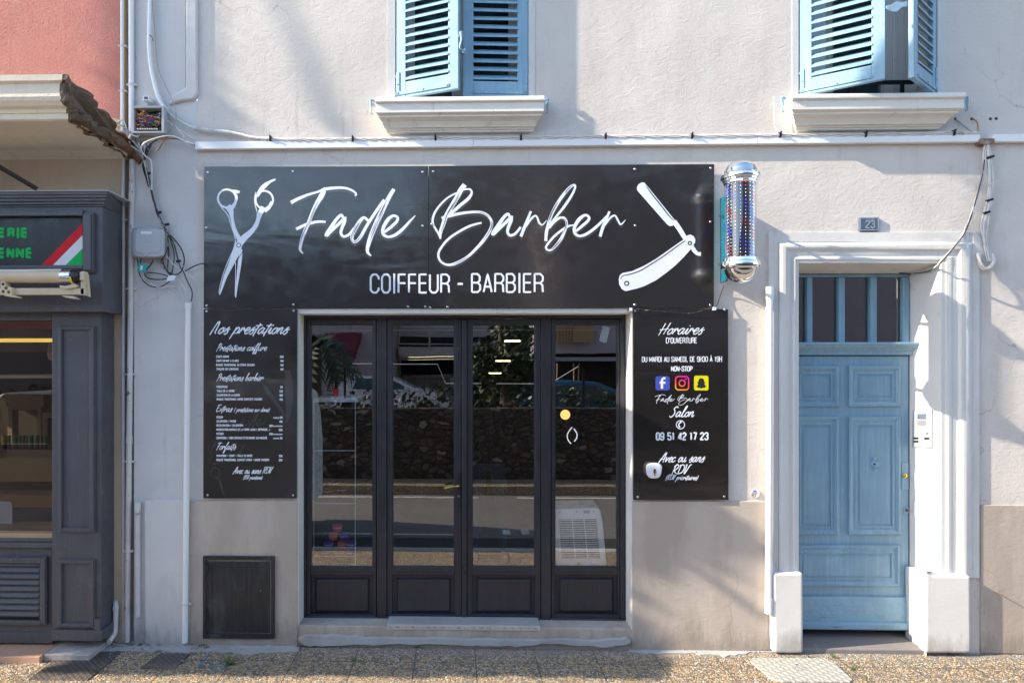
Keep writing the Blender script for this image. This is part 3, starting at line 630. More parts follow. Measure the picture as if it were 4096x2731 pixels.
mb.ptube([(1833, 1943, FP + .048), (1812, 1946, FP + .052)], .005, 8, 0); mb.ptube([(1812, 1946, FP + .052), (1790, 1950, FP + .054), (1778, 1953, FP + .054)], .009, 8, 3); mb.build('lever_handle', M['brass'], hp, smooth=True)
mb = MB(); mb.disc(1835, 1984, .007, FP + .014, FP, 12); mb.build('key_cylinder', M['screw'], hp)
mb = MB(); mb.ptube([(1853, 2266, FP+.01), (1860, 2264, FP + .03), (1858, 2282, FP + .03), (1852, 2295, FP+.01)], .007, 8, 4); mb.build('bolt', M['charcoal'], shop, smooth=True)
# sill of the shopfront: aluminium tread plate
mb = MB(); k = 5.0 / 2700; H = lambda y: 2.09 + (1460 - y) * k
x0, x1 = X(1548), X(2160)
mb.box(x0, x1, -.012, .15, H(2497), H(2496) + .002); mb.box(x0, x1, -.014, -.011, H(2515), H(2496) + .002)
tp = mb.build('tread_plate', M['alu'], shop, bevel=.001)
mb = MB(); n = 20
for i in range(n):
    cx = x0 + (i + .5) * (x1 - x0) / n; z = H(2506)
    for k2 in range(3):
        r = .010 + k2 * .0052
        mb.tube([(cx - .012 + math.cos(a) * r, -.0145, z - .008 + math.sin(a) * r * .8) for a in (0.1, .5, .9, 1.3, 1.6)], .0014, 4, 2)
    mb.tube([(cx - .014, -.0145, z - .006), (cx - .024, -.0145, z + .008)], .0014, 4, 0)
mb.build('raised_pattern', M['screw'], tp)
mb = MB(); fr = catmull([(1196, 2548), (1300, 2540), (1500, 2549), (1800, 2553), (2100, 2556), (2400, 2559), (2508, 2552), (2512, 2578), (2400, 2588), (2200, 2578), (2000, 2586), (1800, 2580), (1500, 2578), (1300, 2582), (1215, 2578)], 6, True)
rj = random.Random(8); fr = [(x + rj.uniform(-3, 3), y + rj.uniform(-4, 4)) for x, y in fr]
mb.prism([(x, y) for x, y in fr], .035, -.02); step = mb.build('cement_kerb', M['cement'], None, bevel=.003, seg=1); struct(step)
# ------------------------------------------------------------------ barber shop interior
x0, x1 = SH[0] - .35, SH[1] + 1.2
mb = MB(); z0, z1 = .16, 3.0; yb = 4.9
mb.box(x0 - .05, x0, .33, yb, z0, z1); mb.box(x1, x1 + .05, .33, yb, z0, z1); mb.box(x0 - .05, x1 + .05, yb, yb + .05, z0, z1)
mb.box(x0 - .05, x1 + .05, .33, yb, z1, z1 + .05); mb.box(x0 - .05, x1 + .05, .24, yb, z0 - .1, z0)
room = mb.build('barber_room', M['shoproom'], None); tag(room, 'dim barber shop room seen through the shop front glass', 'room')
def irec(mb, a, d): return mb
def deep(px, py, d): return pt(px, py, -d)
def tlamp(px, py, d, w):
    c = deep(px, py, d); mb = MB(); mb.lathe((c.x, c.y, c.z), [(w, 0), (w, .03)], 24); L = mb.build('ceiling_light', M['black'], None)
    mb = MB(); mb.lathe((c.x, c.y, c.z - .012), [(w * .96, 0), (w * .96, .010)], 24); mb.build('diffuser', emit('warm_lamp', (1.0, .78, .45), 3.5), L); return L
for (px, py, d, w), lab in zip(((2049, 1361, 1.2, .075), (2012, 1441, 2.6, .085), (1980, 1490, 4.0, .085)), ('largest and highest of the round warm lights seen in the third pane', 'middle of the round warm lights seen in the third pane', 'smallest and lowest of the round warm lights seen in the third pane')):
    c = deep(px, py, d)
    tag(tlamp(px, py, d, w), lab, 'lamp', 'round ceiling lights in the barber shop')
c = deep(2261, 1658, 2.2); mb = MB(); mb.ball(tuple(c), .052, 14); g = mb.build('globe_lamp', emit('amber_globe', (1.0, .55, .16), .7), None, smooth=True); tag(g, 'small amber globe lamp glowing behind the right pane', 'lamp')
mb = MB()
for a, b in (((1410, 1454), (1560, 1454)), ((1560, 1456), (1750, 1456)), ((1782, 1533), (2137, 1534))): mb.tube([deep(*a, 3.2), deep(*b, 3.2)], .0022, 6, 0)
mb.tube([deep(1750, 1456, 3.2), deep(1782, 1533, 3.2)], .0012, 6, 0); 
mb.tube([deep(2222, 1520, 2.8), deep(2313, 1465, 2.8)], .003, 5, 0)
tag(mb.build('led_strip', emit('cool_led', (.9, .9, 1.0), .22), None), 'thin white led strip lights running across the back of the shop', 'led strip')
mb = MB(); mb.box(X(1260, -.5), X(2460, -.5), .9, .91, Z(1322, 1800, -.9), Z(1319, 1800, -.9)); tag(mb.build('ceiling_rail', M['greyp'], None), 'thin pale horizontal rail just under the tops of the panes', 'rail')
# display cabinet behind the left pane
cab = thing('display_cabinet', (X(1340, -.5), .5, .16), 'glass display cabinet with pale top holding tubs of hair wax', 'cabinet')
d0, d1 = .28, .62; cx0, cx1 = pt(1252, 1600, -d0).x, pt(1428, 1600, -d0).x
zt = pt(1300, 1590, -d0).z
mb = MB(); mb.box(cx0, cx1 + .01, d0, d1, zt - .035, zt); mb.build('top_board', paint('cabinet_white', (.88, .90, .92), .4, .02, 3, 0), cab, bevel=.002)
mb = MB(); mb.box(cx0, cx1, d0 - .0, d1, .16, .20); mb.build('base_board', M['charcoal'], cab)
for z in (pt(1300, 1803, -d0).z, pt(1300, 2014, -d0).z, pt(1300, 2225, -d0).z):
    mb = MB(); mb.box(cx0 + .006, cx1 - .012, d0 + .004, d1 - .01, z, z + .006); mb.build('shelf', M['glassc'], cab)
edge = paint('glass_edge', (.70, .86, .88), .3, .02, 3, 0)
mb = MB()
for z in (pt(1300, 1803, -d0).z, pt(1300, 2014, -d0).z, pt(1300, 2225, -d0).z): mb.box(cx0 + .006, cx1 - .012, d0 + .001, d0 + .004, z, z + .006)
for x in (cx0 + .004, cx1 - .016): mb.box(x, x + .005, d0, d0 + .003, .2, zt - .035)
mb.build('glass_edge', edge, cab)
jar_mats = {'o': paint('orange_tub', (.80, .14, .05), .35, .04, 4, 0), 'p': paint('purple_tub', (.09, .05, .36), .35, .04, 4, 0), 'k': paint('black_tub', (.015, .015, .02), .3, .04, 4, 0)}
def tub(px, py, kind, d, lab, s=1.0, grp='tubs of wax in the display cabinet'):
    c = deep(px, py, d); r = .040 * s; h = .046 * s
    mb = MB(); mb.lathe(tuple(c), [(r * .86, 0), (r * .94, .006), (r * .97, h * .55), (r * .97, h * .62)], 20)
    t = mb.build('wax_tub', jar_mats[kind], None, smooth=True)
    mb = MB(); mb.lathe((c.x, c.y, c.z + h * .62), [(r, 0), (r, h * .09)], 20); mb.build('white_band', M['whitep'], t)
    mb = MB(); mb.lathe((c.x, c.y, c.z + h * .71), [(r, 0), (r, h * .4), (r * .94, h * .46)], 20); mb.build('lid', jar_mats[kind], t, smooth=True)
    return tag(t, lab, 'wax tub', grp)
zs_ = 2222
for px, py, kd, lab in ((1301, zs_, 'p', 'purple wax tub, leftmost on the bottom shelf'), (1361, zs_, 'o', 'orange wax tub in the middle of the bottom shelf'), (1404, zs_, 'p', 'purple wax tub at the right end of the bottom shelf'),
    (1315, zs_ - 33, 'p', 'purple wax tub resting on the leftmost purple one'), (1369, zs_ - 33, 'o', 'orange wax tub resting on the middle orange one'), (1405, zs_ - 33, 'p', 'purple wax tub resting on the right end purple one'),
    (1334, zs_ - 66, 'o', 'orange wax tub in the third row, just under the topmost tub'), (1376, zs_ - 66, 'p', 'purple wax tub in the third row beside an orange one'), (1350, zs_ - 99, 'o', 'topmost orange wax tub of the pyramid')):
    tub(px, py, kd, .40, lab)
for px, py, lab in ((1312, 1978, 'black wax tub at the left of the middle shelf'), (1366, 1972, 'black wax tub at the right of the middle shelf'), (1330, 1948, 'black wax tub on top of the left middle shelf tub')):
    tub(px, py, 'k', .42, lab, .95)
# portable air conditioner behind the right pane
M['acw'] = paint('bright_white_plastic', (.90, .92, .94), .3, .02, 3, 0)
ac = thing('air_conditioner', (pt(2340, 2200, -.25).x, .25, .16), 'white portable air conditioner with a grille standing behind the right pane', 'air conditioner')
mb = MB(); D = .215
o = [(2212, 2036), (2390, 2031), (2402, 2040), (2412, 2090), (2428, 2262), (2212, 2266)]
a = [pt(x, y, -D) for x, y in o]; b = [Vector((q.x + (.03 if q.x > 1 else -.02), q.y + .33, q.z)) for q in a]; mb.loft([a, b]); mb.build('casing', M['acw'], ac, bevel=.012, seg=3)
mb = MB(); gx = [(2236, 2076), (2386, 2075), (2400, 2226), (2402, 2230), (2247, 2231)]
mb.prism(gx, -D + .002, -D - .001); mb.build('grille_recess', paint('dark_grille', (.02, .022, .025), .6, .1, 4, 0), ac)
mb = MB()
for i in range(21):
    f = i / 20; y = 2080 + f * 146; mb.rect(2237 + f * 10, y - 1.2, 2387 + f * 14, y + 1.2, -D + .010, -D + .003)
for f in (.34, .66): mb.prism([(2236 + 150 * f, 2076), (2239 + 150 * f, 2076), (2250 + 155 * f, 2230), (2247 + 155 * f, 2230)], -D + .011, -D + .004)
mb.build('grille', M['acw'], ac)
mb = MB()
for x, y in ((2239, 2046), (2308, 2046), (2374, 2044)): mb.disc(x, y, .007, -D + .004, -D - .002, 12)
mb.rect(2334, 2041, 2359, 2052, -D + .003, -D - .002); mb.build('screw', M['greyp'], ac)
mb = MB(); mb.disc(2316, 2253, .013, -D + .004, -D - .002, 16); mb.build('drain_hole', M['wood'], ac)
# taped paper, curved chrome pulls
mb = MB(); mb.prism([(2412, 1303), (2440, 1310), (2426, 1370), (2418, 1371), (2396, 1363)], FP - .045, FP - .047); tag(mb.build('paper_note', M['paper'], None), 'strip of white paper taped at the top of the right pane', 'paper')
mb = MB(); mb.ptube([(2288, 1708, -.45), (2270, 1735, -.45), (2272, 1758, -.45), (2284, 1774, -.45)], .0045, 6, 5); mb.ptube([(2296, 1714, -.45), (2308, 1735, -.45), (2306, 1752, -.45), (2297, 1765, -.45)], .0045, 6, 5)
tag(mb.build('chrome_ring', emit('glowing_ring_glint', (.8, .85, .9), .4), None, smooth=True), 'two thin curved chrome pulls behind the right pane, their glint made as glow', 'lamp')  # not a lamp: the chrome glint is put in as emission
# barber standing inside, only trousers and shoes read through the glass
M['skin'] = paint('skin', (.03, .018, .014), .6, .05, 4, 0)
def person():
    c = deep(1955, 2236, 1.75); bx, by, bz = c.x, c.y, .16
    V = [(0, 0, .98), (0, .01, 1.15), (0, .02, 1.32), (0, .02, 1.47), (0, 0, 1.56), (0, -.015, 1.66), (0, -.01, 1.74),
         (-.10, 0, .92), (-.115, -.01, .52), (-.13, .02, .10), (-.135, -.10, .045), (-.14, -.17, .03),
         (.10, 0, .92), (.12, -.03, .52), (.15, .0, .10), (.18, -.11, .045), (.20, -.18, .03),
         (-.18, .02, 1.44), (-.25, .0, 1.20), (-.22, -.16, 1.02), (.18, .02, 1.44), (.26, .0, 1.20), (.20, -.18, 1.05)]
    E = [(0,1),(1,2),(2,3),(3,4),(4,5),(5,6),(0,7),(7,8),(8,9),(9,10),(10,11),(0,12),(12,13),(13,14),(14,15),(15,16),(3,17),(17,18),(18,19),(3,20),(20,21),(21,22)]
    rad = [.15,.135,.15,.10,.055,.085,.075, .085,.065,.045,.042,.032, .085,.065,.045,.042,.032, .06,.045,.033,.06,.045,.033]
    me = bpy.data.meshes.new('person'); me.from_pydata([(bx + x, by + y, bz + z) for x, y, z in V], E, []); o = bpy.data.objects.new('person', me); scene.collection.objects.link(o)
    sm = o.modifiers.new('skin', 'SKIN'); sv = me.skin_vertices[0].data
    for i, r in enumerate(rad): sv[i].radius = (r, r * (.8 if i < 4 else 1))
    sv[0].use_root = True
    ss = o.modifiers.new('sub', 'SUBSURF'); ss.levels = 2; ss.render_levels = 2
    m, nt, b = _new('barber_clothes'); s = nt.nodes.new('ShaderNodeSeparateXYZ'); nt.links.new(co_of(nt, 'World'), s.inputs[0])
    c1 = _mix(nt, _math(nt, 'GREATER_THAN', s.outputs[2], .16 + .09), (.02, .02, .022), (.055, .085, .12)); c2 = _mix(nt, _math(nt, 'GREATER_THAN', s.outputs[2], 1.12), c1, (.008, .008, .009))
    c3 = _mix(nt, _math(nt, 'GREATER_THAN', s.outputs[2], 1.70), c2, (.03, .018, .014)); nt.links.new(c3, b.inputs['Base Color']); b.inputs['Roughness'].default_value = .85; me.materials.append(m)
    # fingers curled round a comb-length handle
    for sx, hx, hy, hz in ((-1, -.22, -.16, 1.02), (1, .20, -.18, 1.05)):
        mb = MB(); mb.ball((bx + hx, by + hy - .035, bz + hz - .02), .032, 10, (.75, 1.2, .6))
        for i in range(4): mb.tube([(bx + hx - .024 + i*.016, by + hy - .06, bz + hz - .02), (bx + hx - .024 + i*.016, by + hy - .09 - (.008 if i in (1, 2) else 0), bz + hz - .03), (bx + hx - .024 + i*.016, by + hy - .085, bz + hz - .055)], [.0085, .006], 7, 3)
        mb.tube([(bx + hx - sx * .03, by + hy - .03, bz + hz - .01), (bx + hx - sx * .045, by + hy - .06, bz + hz - .02), (bx + hx - sx * .035, by + hy - .08, bz + hz - .04)], [.010, .007], 7, 3)
        attach_plain(mb.build('hand', M['skin'], None, smooth=True), o)
    mb = MB(); mb.ball((bx, by - .005, bz + 1.77), .085, 12, (.95, 1.08, .75)); attach_plain(mb.build('hair', M['black'], None, smooth=True), o)
    mb = MB(); mb.ball((bx, by - .10, bz + 1.67), .014, 8, (.8, 1.3, 1.5))
    for s_ in (-1, 1): mb.ball((bx + s_ * .087, by, bz + 1.67), .02, 8, (.4, .8, 1.3))
    attach_plain(mb.build('face', M['skin'], None, smooth=True), o)
    return tag(o, 'person in dark blue jeans and black shoes standing inside behind the third pane', 'person')
def attach_plain(o, parent):
    o.parent = parent
person()
# ================================================================== SIGNS AND LETTERING
def S(*seq): return list(seq)
# brush letters: strokes in units of the x height, drawn upright and sheared later
SC = {
'a': (1.05, [[(.75,.85),(.45,1.0),(.12,.6),(.1,.12),(.35,0),(.62,.4),(.8,.95)], [(.8,.95),(.70,.3),(.85,.02),(1.1,.3)]]),
'b': (.85, [[(0,.4),(.3,1.5),(.5,2.1),(.3,2.0),(.12,1.2),(.08,.2),(.3,0),(.62,.35),(.6,.8),(.38,.85),(.15,.5)], [(.6,.7),(.85,.6)]]),
'c': (.75, [[(.65,.8),(.45,1.0),(.1,.6),(.12,.1),(.4,0),(.8,.35)]]),
'd': (1.0, [[(.7,.8),(.4,1.0),(.1,.55),(.1,.1),(.35,0),(.65,.5),(.9,1.9)], [(.9,1.9),(.72,.5),(.82,0),(1.05,.25)]]),
'e': (.75, [[(.1,.4),(.55,.65),(.6,.95),(.35,1.0),(.08,.5),(.2,.05),(.45,0),(.85,.4)]]),
'f': (.62, [[(0,.3),(.4,1.3),(.6,2.0),(.42,2.0),(.25,1.0),(.05,-.8),(.2,-.95),(.35,-.4),(.25,.1),(.7,.4)]]),
'i': (.5, [[(0,.2),(.22,1.0),(.18,.2),(.32,0),(.6,.35)], [(.30,1.35),(.34,1.5)]]),
'l': (.58, [[(0,.3),(.4,1.5),(.5,2.1),(.33,2.0),(.13,.8),(.18,.05),(.4,0),(.68,.35)]]),
'n': (.9, [[(0,0),(.12,1.0)], [(.03,.35),(.4,1.0),(.58,.85),(.52,.2),(.68,0),(.98,.35)]]),
'o': (.85, [[(.5,.98),(.15,.7),(.1,.15),(.4,0),(.68,.45),(.55,.95),(.45,.98)], [(.6,.8),(.9,.88)]]),
'p': (.9, [[(.2,1.05),(.03,0),(-.12,-.9)], [(.05,.3),(.42,1.0),(.7,.8),(.6,.15),(.15,.05)], [(.6,.15),(.95,.35)]]),
'r': (.72, [[(0,0),(.14,1.05)], [(.05,.35),(.35,.95),(.5,.9),(.55,.6),(.68,.55),(.85,.8)]]),
's': (.72, [[(0,.25),(.3,.8),(.52,1.1),(.36,.65),(.58,.25),(.3,-.12),(.08,.05)], [(.45,.55),(.8,.75)]]),
't': (.52, [[(.42,1.7),(.2,.6),(.1,-.3),(.2,-.42)], [(-.15,1.3),(.85,1.38)]]),
'u': (.95, [[(0,.95),(.03,.2),(.25,0),(.55,.4),(.65,.98)], [(.65,.98),(.58,.2),(.75,0),(1.02,.35)]]),
'v': (.78, [[(0,.85),(.15,.95),(.2,.02),(.55,.75),(.85,.9)]]),
'x': (.68, [[(0,.95),(.55,0)], [(.65,1.0),(-.1,0)]]),
'A': (1.15, [[(-.1,-.2),(.5,1.4),(.85,2.0),(.85,1.0),(.85,-.1)], [(-.05,.5),(1.05,.7)]]),
'D': (1.15, [[(.2,1.9),(.1,0)], [(-.05,1.75),(.6,1.95),(1.05,1.4),(.9,.4),(.1,0)]]),
'E': (1.05, [[(-.1,1.7),(.5,1.95),(1.05,2.0)], [(.45,1.9),(.1,1.2),(.08,.25),(.4,0),(.9,.4)], [(.1,1.0),(.7,1.1)]]),
'F': (.9, [[(-.15,1.6),(.5,1.95),(1.2,1.75)], [(.55,1.9),(.3,.8),(.2,-.3)], [(0,.8),(.7,.95)]]),
'H': (1.2, [[(.3,1.9),(.1,-.2)], [(1.0,2.0),(.75,0)], [(-.1,.75),(1.15,.95)]]),
'N': (1.05, [[(0,-.2),(.35,2.0)], [(.3,1.7),(.6,2.0),(.65,1.0),(.62,.2),(.85,0)]]),
'P': (.95, [[(.35,1.95),(.05,-.3)], [(.05,1.5),(.5,2.0),(.9,1.6),(.6,.95),(.2,.85)]]),
'R': (1.1, [[(.3,1.95),(.05,-.2)], [(.05,1.5),(.5,2.0),(.9,1.6),(.6,1.0),(.2,.85)], [(.3,.85),(.6,.3),(1.05,.1)]]),
'S': (1.0, [[(1.0,1.75),(.7,2.0),(.3,1.6),(.65,1.0),(.6,.3),(.2,-.1),(-.1,.2)]]),
'V': (1.0, [[(.05,1.8),(.2,1.9),(.28,0),(.85,1.8),(1.2,1.95)]]),
'(': (.5, [[(.35,1.7),(.05,.8),(.15,-.4)]]), ')': (.5, [[(.15,1.7),(.4,.8),(.05,-.4)]]), ' ': (.7, []),
}
def line_script(parent, *a, **k):
    m_ = MB(); script(m_, *a, **k); m_.build('script_line', M['letter'], parent)
def script(mb, text, x0, x1, base, xh, w, p, shear=.42, drop=0.0):
    cx = 0; strokes = []
    for ch in text:
        adv, st = SC[ch]
        for s in st: strokes.append([(cx + x + shear * y, y) for x, y in s])
        cx += adv
    xs = [q[0] for s in strokes for q in s]; lo, hi = min(xs), max(xs); k = (x1 - x0) / (hi - lo)
    for s in strokes:
        mb.ribbon([(x0 + (x - lo) * k, base - y * xh - drop * (x0 + (x - lo) * k - x0), w * (.86 if i < len(s) - 1 else .55)) for i, (x, y) in enumerate(s)], p, sub=5)
# condensed capitals, 1 x 1 box
def O_(l=0, r=1, b=0, t=1, c=.16): return [(l, b+c), (l, t-c), (l+.28*(r-l), t), (r-.28*(r-l), t), (r, t-c), (r, b+c), (r-.28*(r-l), b), (l+.28*(r-l), b), (l, b+c)]
CP = {
'A': [[(0,0),(.5,1),(1,0)],[(.18,.3),(.82,.3)]], 'B': [[(0,0),(0,1),(.7,1),(.95,.86),(.95,.64),(.7,.52),(0,.52)],[(.7,.52),(1,.38),(1,.14),(.72,0),(0,0)]],
'C': [[(1,.72),(1,.85),(.72,1),(.28,1),(0,.85),(0,.15),(.28,0),(.72,0),(1,.15),(1,.28)]], 'D': [[(0,0),(0,1),(.65,1),(1,.84),(1,.16),(.65,0),(0,0)]],
'E': [[(1,1),(0,1),(0,0),(1,0)],[(0,.52),(.8,.52)]], 'F': [[(1,1),(0,1),(0,0)],[(0,.52),(.85,.52)]],
'G': [[(1,.72),(1,.85),(.72,1),(.28,1),(0,.85),(0,.15),(.28,0),(.72,0),(1,.15),(1,.48),(.55,.48)]], 'H': [[(0,0),(0,1)],[(1,0),(1,1)],[(0,.52),(1,.52)]],
'I': [[(.5,0),(.5,1)]], 'L': [[(0,1),(0,0),(1,0)]], 'M': [[(0,0),(0,1),(.5,.2),(1,1),(1,0)]], 'N': [[(0,0),(0,1),(1,0),(1,1)]],
'O': [O_()], 'P': [[(0,0),(0,1),(.7,1),(1,.85),(1,.6),(.7,.45),(0,.45)]], 'R': [[(0,0),(0,1),(.7,1),(1,.86),(1,.64),(.7,.5),(0,.5)],[(.7,.5),(.95,.38),(1,0)]],
'S': [[(1,.74),(1,.86),(.72,1),(.28,1),(0,.86),(0,.7),(.2,.57),(.8,.43),(1,.3),(1,.14),(.72,0),(.28,0),(0,.14),(0,.27)]],
'T': [[(0,1),(1,1)],[(.5,1),(.5,0)]], 'U': [[(0,1),(0,.15),(.28,0),(.72,0),(1,.15),(1,1)]], 'V': [[(0,1),(.5,0),(1,1)]], 'X': [[(0,0),(1,1)],[(0,1),(1,0)]], 'Y': [[(0,1),(.5,.45),(1,1)],[(.5,.45),(.5,0)]],
'0': [O_()], '1': [[(.15,.84),(.55,1),(.55,0)]], '2': [[(0,.74),(0,.86),(.28,1),(.72,1),(1,.86),(1,.68),(0,.12),(0,0),(1,0)]],
'3': [[(0,.76),(0,.86),(.28,1),(.72,1),(1,.86),(1,.65),(.7,.52),(.4,.52)],[(.7,.52),(1,.38),(1,.14),(.72,0),(.28,0),(0,.14),(0,.24)]],
'4': [[(.75,0),(.75,1),(0,.3),(0,.22),(1,.22)]], '5': [[(1,1),(0,1),(0,.55),(.7,.6),(1,.46),(1,.14),(.72,0),(.28,0),(0,.14),(0,.24)]],
'7': [[(0,1),(1,1),(.4,0)]], '9': [[(0,.24),(0,.14),(.28,0),(.72,0),(1,.15),(1,.85),(.72,1),(.28,1),(0,.85),(0,.58),(.28,.45),(.72,.45),(1,.58)]],
'(': [[(.8,1.05),(.35,.85),(.35,.1),(.8,-.08)]], ')': [[(.2,1.05),(.65,.85),(.65,.1),(.2,-.08)]], '/': [[(0,-.05),(1,1.05)]], '+': [[(.1,.5),(.9,.5)],[(.5,.32),(.5,.68)]],
'-': [[(.1,.48),(.9,.48)]], '.': [[(.4,.03),(.6,.03)]], ',': [[(.6,.08),(.4,-.14)]], "'": [[(.5,1.02),(.5,.78)]],
'€': [[(1,.78),(.9,.95),(.6,1),(.3,.9),(.2,.7),(.2,.3),(.3,.1),(.6,0),(.9,.05),(1,.22)],[(0,.6),(.8,.6)],[(0,.42),(.8,.42)]], ' ': [],
}
ACC = {'É': ('E', [[(.35,1.1),(.7,1.25)]]), 'È': ('E', [[(.3,1.25),(.65,1.1)]]), 'Ê': ('E', [[(.2,1.1),(.5,1.25),(.8,1.1)]]), 'Â': ('A', [[(.2,1.1),(.5,1.25),(.8,1.1)]]), 'À': ('A', [[(.3,1.27),(.62,1.12)]]), 'Ç': ('C', [[(.5,0),(.55,-.2),(.35,-.25)]])}
WD = {'I': .25, '1': .7, '.': .35, ',': .35, "'": .3, ' ': .55, '-': .7, 'M': 1.3, '(': .6, ')': .6, 'T': .95, 'L': .85, 'F': .9, 'E': .9}
def caps(mb, text, x0, x1, yt, yb, w, p, gap=.38, slope=0.0):
    tot = 0; lay = []
    for ch in text:
        base, extra = ACC.get(ch, (ch, [])); wd = WD.get(base, 1.0)
        lay.append((tot, wd, CP[base] + extra)); tot += wd + gap
    tot -= gap; k = (x1 - x0 - w) / tot; h = yb - yt - w
    for cx, wd, st in lay:
        for s in st:
            P = [(x0 + w/2 + (cx + x * wd) * k, yb - w/2 - y * h + slope * (x0 + (cx + x*wd) * k - x0), w) for x, y in s]
            if len(P) > 2:   # keep corners crisp: double the points
                Q = []
                for a, b in zip(P[:-1], P[1:]): Q += [a, (a[0]*.9+b[0]*.1, a[1]*.9+b[1]*.1, w), (a[0]*.1+b[0]*.9, a[1]*.1+b[1]*.9, w)]
                P = Q + [P[-1]]
                mb.ribbon(P, p, sub=1)
            else:
                dx, dy = P[1][0]-P[0][0], P[1][1]-P[0][1]; l = math.hypot(dx, dy) or 1; e = w * .5
                P = [(P[0][0]-dx/l*e, P[0][1]-dy/l*e, w), (P[1][0]+dx/l*e, P[1][1]+dy/l*e, w)] if abs(dx) < 1e-6 or abs(dy) < 1e-6 else P
                mb.ribbon(P, p, sub=1)
SK = 550 / 2331; SB = 400 / 1695
def off(st, dx, dy): return [(q[0]+dx, q[1]+dy, q[2]) for q in st]
A_ = [[(950,745,40),(915,680,52),(840,740,62),(745,880,75),(665,1010,80),(655,1045,30)], [(665,1035,50),(760,935,55),(880,820,60),(950,745,55)], [(965,710,75),(965,790,68),(930,880,62),(905,980,55),(950,1042,50),(1040,1010,50),(1130,900,45)]]
FADE = [[(58,470,70),(180,405,62),(350,335,50),(520,285,42),(640,240,60),(850,218,52),(1000,228,45),(1110,272,40),(1165,325,35),(1142,356,28)],
 [(640,215,50),(590,330,100),(500,480,85),(430,620,72),(370,780,70),(310,920,68),(250,1070,65),(220,1200,58),(215,1270,48),(262,1332,26)],
 [(145,922,60),(280,855,56),(400,815,55),(520,792,50),(648,795,44)]] + A_ + [
 [(1380,790,55),(1300,722,50),(1230,780,70),(1140,930,75),(1090,1060,62),(1140,1138,48),(1230,1060,60),(1350,850,58),(1500,620,60),(1640,420,55)],
 [(1805,240,70),(1720,380,80),(1600,620,95),(1500,830,95),(1410,1050,88),(1360,1220,72),(1360,1310,56),(1418,1372,22)],
 [(1640,970,45),(1740,895,60),(1850,790,55),(1865,720,50),(1790,692,50),(1700,760,70),(1622,900,65),(1622,1000,60),(1700,1048,50),(1820,1020,60),(1950,920,58),(2070,790,45),(2168,688,14)]]
BARB = [[(760,165,95),(690,260,100),(620,390,95),(520,560,88),(440,700,85),(390,850,80),(350,960,66),(345,1085,30)],
 [(620,305,30),(480,380,36),(350,500,38),(250,640,42),(213,780,44),(240,870,40),(310,990,40),(345,1075,30)],
 [(745,250,30),(840,242,36),(878,300,42),(820,400,62),(700,500,62),(560,620,60),(450,690,60),(370,735,45)],
 [(365,730,45),(480,700,58),(650,660,55),(850,632,50),(1030,634,50),(1150,690,48),(1215,800,50),(1190,930,58),(1090,1090,62),(960,1240,55),(800,1390,50),(600,1500,56),(450,1520,46),(340,1450,42),(312,1330,46),(380,1200,46),(500,1070,46),(680,950,46),(860,860,46),(1045,810,34)]] + [
 off(s, 578, -18) for s in A_] + [
 [(1880,615,44),(1830,740,52),(1765,900,62),(1710,1045,55)], [(1790,880,36),(1880,750,42),(1950,692,36),(1992,730,38),(2020,810,40),(2075,845,28),(2148,768,10)]]
BER = [[(140,1120,58),(150,980,62),(185,830,62),(230,690,55),(310,530,60),(420,360,60),(540,220,52),(618,172,44),(638,215,40),(570,360,46),(450,540,50),(330,690,42),(225,820,40)],
 [(190,900,55),(280,790,62),(380,727,46),(460,735,46),(495,820,46),(470,930,50),(400,1080,60),(300,1210,50),(210,1278,38),(142,1230,38),(220,1110,46),(340,990,46),(500,880,42),(612,848,24)],
 [(650,955,45),(760,862,55),(860,770,55),(870,712,50),(800,682,50),(700,760,70),(630,880,62),(630,980,56),(710,1035,50),(830,1000,55),(960,910,55),(1090,790,48),(1180,690,36)],
 [(1220,618,44),(1170,740,52),(1110,880,62),(1060,1045,55)], [(1140,850,36),(1230,732,40),(1310,687,35),(1360,760,36),(1410,838,34),(1492,762,10)]]
def big(mb, p, tf=None, dy=0, ws=1.0):
    for sts, ox, oy, k in ((FADE, 1150, 700, SK), (BARB, 1680, 700, SK), (BER, 2150, 700, SB)):
        for s in sts:
            P = [(ox + x*k, oy + y*k + dy, w*k*ws*.88) for x, y, w in s]
            if tf:
                P = [(*tf(x, y), w * tf.k) for x, y, w in P]
            mb.ribbon(P, p, sub=6)
class TF:
    def __init__(s, sx, sy, ox, oy, bx, by): s.a = (sx, sy, ox, oy, bx, by); s.k = (sx + sy) / 2
    def __call__(s, x, y): sx, sy, ox, oy, bx, by = s.a; return bx + (x - ox) * sx, by + (y - oy) * sy
def screws(lst, parent, p):
    for x, y in lst:
        mb = MB(); c = pt(x, y, p); mb.lathe((c.x, -p, c.z), [(.0085, 0), (.0085, .003), (.006, .0055), (.0005, .006)], 12, 'y'); mb.build('screw', M['screw'], parent, smooth=True)
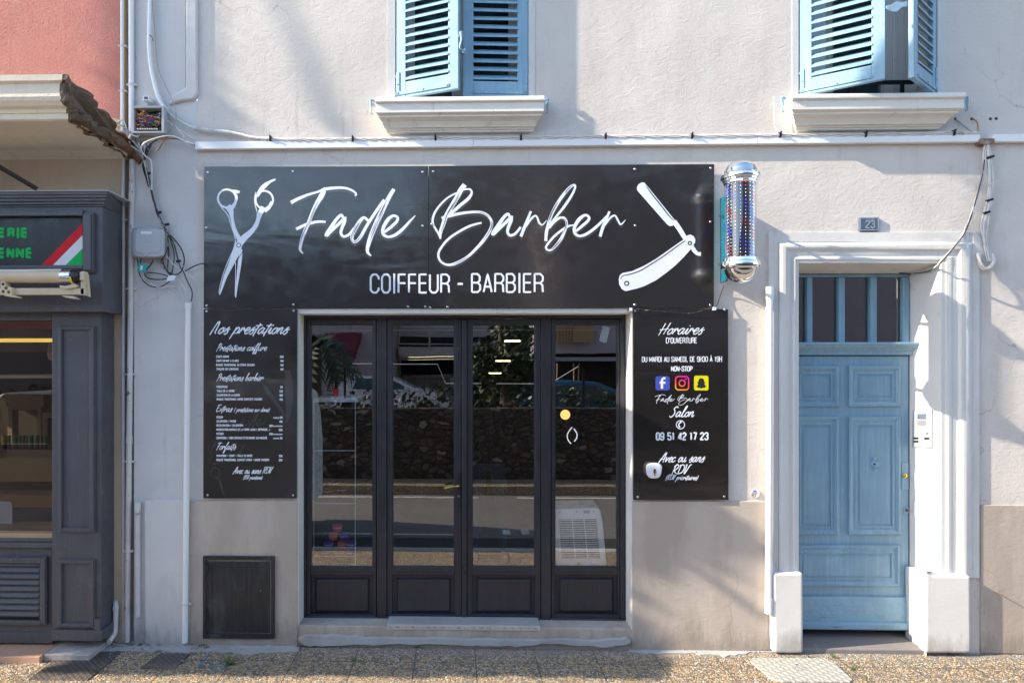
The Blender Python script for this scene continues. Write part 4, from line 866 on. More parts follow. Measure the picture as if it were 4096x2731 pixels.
def panel_mesh(pts_top, pts_bot, p, thick=.004, wav=0.0, seed=0, n=60, m=24):
    """slightly wavy sheet between two measured edges"""
    mb = MB(); rnd = random.Random(seed); ph = [rnd.uniform(0, 6.28) for _ in range(8)]
    F, B = [], []
    for j in range(m + 1):
        for i in range(n + 1):
            u, v = i / n, j / m
            def lerp(e):
                k = u * (len(e) - 1); a = int(min(k, len(e) - 2)); t = k - a; return e[a][0]*(1-t)+e[a+1][0]*t, e[a][1]*(1-t)+e[a+1][1]*t
            tx, ty = lerp(pts_top); bx, by = lerp(pts_bot)
            x, y = tx*(1-v)+bx*v, ty*(1-v)+by*v
            env = math.sin(math.pi*u) ** .5 * math.sin(math.pi*v) ** .5 if 0 < u < 1 and 0 < v < 1 else 0
            w = wav * env * (math.sin(2.2*v*6.28+ph[0]+u*1.5) + .5*math.sin(3.4*u*6.28+ph[1]) + .4*math.sin(5*v*6.28+ph[2]+3*u) )
            q = pt(x, y, p); F.append((q.x, -p - w, q.z)); B.append((q.x, -p + thick, q.z))
    N = n + 1; fs = [(j*N+i, j*N+i+1, (j+1)*N+i+1, (j+1)*N+i) for j in range(m) for i in range(n)]
    k = len(F); mb.add(F + B, fs + [tuple(k + q for q in f)[::-1] for f in fs] +
        [(i, i+1, k+i+1, k+i) for i in range(n)] + [(m*N+i, m*N+i+1, k+m*N+i+1, k+m*N+i) for i in range(n)] + [(j*N, (j+1)*N, k+(j+1)*N, k+j*N) for j in range(m)] + [(j*N+n, (j+1)*N+n, k+(j+1)*N+n, k+j*N+n) for j in range(m)])
    return mb
SP = 0.030; LP = SP + 0.0016
sg = thing('main_sign', (0.2, -.02, Z(1232)), 'long glossy black shop sign with white brush lettering, scissors and a straight razor', 'sign')
panel_mesh([(817, 667), (1713, 665)], [(815, 1232), (1713, 1232)], SP, .006, .00035, 1).build('sign_panel', M['sign'], sg, smooth=True)
panel_mesh([(1715, 665), (2100, 661), (2857, 657)], [(1715, 1232), (2100, 1232), (2855, 1231)], SP + .0004, .006, .0004, 3).build('sign_panel', M['sign'], sg, smooth=True)
mb = MB(); big(mb, LP - .0003, None, 12, 1.0); mb.build('printed_outline', M['ghostp'], sg)
mb = MB(); big(mb, LP + .0006); mb.build('brush_lettering', M['letter'], sg)
# dry-brush scratches inside the strokes
rnd = random.Random(5)
for sts, ox, oy, k in ((FADE[1:2] + FADE[6:8], 1150, 700, SK), (BARB[0:1] + BARB[3:4], 1680, 700, SK), (BER[0:2], 2150, 700, SB)):
    for s in sts:
        mb = MB(); P = [(ox + x*k, oy + y*k, w*k*.88) for x, y, w in s]; C = catmull(P, 8); n = len(C)
        for r in range(5):
            a = rnd.randint(int(n*.18), int(n*.55)); b = min(n - 2, a + rnd.randint(8, 22)); o = rnd.uniform(-.28, .28)
            Q = []
            for i in range(a, b):
                tx, ty = C[i+1][0]-C[i-1][0], C[i+1][1]-C[i-1][1]; l = math.hypot(tx, ty) or 1
                Q.append((C[i][0] - ty/l*C[i][2]*o, C[i][1] + tx/l*C[i][2]*o, 1.6 * math.sin(math.pi*(i-a+.5)/(b-a)) + .3))
            if len(Q) > 3: mb.ribbon(Q, LP + .0018, sub=1)
        mb.build('brush_scratches', M['ghost'], sg)
mb = MB(); caps(mb, 'COIFFEUR', 1479, 1800, 1094, 1174, 7.6, LP, .42); caps(mb, '-', 1829, 1853, 1094, 1174, 9, LP); caps(mb, 'BARBIER', 1884, 2175, 1092, 1172, 7.6, LP, .42)
mb.build('subtitle_lettering', M['letter'], sg)
q = lambda ox, oy, k: (lambda L: [(ox + a[0]*k, oy + a[1]*k, *(w*k*(.8 if k < .469 and a[0] < 700 else 1) for w in a[2:])) for a in L])
s8 = q(800, 600, .46768)
mb = MB()
mb.ring(800+230*.4677, 600+415*.4677, 36, 8, LP); mb.ring(800+550*.4677, 600+427*.4677, 35, 8, LP, ry=36)
for L in ([(235,480,70),(262,520,60),(272,570,38),(285,640,34),(305,700,40),(335,760,50)], [(270,345,12),(300,352,30),(338,363,28)], [(300,360,20),(315,410,22),(290,480,30),(262,510,40)],
          [(150,440,8),(195,505,9),(240,560,9),(265,640,8),(290,715,8),(304,762,10)],
          [(645,252,20),(600,272,28),(555,305,48),(515,350,46),(490,400,26)], [(478,360,10),(466,420,9),(474,480,9),(489,540,9),(478,610,9),(440,680,9)],
          [(545,490,60),(520,530,56),(500,590,40),(478,650,44),(430,705,56),(375,755,70),(335,800,80)], [(615,440,26),(590,490,40),(550,520,50)],
          [(335,795,78),(318,850,80),(290,920,70),(255,1000,52),(215,1090,36),(180,1200,20),(168,1238,12)], [(305,770,8),(285,850,8),(240,950,8),(200,1060,8),(170,1170,8),(163,1225,8)],
          [(355,850,18),(345,920,38),(335,1000,36),(322,1100,28),(310,1200,18),(305,1262,10)], [(304,960,7),(304,1080,7),(302,1180,7),(300,1250,7)]):
    mb.ribbon(s8(L), LP, sub=5)
em = mb.build('scissors_emblem', M['letter'], sg)
mb = MB(); mb.ring(800+331*.4677, 600+815*.4677, 8, 2.6, LP + .0005); mb.ribbon(s8([(372,855,5),(345,900,5),(318,945,5)]), LP + .0006); mb.build('pivot', M['ghost'], em)
s9 = lambda L: [(1800 + x*.46768, 600 + y*.46768) for x, y in L]
s9w = q(1800, 600, .46768)
mb = MB(); mb.flat(s9([(1600,345),(1598,318),(1612,295),(1640,277),(1662,280),(1690,312),(1925,603),(1918,632),(1905,648),(1880,652),(1856,636)]), LP)
mb.ribbon(s9w([(1915,610,44),(1965,680,42),(2005,745,40),(2045,790,42)]), LP + .0002); mb.ribbon(s9w([(2055,810,44),(2085,855,36),(2115,885,30),(2146,890,34)]), LP + .0002)
mb.flat(s9([(2012,757),(2030,732),(2055,722),(2085,738),(2098,765),(2096,792),(2060,848),(2000,915),(1930,985),(1850,1050),(1760,1115),(1660,1165),(1560,1197),(1500,1206),(1470,1190),(1447,1150),(1443,1105),(1452,1072),(1475,1052),(1560,1035),(1660,990),(1760,932),(1860,862),(1950,798)]), LP + .0006)
em = mb.build('razor_emblem', M['letter'], sg)
mb = MB(); mb.ribbon(s9w([(1672,300,3),(1720,370,8),(1800,470,8),(1870,560,7),(1912,604,3)]), LP + .0012)
mb.ribbon(s9w([(2010,778,7),(1930,832,8),(1830,905,8),(1730,970,8),(1630,1030,8),(1540,1062,7),(1480,1075,6),(1458,1105,4)]), LP + .0012)
mb.ribbon(s9w([(2068,850,5),(1990,940,6),(1900,1020,6),(1780,1110,6),(1640,1175,6),(1540,1200,4)]), LP + .0012)
for cx, cy, r in ((2051, 797, 14), (1511, 1140, 17)): mb.ring(1800+cx*.46768, 600+cy*.46768, r*.46768, 4.4, LP + .0012)
mb.build('razor_lines', M['ghost'], em)
screws([(831, 690), (825, 911), (826, 1222), (1171, 686), (1173, 1218), (1691, 688), (1733, 686), (1691, 904), (1727, 897), (1632, 1226), (1701, 1227), (1720, 1230), (1790, 1228), (2540, 677), (2843, 673), (2541, 902), (2842, 888), (2540, 1219), (2841, 1220)], sg, SP + .0015)
# price list
pl = thing('price_list_sign', (pt(1000, 1992, 0).x, -.02, Z(1992)), 'tall glossy black price list panel left of the shop front', 'sign')
panel_mesh([(815, 1237), (1189, 1237)], [(813, 1992), (1187, 1992)], SP, .006, .0003, 5, 24, 48).build('sign_panel', M['sign'], pl, smooth=True)
k = 400 / 2323
mb = MB(); P = LP
def T(text, cx0, cx1, cyt, cyb, oy, w=1.45):
    m = MB(); caps(m, text, 800 + cx0*k, 800 + cx1*k, oy + cyt*k, oy + cyb*k, w, P, .30); m.build('price' if cx0 > 1600 else 'service_line', M['letter'], pl)
sm = MB()
line_script(pl, 'Nos prestations', 839, 1160, 1334, 24, 5.6, P); line_script(pl, 'Prestations coiffure', 865, 1068, 1402, 14, 3.0, P)
line_script(pl, 'Prestations barbier', 866, 1056, 1522, 14, 3.0, P); line_script(pl, 'Extras', 866, 932, 1646, 14, 3.0, P); line_script(pl, '( prestations sur devis)', 936, 1079, 1646, 9.5, 2.2, P)
line_script(pl, 'Forfaits', 866, 946, 1797, 14, 3.0, P); line_script(pl, 'Avec ou sans RDV', 931, 1096, 1893, 13.5, 3.0, P); line_script(pl, '(RDV prioritaires)', 973, 1050, 1916, 8.5, 1.9, P)
for t, a, b, c, d in (('COUPE HOMME', 375, 680, 1110, 1166), ('COUPE ENFANT (-13 ANS)', 375, 902, 1208, 1262), ('RASAGE TRADITIONNEL DU CRÂNE (RASOIR)', 373, 1275, 1304, 1358), ('TRAÇAGE DES CONTOURS', 377, 893, 1400, 1454)): T(t, a, b, c, d, 1230)
for t, a, b, c, d in (('20€', 1853, 1942, 1116, 1170), ('15€', 1862, 1942, 1213, 1267), ('15€', 1862, 1942, 1310, 1364), ('10€', 1862, 1942, 1406, 1460)): T(t, a, b, c, d, 1230, 1.6)
for t, a, b, c, d in (('MOUSTACHE', 387, 642, 418, 472), ('TAILLE DE LA BARBE', 388, 808, 514, 568), ('COLORATION DE LA BARBE', 386, 930, 610, 664), ('RASAGE TRADITIONNEL BARBE COMPLÈTE (RASOIR)', 385, 1447, 706, 760),
    ('DESSIN', 382, 533, 1122, 1176), ('COLORATION / PATINE', 383, 842, 1217, 1271), ('DÉCOLORATION / COLORATION', 382, 1002, 1313, 1367), ('MODIFICATION DURABLE DE LA FORME (CURLY, DÉFRISAGE...)', 381, 1627, 1410, 1464), ('MÈCHES', 381, 553, 1505, 1559)): T(t, a, b, c, d, 1470)
for t, a, b, c, d in (('5€', 1862, 1922, 424, 478), ('13€', 1842, 1922, 520, 574), ('10€', 1842, 1922, 616, 670), ('15€', 1842, 1922, 712, 766), ('5€', 1858, 1917, 1130, 1184), ('15€', 1838, 1917, 1226, 1280), ('20€', 1606, 1690, 1322, 1376), ('20€', 1829, 1917, 1418, 1472), ('25€', 1606, 1690, 1512, 1566)): T(t, a, b, c, d, 1470, 1.6)
for t, a, b, c, d in (('À PARTIR DE', 1700, 1850, 1148, 1184), ('PAR APPLICATION', 1698, 1915, 1342, 1374), ('PAR APPLICATION', 1698, 1915, 1532, 1564)): T(t, a, b, c, d, 1470, 1.0)
T('À PARTIR DE', 1698, 1845, 174, 208, 1720, 1.0); T('SHAMPOING / SOIN CHEVEUX ET/OU BARBE SUR-MESURE', 380, 1563, 150, 206, 1720); T('5€', 1857, 1915, 156, 210, 1720, 1.6)
T('SHAMPOING + COUPE + TAILLE DE BARBE', 380, 1222, 564, 618, 1720); T('30€', 1828, 1915, 570, 624, 1720, 1.6); T('RASAGE TRADITIONNEL COMPLET CRÂNE + BARBE (RASOIR)', 379, 1610, 660, 716, 1720); T('25€', 1828, 1915, 666, 720, 1720, 1.6)
gh = MB()
tf = TF(.33, .33, 1160, 950, 905, 1690)
for sts, ox, oy in ((FADE[3:], 1150, 700),):
    for s in sts: gh.ribbon([(905 + x*.075, 1625 + y*.075, w*.075) for x, y, w in s], LP - .0002, sub=5)
gh.build('watermark_print', M['ghostp'], pl); gh = MB()
for s in BARB: gh.ribbon([(815 + x*.085, 1725 + y*.085, w*.085) for x, y, w in s], LP - .0002, sub=5)
gh.build('watermark_print', M['ghostp'], pl); gh = MB()
gh.ring(862, 1890, 17, 4, LP - .0002, ry=20); gh.ribbon([(868, 1908, 9), (880, 1925, 8), (890, 1960, 9), (900, 1985, 6)], LP - .0002)
gh.build('watermark_print', M['ghostp'], pl); gh = MB()
gh.ribbon([(1045, 1520, 10), (1075, 1570, 16), (1110, 1620, 16), (1140, 1665, 10)], LP - .0002); gh.ribbon([(1150, 1480, 22), (1158, 1560, 34), (1155, 1640, 24), (1146, 1690, 8)], LP - .0002)
gh.build('watermark_print', M['ghostp'], pl)
screws([(826, 1245), (1174, 1243), (830, 1979), (1172, 1980)], pl, SP + .0005)
# opening hours
oh = thing('opening_hours_sign', (pt(2720, 1998, 0).x, -.02, Z(1998)), 'tall glossy black opening hours panel right of the shop front', 'sign')
panel_mesh([(2532, 1236), (2912, 1236)], [(2533, 1998), (2914, 1998)], SP, .006, .0003, 9, 24, 48).build('sign_panel', M['sign'], oh, smooth=True)
r1 = lambda x, y: (2480 + x*.2551, 1220 + y*.2551); r2 = lambda x, y: (2480 + x*.2551, 1600 + y*.2551)
sm = MB()
line_script(oh, 'Horaires', 2634, 2819, 1337, 23, 4.6, P, drop=.01)
tf = TF((2836-2619)/(2512-1157), (1622-1572)/(1060-720)*.92, 1157, 720, 2619, 1574)
big(sm, P, tf)
line_script(oh, 'Salon', 2678, 2778, 1666, 20, 4.8, P, .35); line_script(oh, 'Avec ou sans', 2634, 2822, 1847, 19, 4.4, P, drop=.006); line_script(oh, 'RDV', 2686, 2768, 1895, 19, 4.8, P, .35); line_script(oh, '(RDV prioritaires)', 2662, 2793, 1918, 10.5, 2.8, P)
sm.build('script_lettering', M['letter'], oh)
mb = MB(); P2 = P
def C2(t, x0, x1, yt, yb, w, f, gap=.34):
    (a, b), (c, d) = f(x0, yt), f(x1, yb); m_ = MB(); caps(m_, t, a, c, b, d, w, P, gap, -.004); m_.build('text_line', M['letter'], oh)
C2("D'OUVERTURE", 720, 1213, 508, 602, 3.2, r1); C2('DU MARDI AU SAMEDI, DE 9H30 À 19H', 342, 1600, 808, 894, 2.9, r1); C2('NON-STOP', 800, 1140, 956, 1040, 3.8, r1); C2('09 51 42 17 23', 560, 1390, 502, 632, 6.0, r2, .46)
mb.ring(2722, 1698, 16.5, 3.2, P); mb.ribbon([(2726, 1686, 8), (2718, 1692, 5), (2715, 1700, 5), (2719, 1709, 8)], P)
mb.build('telephone_mark', M['letter'], oh)
def rrect(mb, x0, y0, x1, y1, r, p):
    pts = []
    for cx, cy, a0 in ((x1-r, y0+r, -90), (x1-r, y1-r, 0), (x0+r, y1-r, 90), (x0+r, y0+r, 180)):
        for i in range(5): a = R(a0 + i * 22.5); pts.append((cx + r*math.cos(a), cy + r*math.sin(a)))
    mb.flat(pts, p)
i0 = P
mb = MB(); rrect(mb, 2622, 1504, 2679, 1561, 9, i0); ic = mb.build('blue_icon', M['fb'], oh)
mb = MB(); mb.ribbon([(2662, 1512, 8), (2652, 1514, 9), (2648, 1524, 9.5), (2648, 1554, 9.5)], i0 + .0004); mb.ribbon([(2638, 1530, 7.5), (2662, 1530, 7.5)], i0 + .0005); mb.build('icon_mark', M['letter'], ic)
mb = MB()
def gm():
    m, nt, b = _new('icon_gradient'); s = nt.nodes.new('ShaderNodeSeparateXYZ'); nt.links.new(co_of(nt, 'World'), s.inputs[0])
    zt_, zb_ = Z(1503), Z(1560); f = _ramp(nt, _math(nt, 'ADD', s.outputs[2], _math(nt, 'MULTIPLY', s.outputs[0], .5)), zb_ + .5*X(2700) , zt_ + .5*X(2757))
    c = nt.nodes.new('ShaderNodeValToRGB'); nt.links.new(f, c.inputs[0]); e = c.color_ramp.elements; e[0].color = (.9, .42, .03, 1); e[1].color = (.7, .01, .5, 1); k_ = e.new(.45); k_.color = (.85, .06, .05, 1)
    nt.links.new(c.outputs[0], b.inputs['Base Color']); b.inputs['Roughness'].default_value = .3; return m
rr = []
for cx, cy, a0 in ((2743, 1517, -90), (2743, 1547, 0), (2714, 1547, 90), (2714, 1517, 180)):
    for i in range(4): a = R(a0 + i * 30); rr.append((cx + 11.5*math.cos(a), cy + 11.5*math.sin(a), 5.5))
rr.append(rr[0]); mb.ribbon(rr, i0, sub=2); mb.ring(2728.5, 1532, 12, 5.5, i0 + .0005); mb.ring(2743, 1516, 1.8, 3.4, i0 + .0008); mb.build('gradient_icon', gm(), oh)
mb = MB(); rrect(mb, 2776, 1502, 2834, 1561, 8, i0); ic = mb.build('yellow_icon', M['yel'], oh)
mb = MB(); mb.flat([(2805, 1512), (2812, 1514), (2816, 1520), (2817, 1528), (2822, 1528), (2820, 1532), (2817, 1534), (2820, 1541), (2826, 1545), (2820, 1548), (2818, 1551), (2811, 1550), (2805, 1554), (2799, 1550), (2792, 1551), (2790, 1548), (2784, 1545), (2790, 1541), (2793, 1534), (2790, 1532), (2788, 1528), (2793, 1528), (2794, 1520), (2798, 1514)], i0 + .0004); mb.build('icon_mark', M['ghost'], ic)
screws([(2541, 1243), (2899, 1238), (2551, 1987), (2897, 1985)], oh, SP + .0005)
# key switch
ks = thing('key_switch', (pt(2615, 1912, .03).x, -.03, Z(1912)), 'small rounded white key switch box on the opening hours panel', 'key switch')
c0 = pt(2615, 1883, SP)
def rsq(px, py, hw, hh, p, n=28, e=3.2, taper=.0):
    out = []
    for i in range(n):
        a = 2*math.pi*i/n; ca, sa = math.cos(a), math.sin(a); r = (abs(ca)**e + abs(sa)**e) ** (-1/e); t = 1 - taper * (sa + 0) 
        out.append(pt(px + hw*r*ca*(1 - taper*sa), py + hh*r*sa, p))
    return out
mb = MB(); mb.loft([rsq(2616, 1882, 31, 31, SP + .001, taper=.14), rsq(2616, 1882, 31, 31, SP + .035, taper=.14), rsq(2617, 1883, 28, 28, SP + .043, taper=.14)]); mb.build('housing', M['whitepl'], ks, smooth=True)
mb = MB(); mb.loft([rsq(2619, 1886, 24, 25, SP + .042, taper=.14), rsq(2619, 1886, 23.5, 24.5, SP + .046, taper=.14)]); mb.build('face_plate', M['whitepl'], ks, smooth=True)
mb = MB(); mb.disc(2619, 1888, .010, SP + .052, SP + .045, 14); mb.rect(2617, 1888, 2621, 1903, SP + .051, SP + .045); mb.build('lock_cylinder', M['brass'], ks, smooth=True)
mb = MB(); mb.disc(2619, 1879, .008, SP + .0475, SP + .044, 12); mb.build('keyhole', M['black'], ks)
# ================================================================== BARBER POLE
bpx = thing('barber_pole', (pt(2890, 1110, 0).x, 0, Z(1110)), 'chrome barber pole with red, white and blue light dots beside the sign', 'barber pole')
pc = pt(2962, 900, .318); k = 4.682 / 2700; zz = lambda y: 2.09 + (1460 - y) * k
r = 59 * k
mb = MB(); bx = pt(2896, 930, .04).x
mb.box(bx - .012, bx + .006, -.10, -.002, zz(1112) , zz(756)); mb.box(bx - .016, bx - .012, -.115, -.10, zz(1112), zz(756))
mb.box(bx, pc.x, -.25, -.10, zz(792), zz(776)); mb.box(bx, pc.x, -.25, -.10, zz(1080), zz(1062)); mb.build('wall_bracket', M['bracket'], bpx, bevel=.003)
mb = MB()
for y in (837, 1040): mb.lathe((bx - .040, -.06, zz(y)), [(.012, 0), (.012, .012), (.007, .018)], 10, 'x')
mb.build('bracket_bolt', M['screw'], bpx)
mb = MB(); mb.lathe((pc.x, pc.y, 0), [(r * .98, zz(748)), (r * 1.06, zz(744)), (r * 1.06, zz(737)), (r * 1.12, zz(735)), (r*1.13, zz(728)), (r*1.22, zz(726)), (r * 1.25, zz(719)), (r * 1.22, zz(711)), (r * 1.10, zz(707)), (r * 1.04, zz(703)), (r * 1.0, zz(690)), (r * .88, zz(675)), (r * .66, zz(664)), (r * .35, zz(657)), (.001, zz(655))], 48); mb.build('top_cap', M['chrome'], bpx, smooth=True)
mb = MB(); mb.lathe((pc.x, pc.y, 0), [(r * .98, zz(1036)), (r * 1.08, zz(1040)), (r * 1.10, zz(1050)), (r * 1.20, zz(1053)), (r * 1.25, zz(1062)), (r * 1.25, zz(1072)), (r * 1.20, zz(1080)), (r * 1.02, zz(1083)), (r * .98, zz(1095)), (r * .84, zz(1113)), (r * .6, zz(1127)), (r * .3, zz(1135)), (.001, zz(1137))], 48); mb.build('bottom_cap', M['chrome'], bpx, smooth=True)
mb = MB(); mb.lathe((pc.x, pc.y, 0), [(r, zz(1040)), (r, zz(740))], 48); mb.build('glass_tube', glass('pole_glass', .09, (.97, .98, .99)), bpx, smooth=True)
ri = r * .80
mb = MB(); mb.lathe((pc.x, pc.y, 0), [(ri, zz(1040)), (ri, zz(740))], 48); mb.build('black_drum', paint('black_drum', (.006, .006, .014), .12, .1, 4, 0), bpx, smooth=True)
mb = MB()
cols, rows = 16, 22
for c in range(cols):
    a = 2 * math.pi * c / cols
    for rr_ in range(rows):
        z = zz(1034 - rr_ * 13.6)
        ph = (rr_ + c * 1.15) % 11
        mb.mi = 0 if ph < 1.8 else (1 if 4.4 < ph < 8.0 else 2)
        mb.ball((pc.x + (ri + .002) * math.cos(a), pc.y + (ri + .002) * math.sin(a), z), .0028, 5)
mb.build('light_dots', [emit('red_led', (1, .04, .03), 1.0), emit('blue_led', (.08, .10, 1), 2.2), emit('white_led', (.85, .88, 1), .5)], bpx)
# lead from the pole
mb = MB(); mb.ptube([(2905, 1120, .10), (2893, 1150, .03), (2880, 1185, .02), (2862, 1228, .045), (2820, 1240, .05), (2760, 1254, .04), (2700, 1250, .04), (2620, 1245, .04), (2560, 1238, .045), (2525, 1236, .045), (2510, 1240, .02), (2492, 1252, -.10)], .0035, 6); ld = mb.build('power_lead', M['blackc'], None, smooth=True)
tag(ld, 'thin black power lead sagging along the top of the opening hours panel', 'cable')
mb = MB(); mb.rect(2521, 1231, 2530, 1243, .055, .03); mb.rect(2855, 1228, 2865, 1240, .055, .03); mb.build('cable_clip', M['whitepl'], ld)
# ================================================================== TRUNKING, CABLES, PIPES, BOXES
def trunk(x0, x1, yt0, yt1, h, lab, joints, p=.042):
    t = thing('cable_trunking', (pt((x0+x1)/2, yt0, 0).x, 0, Z(yt0 + h)), lab, 'cable trunking', 'white cable trunking along the facade')
    js = [x0] + joints + [x1]
    for a, b in zip(js[:-1], js[1:]):
        f = lambda x: yt0 + (yt1 - yt0) * (x - x0) / (x1 - x0)
        mb = MB(); A = [pt(a, f(a), p), pt(b - 1, f(b), p), pt(b - 1, f(b) + h, p), pt(a, f(a) + h, p)]
        Bk = [Vector((q.x, .0, q.z)) for q in A]; mb.loft([A, Bk]); mb.build('trunking_length', M['pvc'], t, bevel=.003)
    return t
trunk(780, 3922, 567, 537, 30, 'long white cable trunking above the black sign', [1894, 3032])
trunk(3975, 9000, 537, 495, 30, 'short white cable trunking at the right edge of the photo', [])
rnd = random.Random(3)
# twisted bundle on top of the trunking
bd = thing('cable_bundle', (X(2300), -.03, Z(560)), 'twisted dirty white cable bundle lying on the long white trunking', 'cable')
path = [(598, -300), (601, -60), (598, 90), (597, 190), (606, 280), (622, 350), (640, 405), (668, 445), (715, 482), (770, 510), (830, 522), (900, 528), (960, 540), (1010, 552), (1083, 557), (1200, 560), (1412, 558), (1600, 556), (1742, 554), (2083, 553), (2428, 548), (2766, 546), (3118, 542), (3460, 540), (3812, 534), (3915, 532)]
C = catmull(path[9:], 10)
for k in range(4):
    P = []
    for i, (x, y) in enumerate(C):
        a = i * .75 + k * 1.57; P.append(pt(x, y + 5.5 * math.sin(a), .035 + .010 * math.cos(a)))
    mb = MB(); mb.tube(P, .0058, 6, 1); mb.build('cable_strand', M['whitec'], bd, smooth=True)
for x in (1083, 1412, 1742, 2083, 2421, 2766, 3118, 3460, 3812):
    y = min(C, key=lambda q: abs(q[0] - x))[1]; mb = MB(); c = pt(x, y, .035); mb.lathe((c.x - .007, c.y, c.z), [(.021, 0), (.021, .014)], 10, 'x'); mb.box(c.x - .004, c.x + .005, c.y - .03, c.y - .018, c.z + .01, c.z + .022); mb.build('cable_tie', M['black'], bd)
# thick cable sheath coming down
mb = MB(); mb.tube([pt(x, y, .03) for x, y in path[:8]], .0155, 10, 5); sh1 = mb.build('conduit_hose', M['pvc'], None, smooth=True); tag(sh1, 'thick white cable sheath curving down past the open junction box', 'cable')
mb = MB(); mb.tube([pt(x, y, .03) for x, y in path[6:11]], .0095, 8, 5); mb.build('cable_end', M['whitec'], sh1, smooth=True)
mb = MB(); mb.ptube([(585, 138, .02), (605, 146, .05), (612, 165, .02)], .003, 5); mb.build('wire_tie', M['blackc'], sh1)
def wire(name, pts, r, m, lab, cat='cable', grp=None, n=6):
    mb = MB(); mb.ptube(pts, r, n, 6); o = mb.build(name, M[m], None, smooth=True); return tag(o, lab, cat, grp)
wire('thin_cable', [(607, -300, .02), (609, 0, .03), (618, 110, .03), (624, 200, .03), (632, 270, .04), (655, 330, .05), (685, 390, .06), (702, 440, .06), (703, 475, .06), (690, 510, .06), (672, 535, .05), (650, 560, .05)], .0036, 'greyc', 'thin grey cable hanging in a wide bow right of the junction box')
# drain and conduit pipes
def pipe(name, x0, x1, yt, yb, p, m, lab, cl=(), cat='pipe', sleeves=(), grp=None, xb=None):
    """vertical pipe; x0,x1 at top, centre drifting to xb at the bottom"""
    cx = (x0 + x1) / 2; xb = cx if xb is None else xb; rad = (x1 - x0) / 2 * (5 - p) / 2700
    mb = MB(); a, b = pt(cx, yt, p), pt(xb, yb, p); mb.tube([a, a.lerp(b, .33), a.lerp(b, .66), b], rad, 14, 0); o = mb.build(name, M[m], None, smooth=True); tag(o, lab, cat, grp)
    f = lambda y: a.lerp(b, (y - yt) / (yb - yt))
    for y, h in sleeves:
        q, q2 = f(y - h/2), f(y + h/2); mb = MB(); mb.tube([q2, q], rad * 1.16, 14, 0); mb.build('pipe_sleeve', M[m], o, smooth=True)
    for y in cl:
        q = f(y); mb = MB(); mb.tube([q - Vector((0, 0, .008)), q + Vector((0, 0, .008))], rad * 1.18, 14, 0); mb.box(q.x + rad, q.x + rad + .02, q.y - .008, q.y + .03, q.z - .006, q.z + .006); mb.box(q.x - rad - .015, q.x - rad, q.y - .008, q.y + .03, q.z - .006, q.z + .006); mb.build('pipe_clamp', M['pvcd'], o, bevel=.002)
    return o
pipe('thin_pipe', 482, 497, -400, 560, .0, 'pvc', 'thin white pipe along the pink wall above the balcony', (185, 365))
pipe('thin_pipe', 487, 500, 600, 2560, -.01, 'pvcd', 'thin dirty white pipe running down beside the grey shop front', (880,), xb=494)
pipe('drain_pipe', 514, 535, -400, 530, .02, 'pvc', 'white downpipe entering the open junction box from above', (340,), xb=526)
pipe('drain_pipe', 518, 540, 640, 2565, .01, 'pipefl', 'dirty white downpipe with peeling paint beside the smooth grey corner', (1155, 1497, 1845, 2203), sleeves=((790, 40), (1760, 30)), xb=508)
pipe('short_pipe', 539, 561, 2050, 2465, .02, 'pvcd', 'short capped off white pipe standing near the corner', (), sleeves=((2032, 50), (2055, 14)), xb=551)
mb = MB(); mb.ptube([(462, 2400, -.04), (463, 2415, .02), (463, 2450, .03), (461, 2500, .03), (458, 2532, .04), (447, 2548, .06), (436, 2566, .10)], .019, 12, 5); e = mb.build('elbow_pipe', M['pvcd'], None, smooth=True); tag(e, 'small grey elbow drain pipe bending onto the pavement by the grey shop front', 'pipe')
mb = MB(); a, b = pt(463, 2438, .03), pt(463, 2424, .03); mb.tube([a, b], .0225, 12, 0); mb.build('pipe_sleeve', M['pvcd'], e, smooth=True)
pipe('conduit', 742, 764, 1212, 2568, .035, 'pvc', 'tall white conduit left of the meter hatch with cables entering its top', (2415,), sleeves=((1222, 20),), xb=740)
pipe('conduit', 3065, 3091, 1160, 2450, .05, 'pvc', 'white conduit between the opening hours panel and the blue door', (), sleeves=((1172, 50), (2420, 60)), xb=3074)
# junction box
jb = thing('junction_box', (pt(590, 530, 0).x, -.02, Z(530)), 'open grey junction box crammed with coloured wires', 'junction box')
mb = MB(); mb.frame((526, 424, 656, 532), (536, 432, 646, 525), .09, 0); mb.rect(536, 432, 646, 525, .012, 0); mb.build('box_shell', M['greyp'], jb, bevel=.002)
mb = MB(); mb.rect(537, 433, 645, 524, .018, .010); mb.build('dark_inside', M['black'], jb)
wm = {n: paint(n + '_wire', c, .4, .1, 8, 0) for n, c in (('red', (.55, .03, .03)), ('blue', (.02, .12, .55)), ('white', (.6, .6, .6)), ('yellow', (.65, .42, .02)), ('orange', (.6, .2, .06)), ('violet', (.16, .06, .2)), ('grey', (.25, .25, .27)), ('black', (.015, .015, .02)), ('green', (.03, .25, .06)))}
for n in wm:
    mb = MB()
    for i in range(16 if n in ('violet', 'grey', 'orange', 'white') else 8):
        x, y = rnd.uniform(546, 636), rnd.uniform(448, 512)
        if n == 'blue': y = rnd.uniform(466, 476)
        if n == 'violet': y = rnd.uniform(484, 500)
        P = [(x, y, .03)]
        for _ in range(4): x = min(640, max(542, x + rnd.uniform(-22, 22))); y = min(520, max(442, y + rnd.uniform(-9, 9))); P.append((x, y, rnd.uniform(.03, .085)))
        mb.ptube(P, rnd.uniform(.0016, .003), 4, 3)
        if n in ('red', 'orange'): mb.ball(tuple(pt(*P[-1])), .007, 6)
    mb.build('wires', wm[n], jb)
mb = MB()
for i in range(9): c = pt(552 + i * 9.5, 517, .08); mb.ball(tuple(c), .008, 6, (1, 1, .9))
mb.build('terminal_strip', M['creamw'], jb)
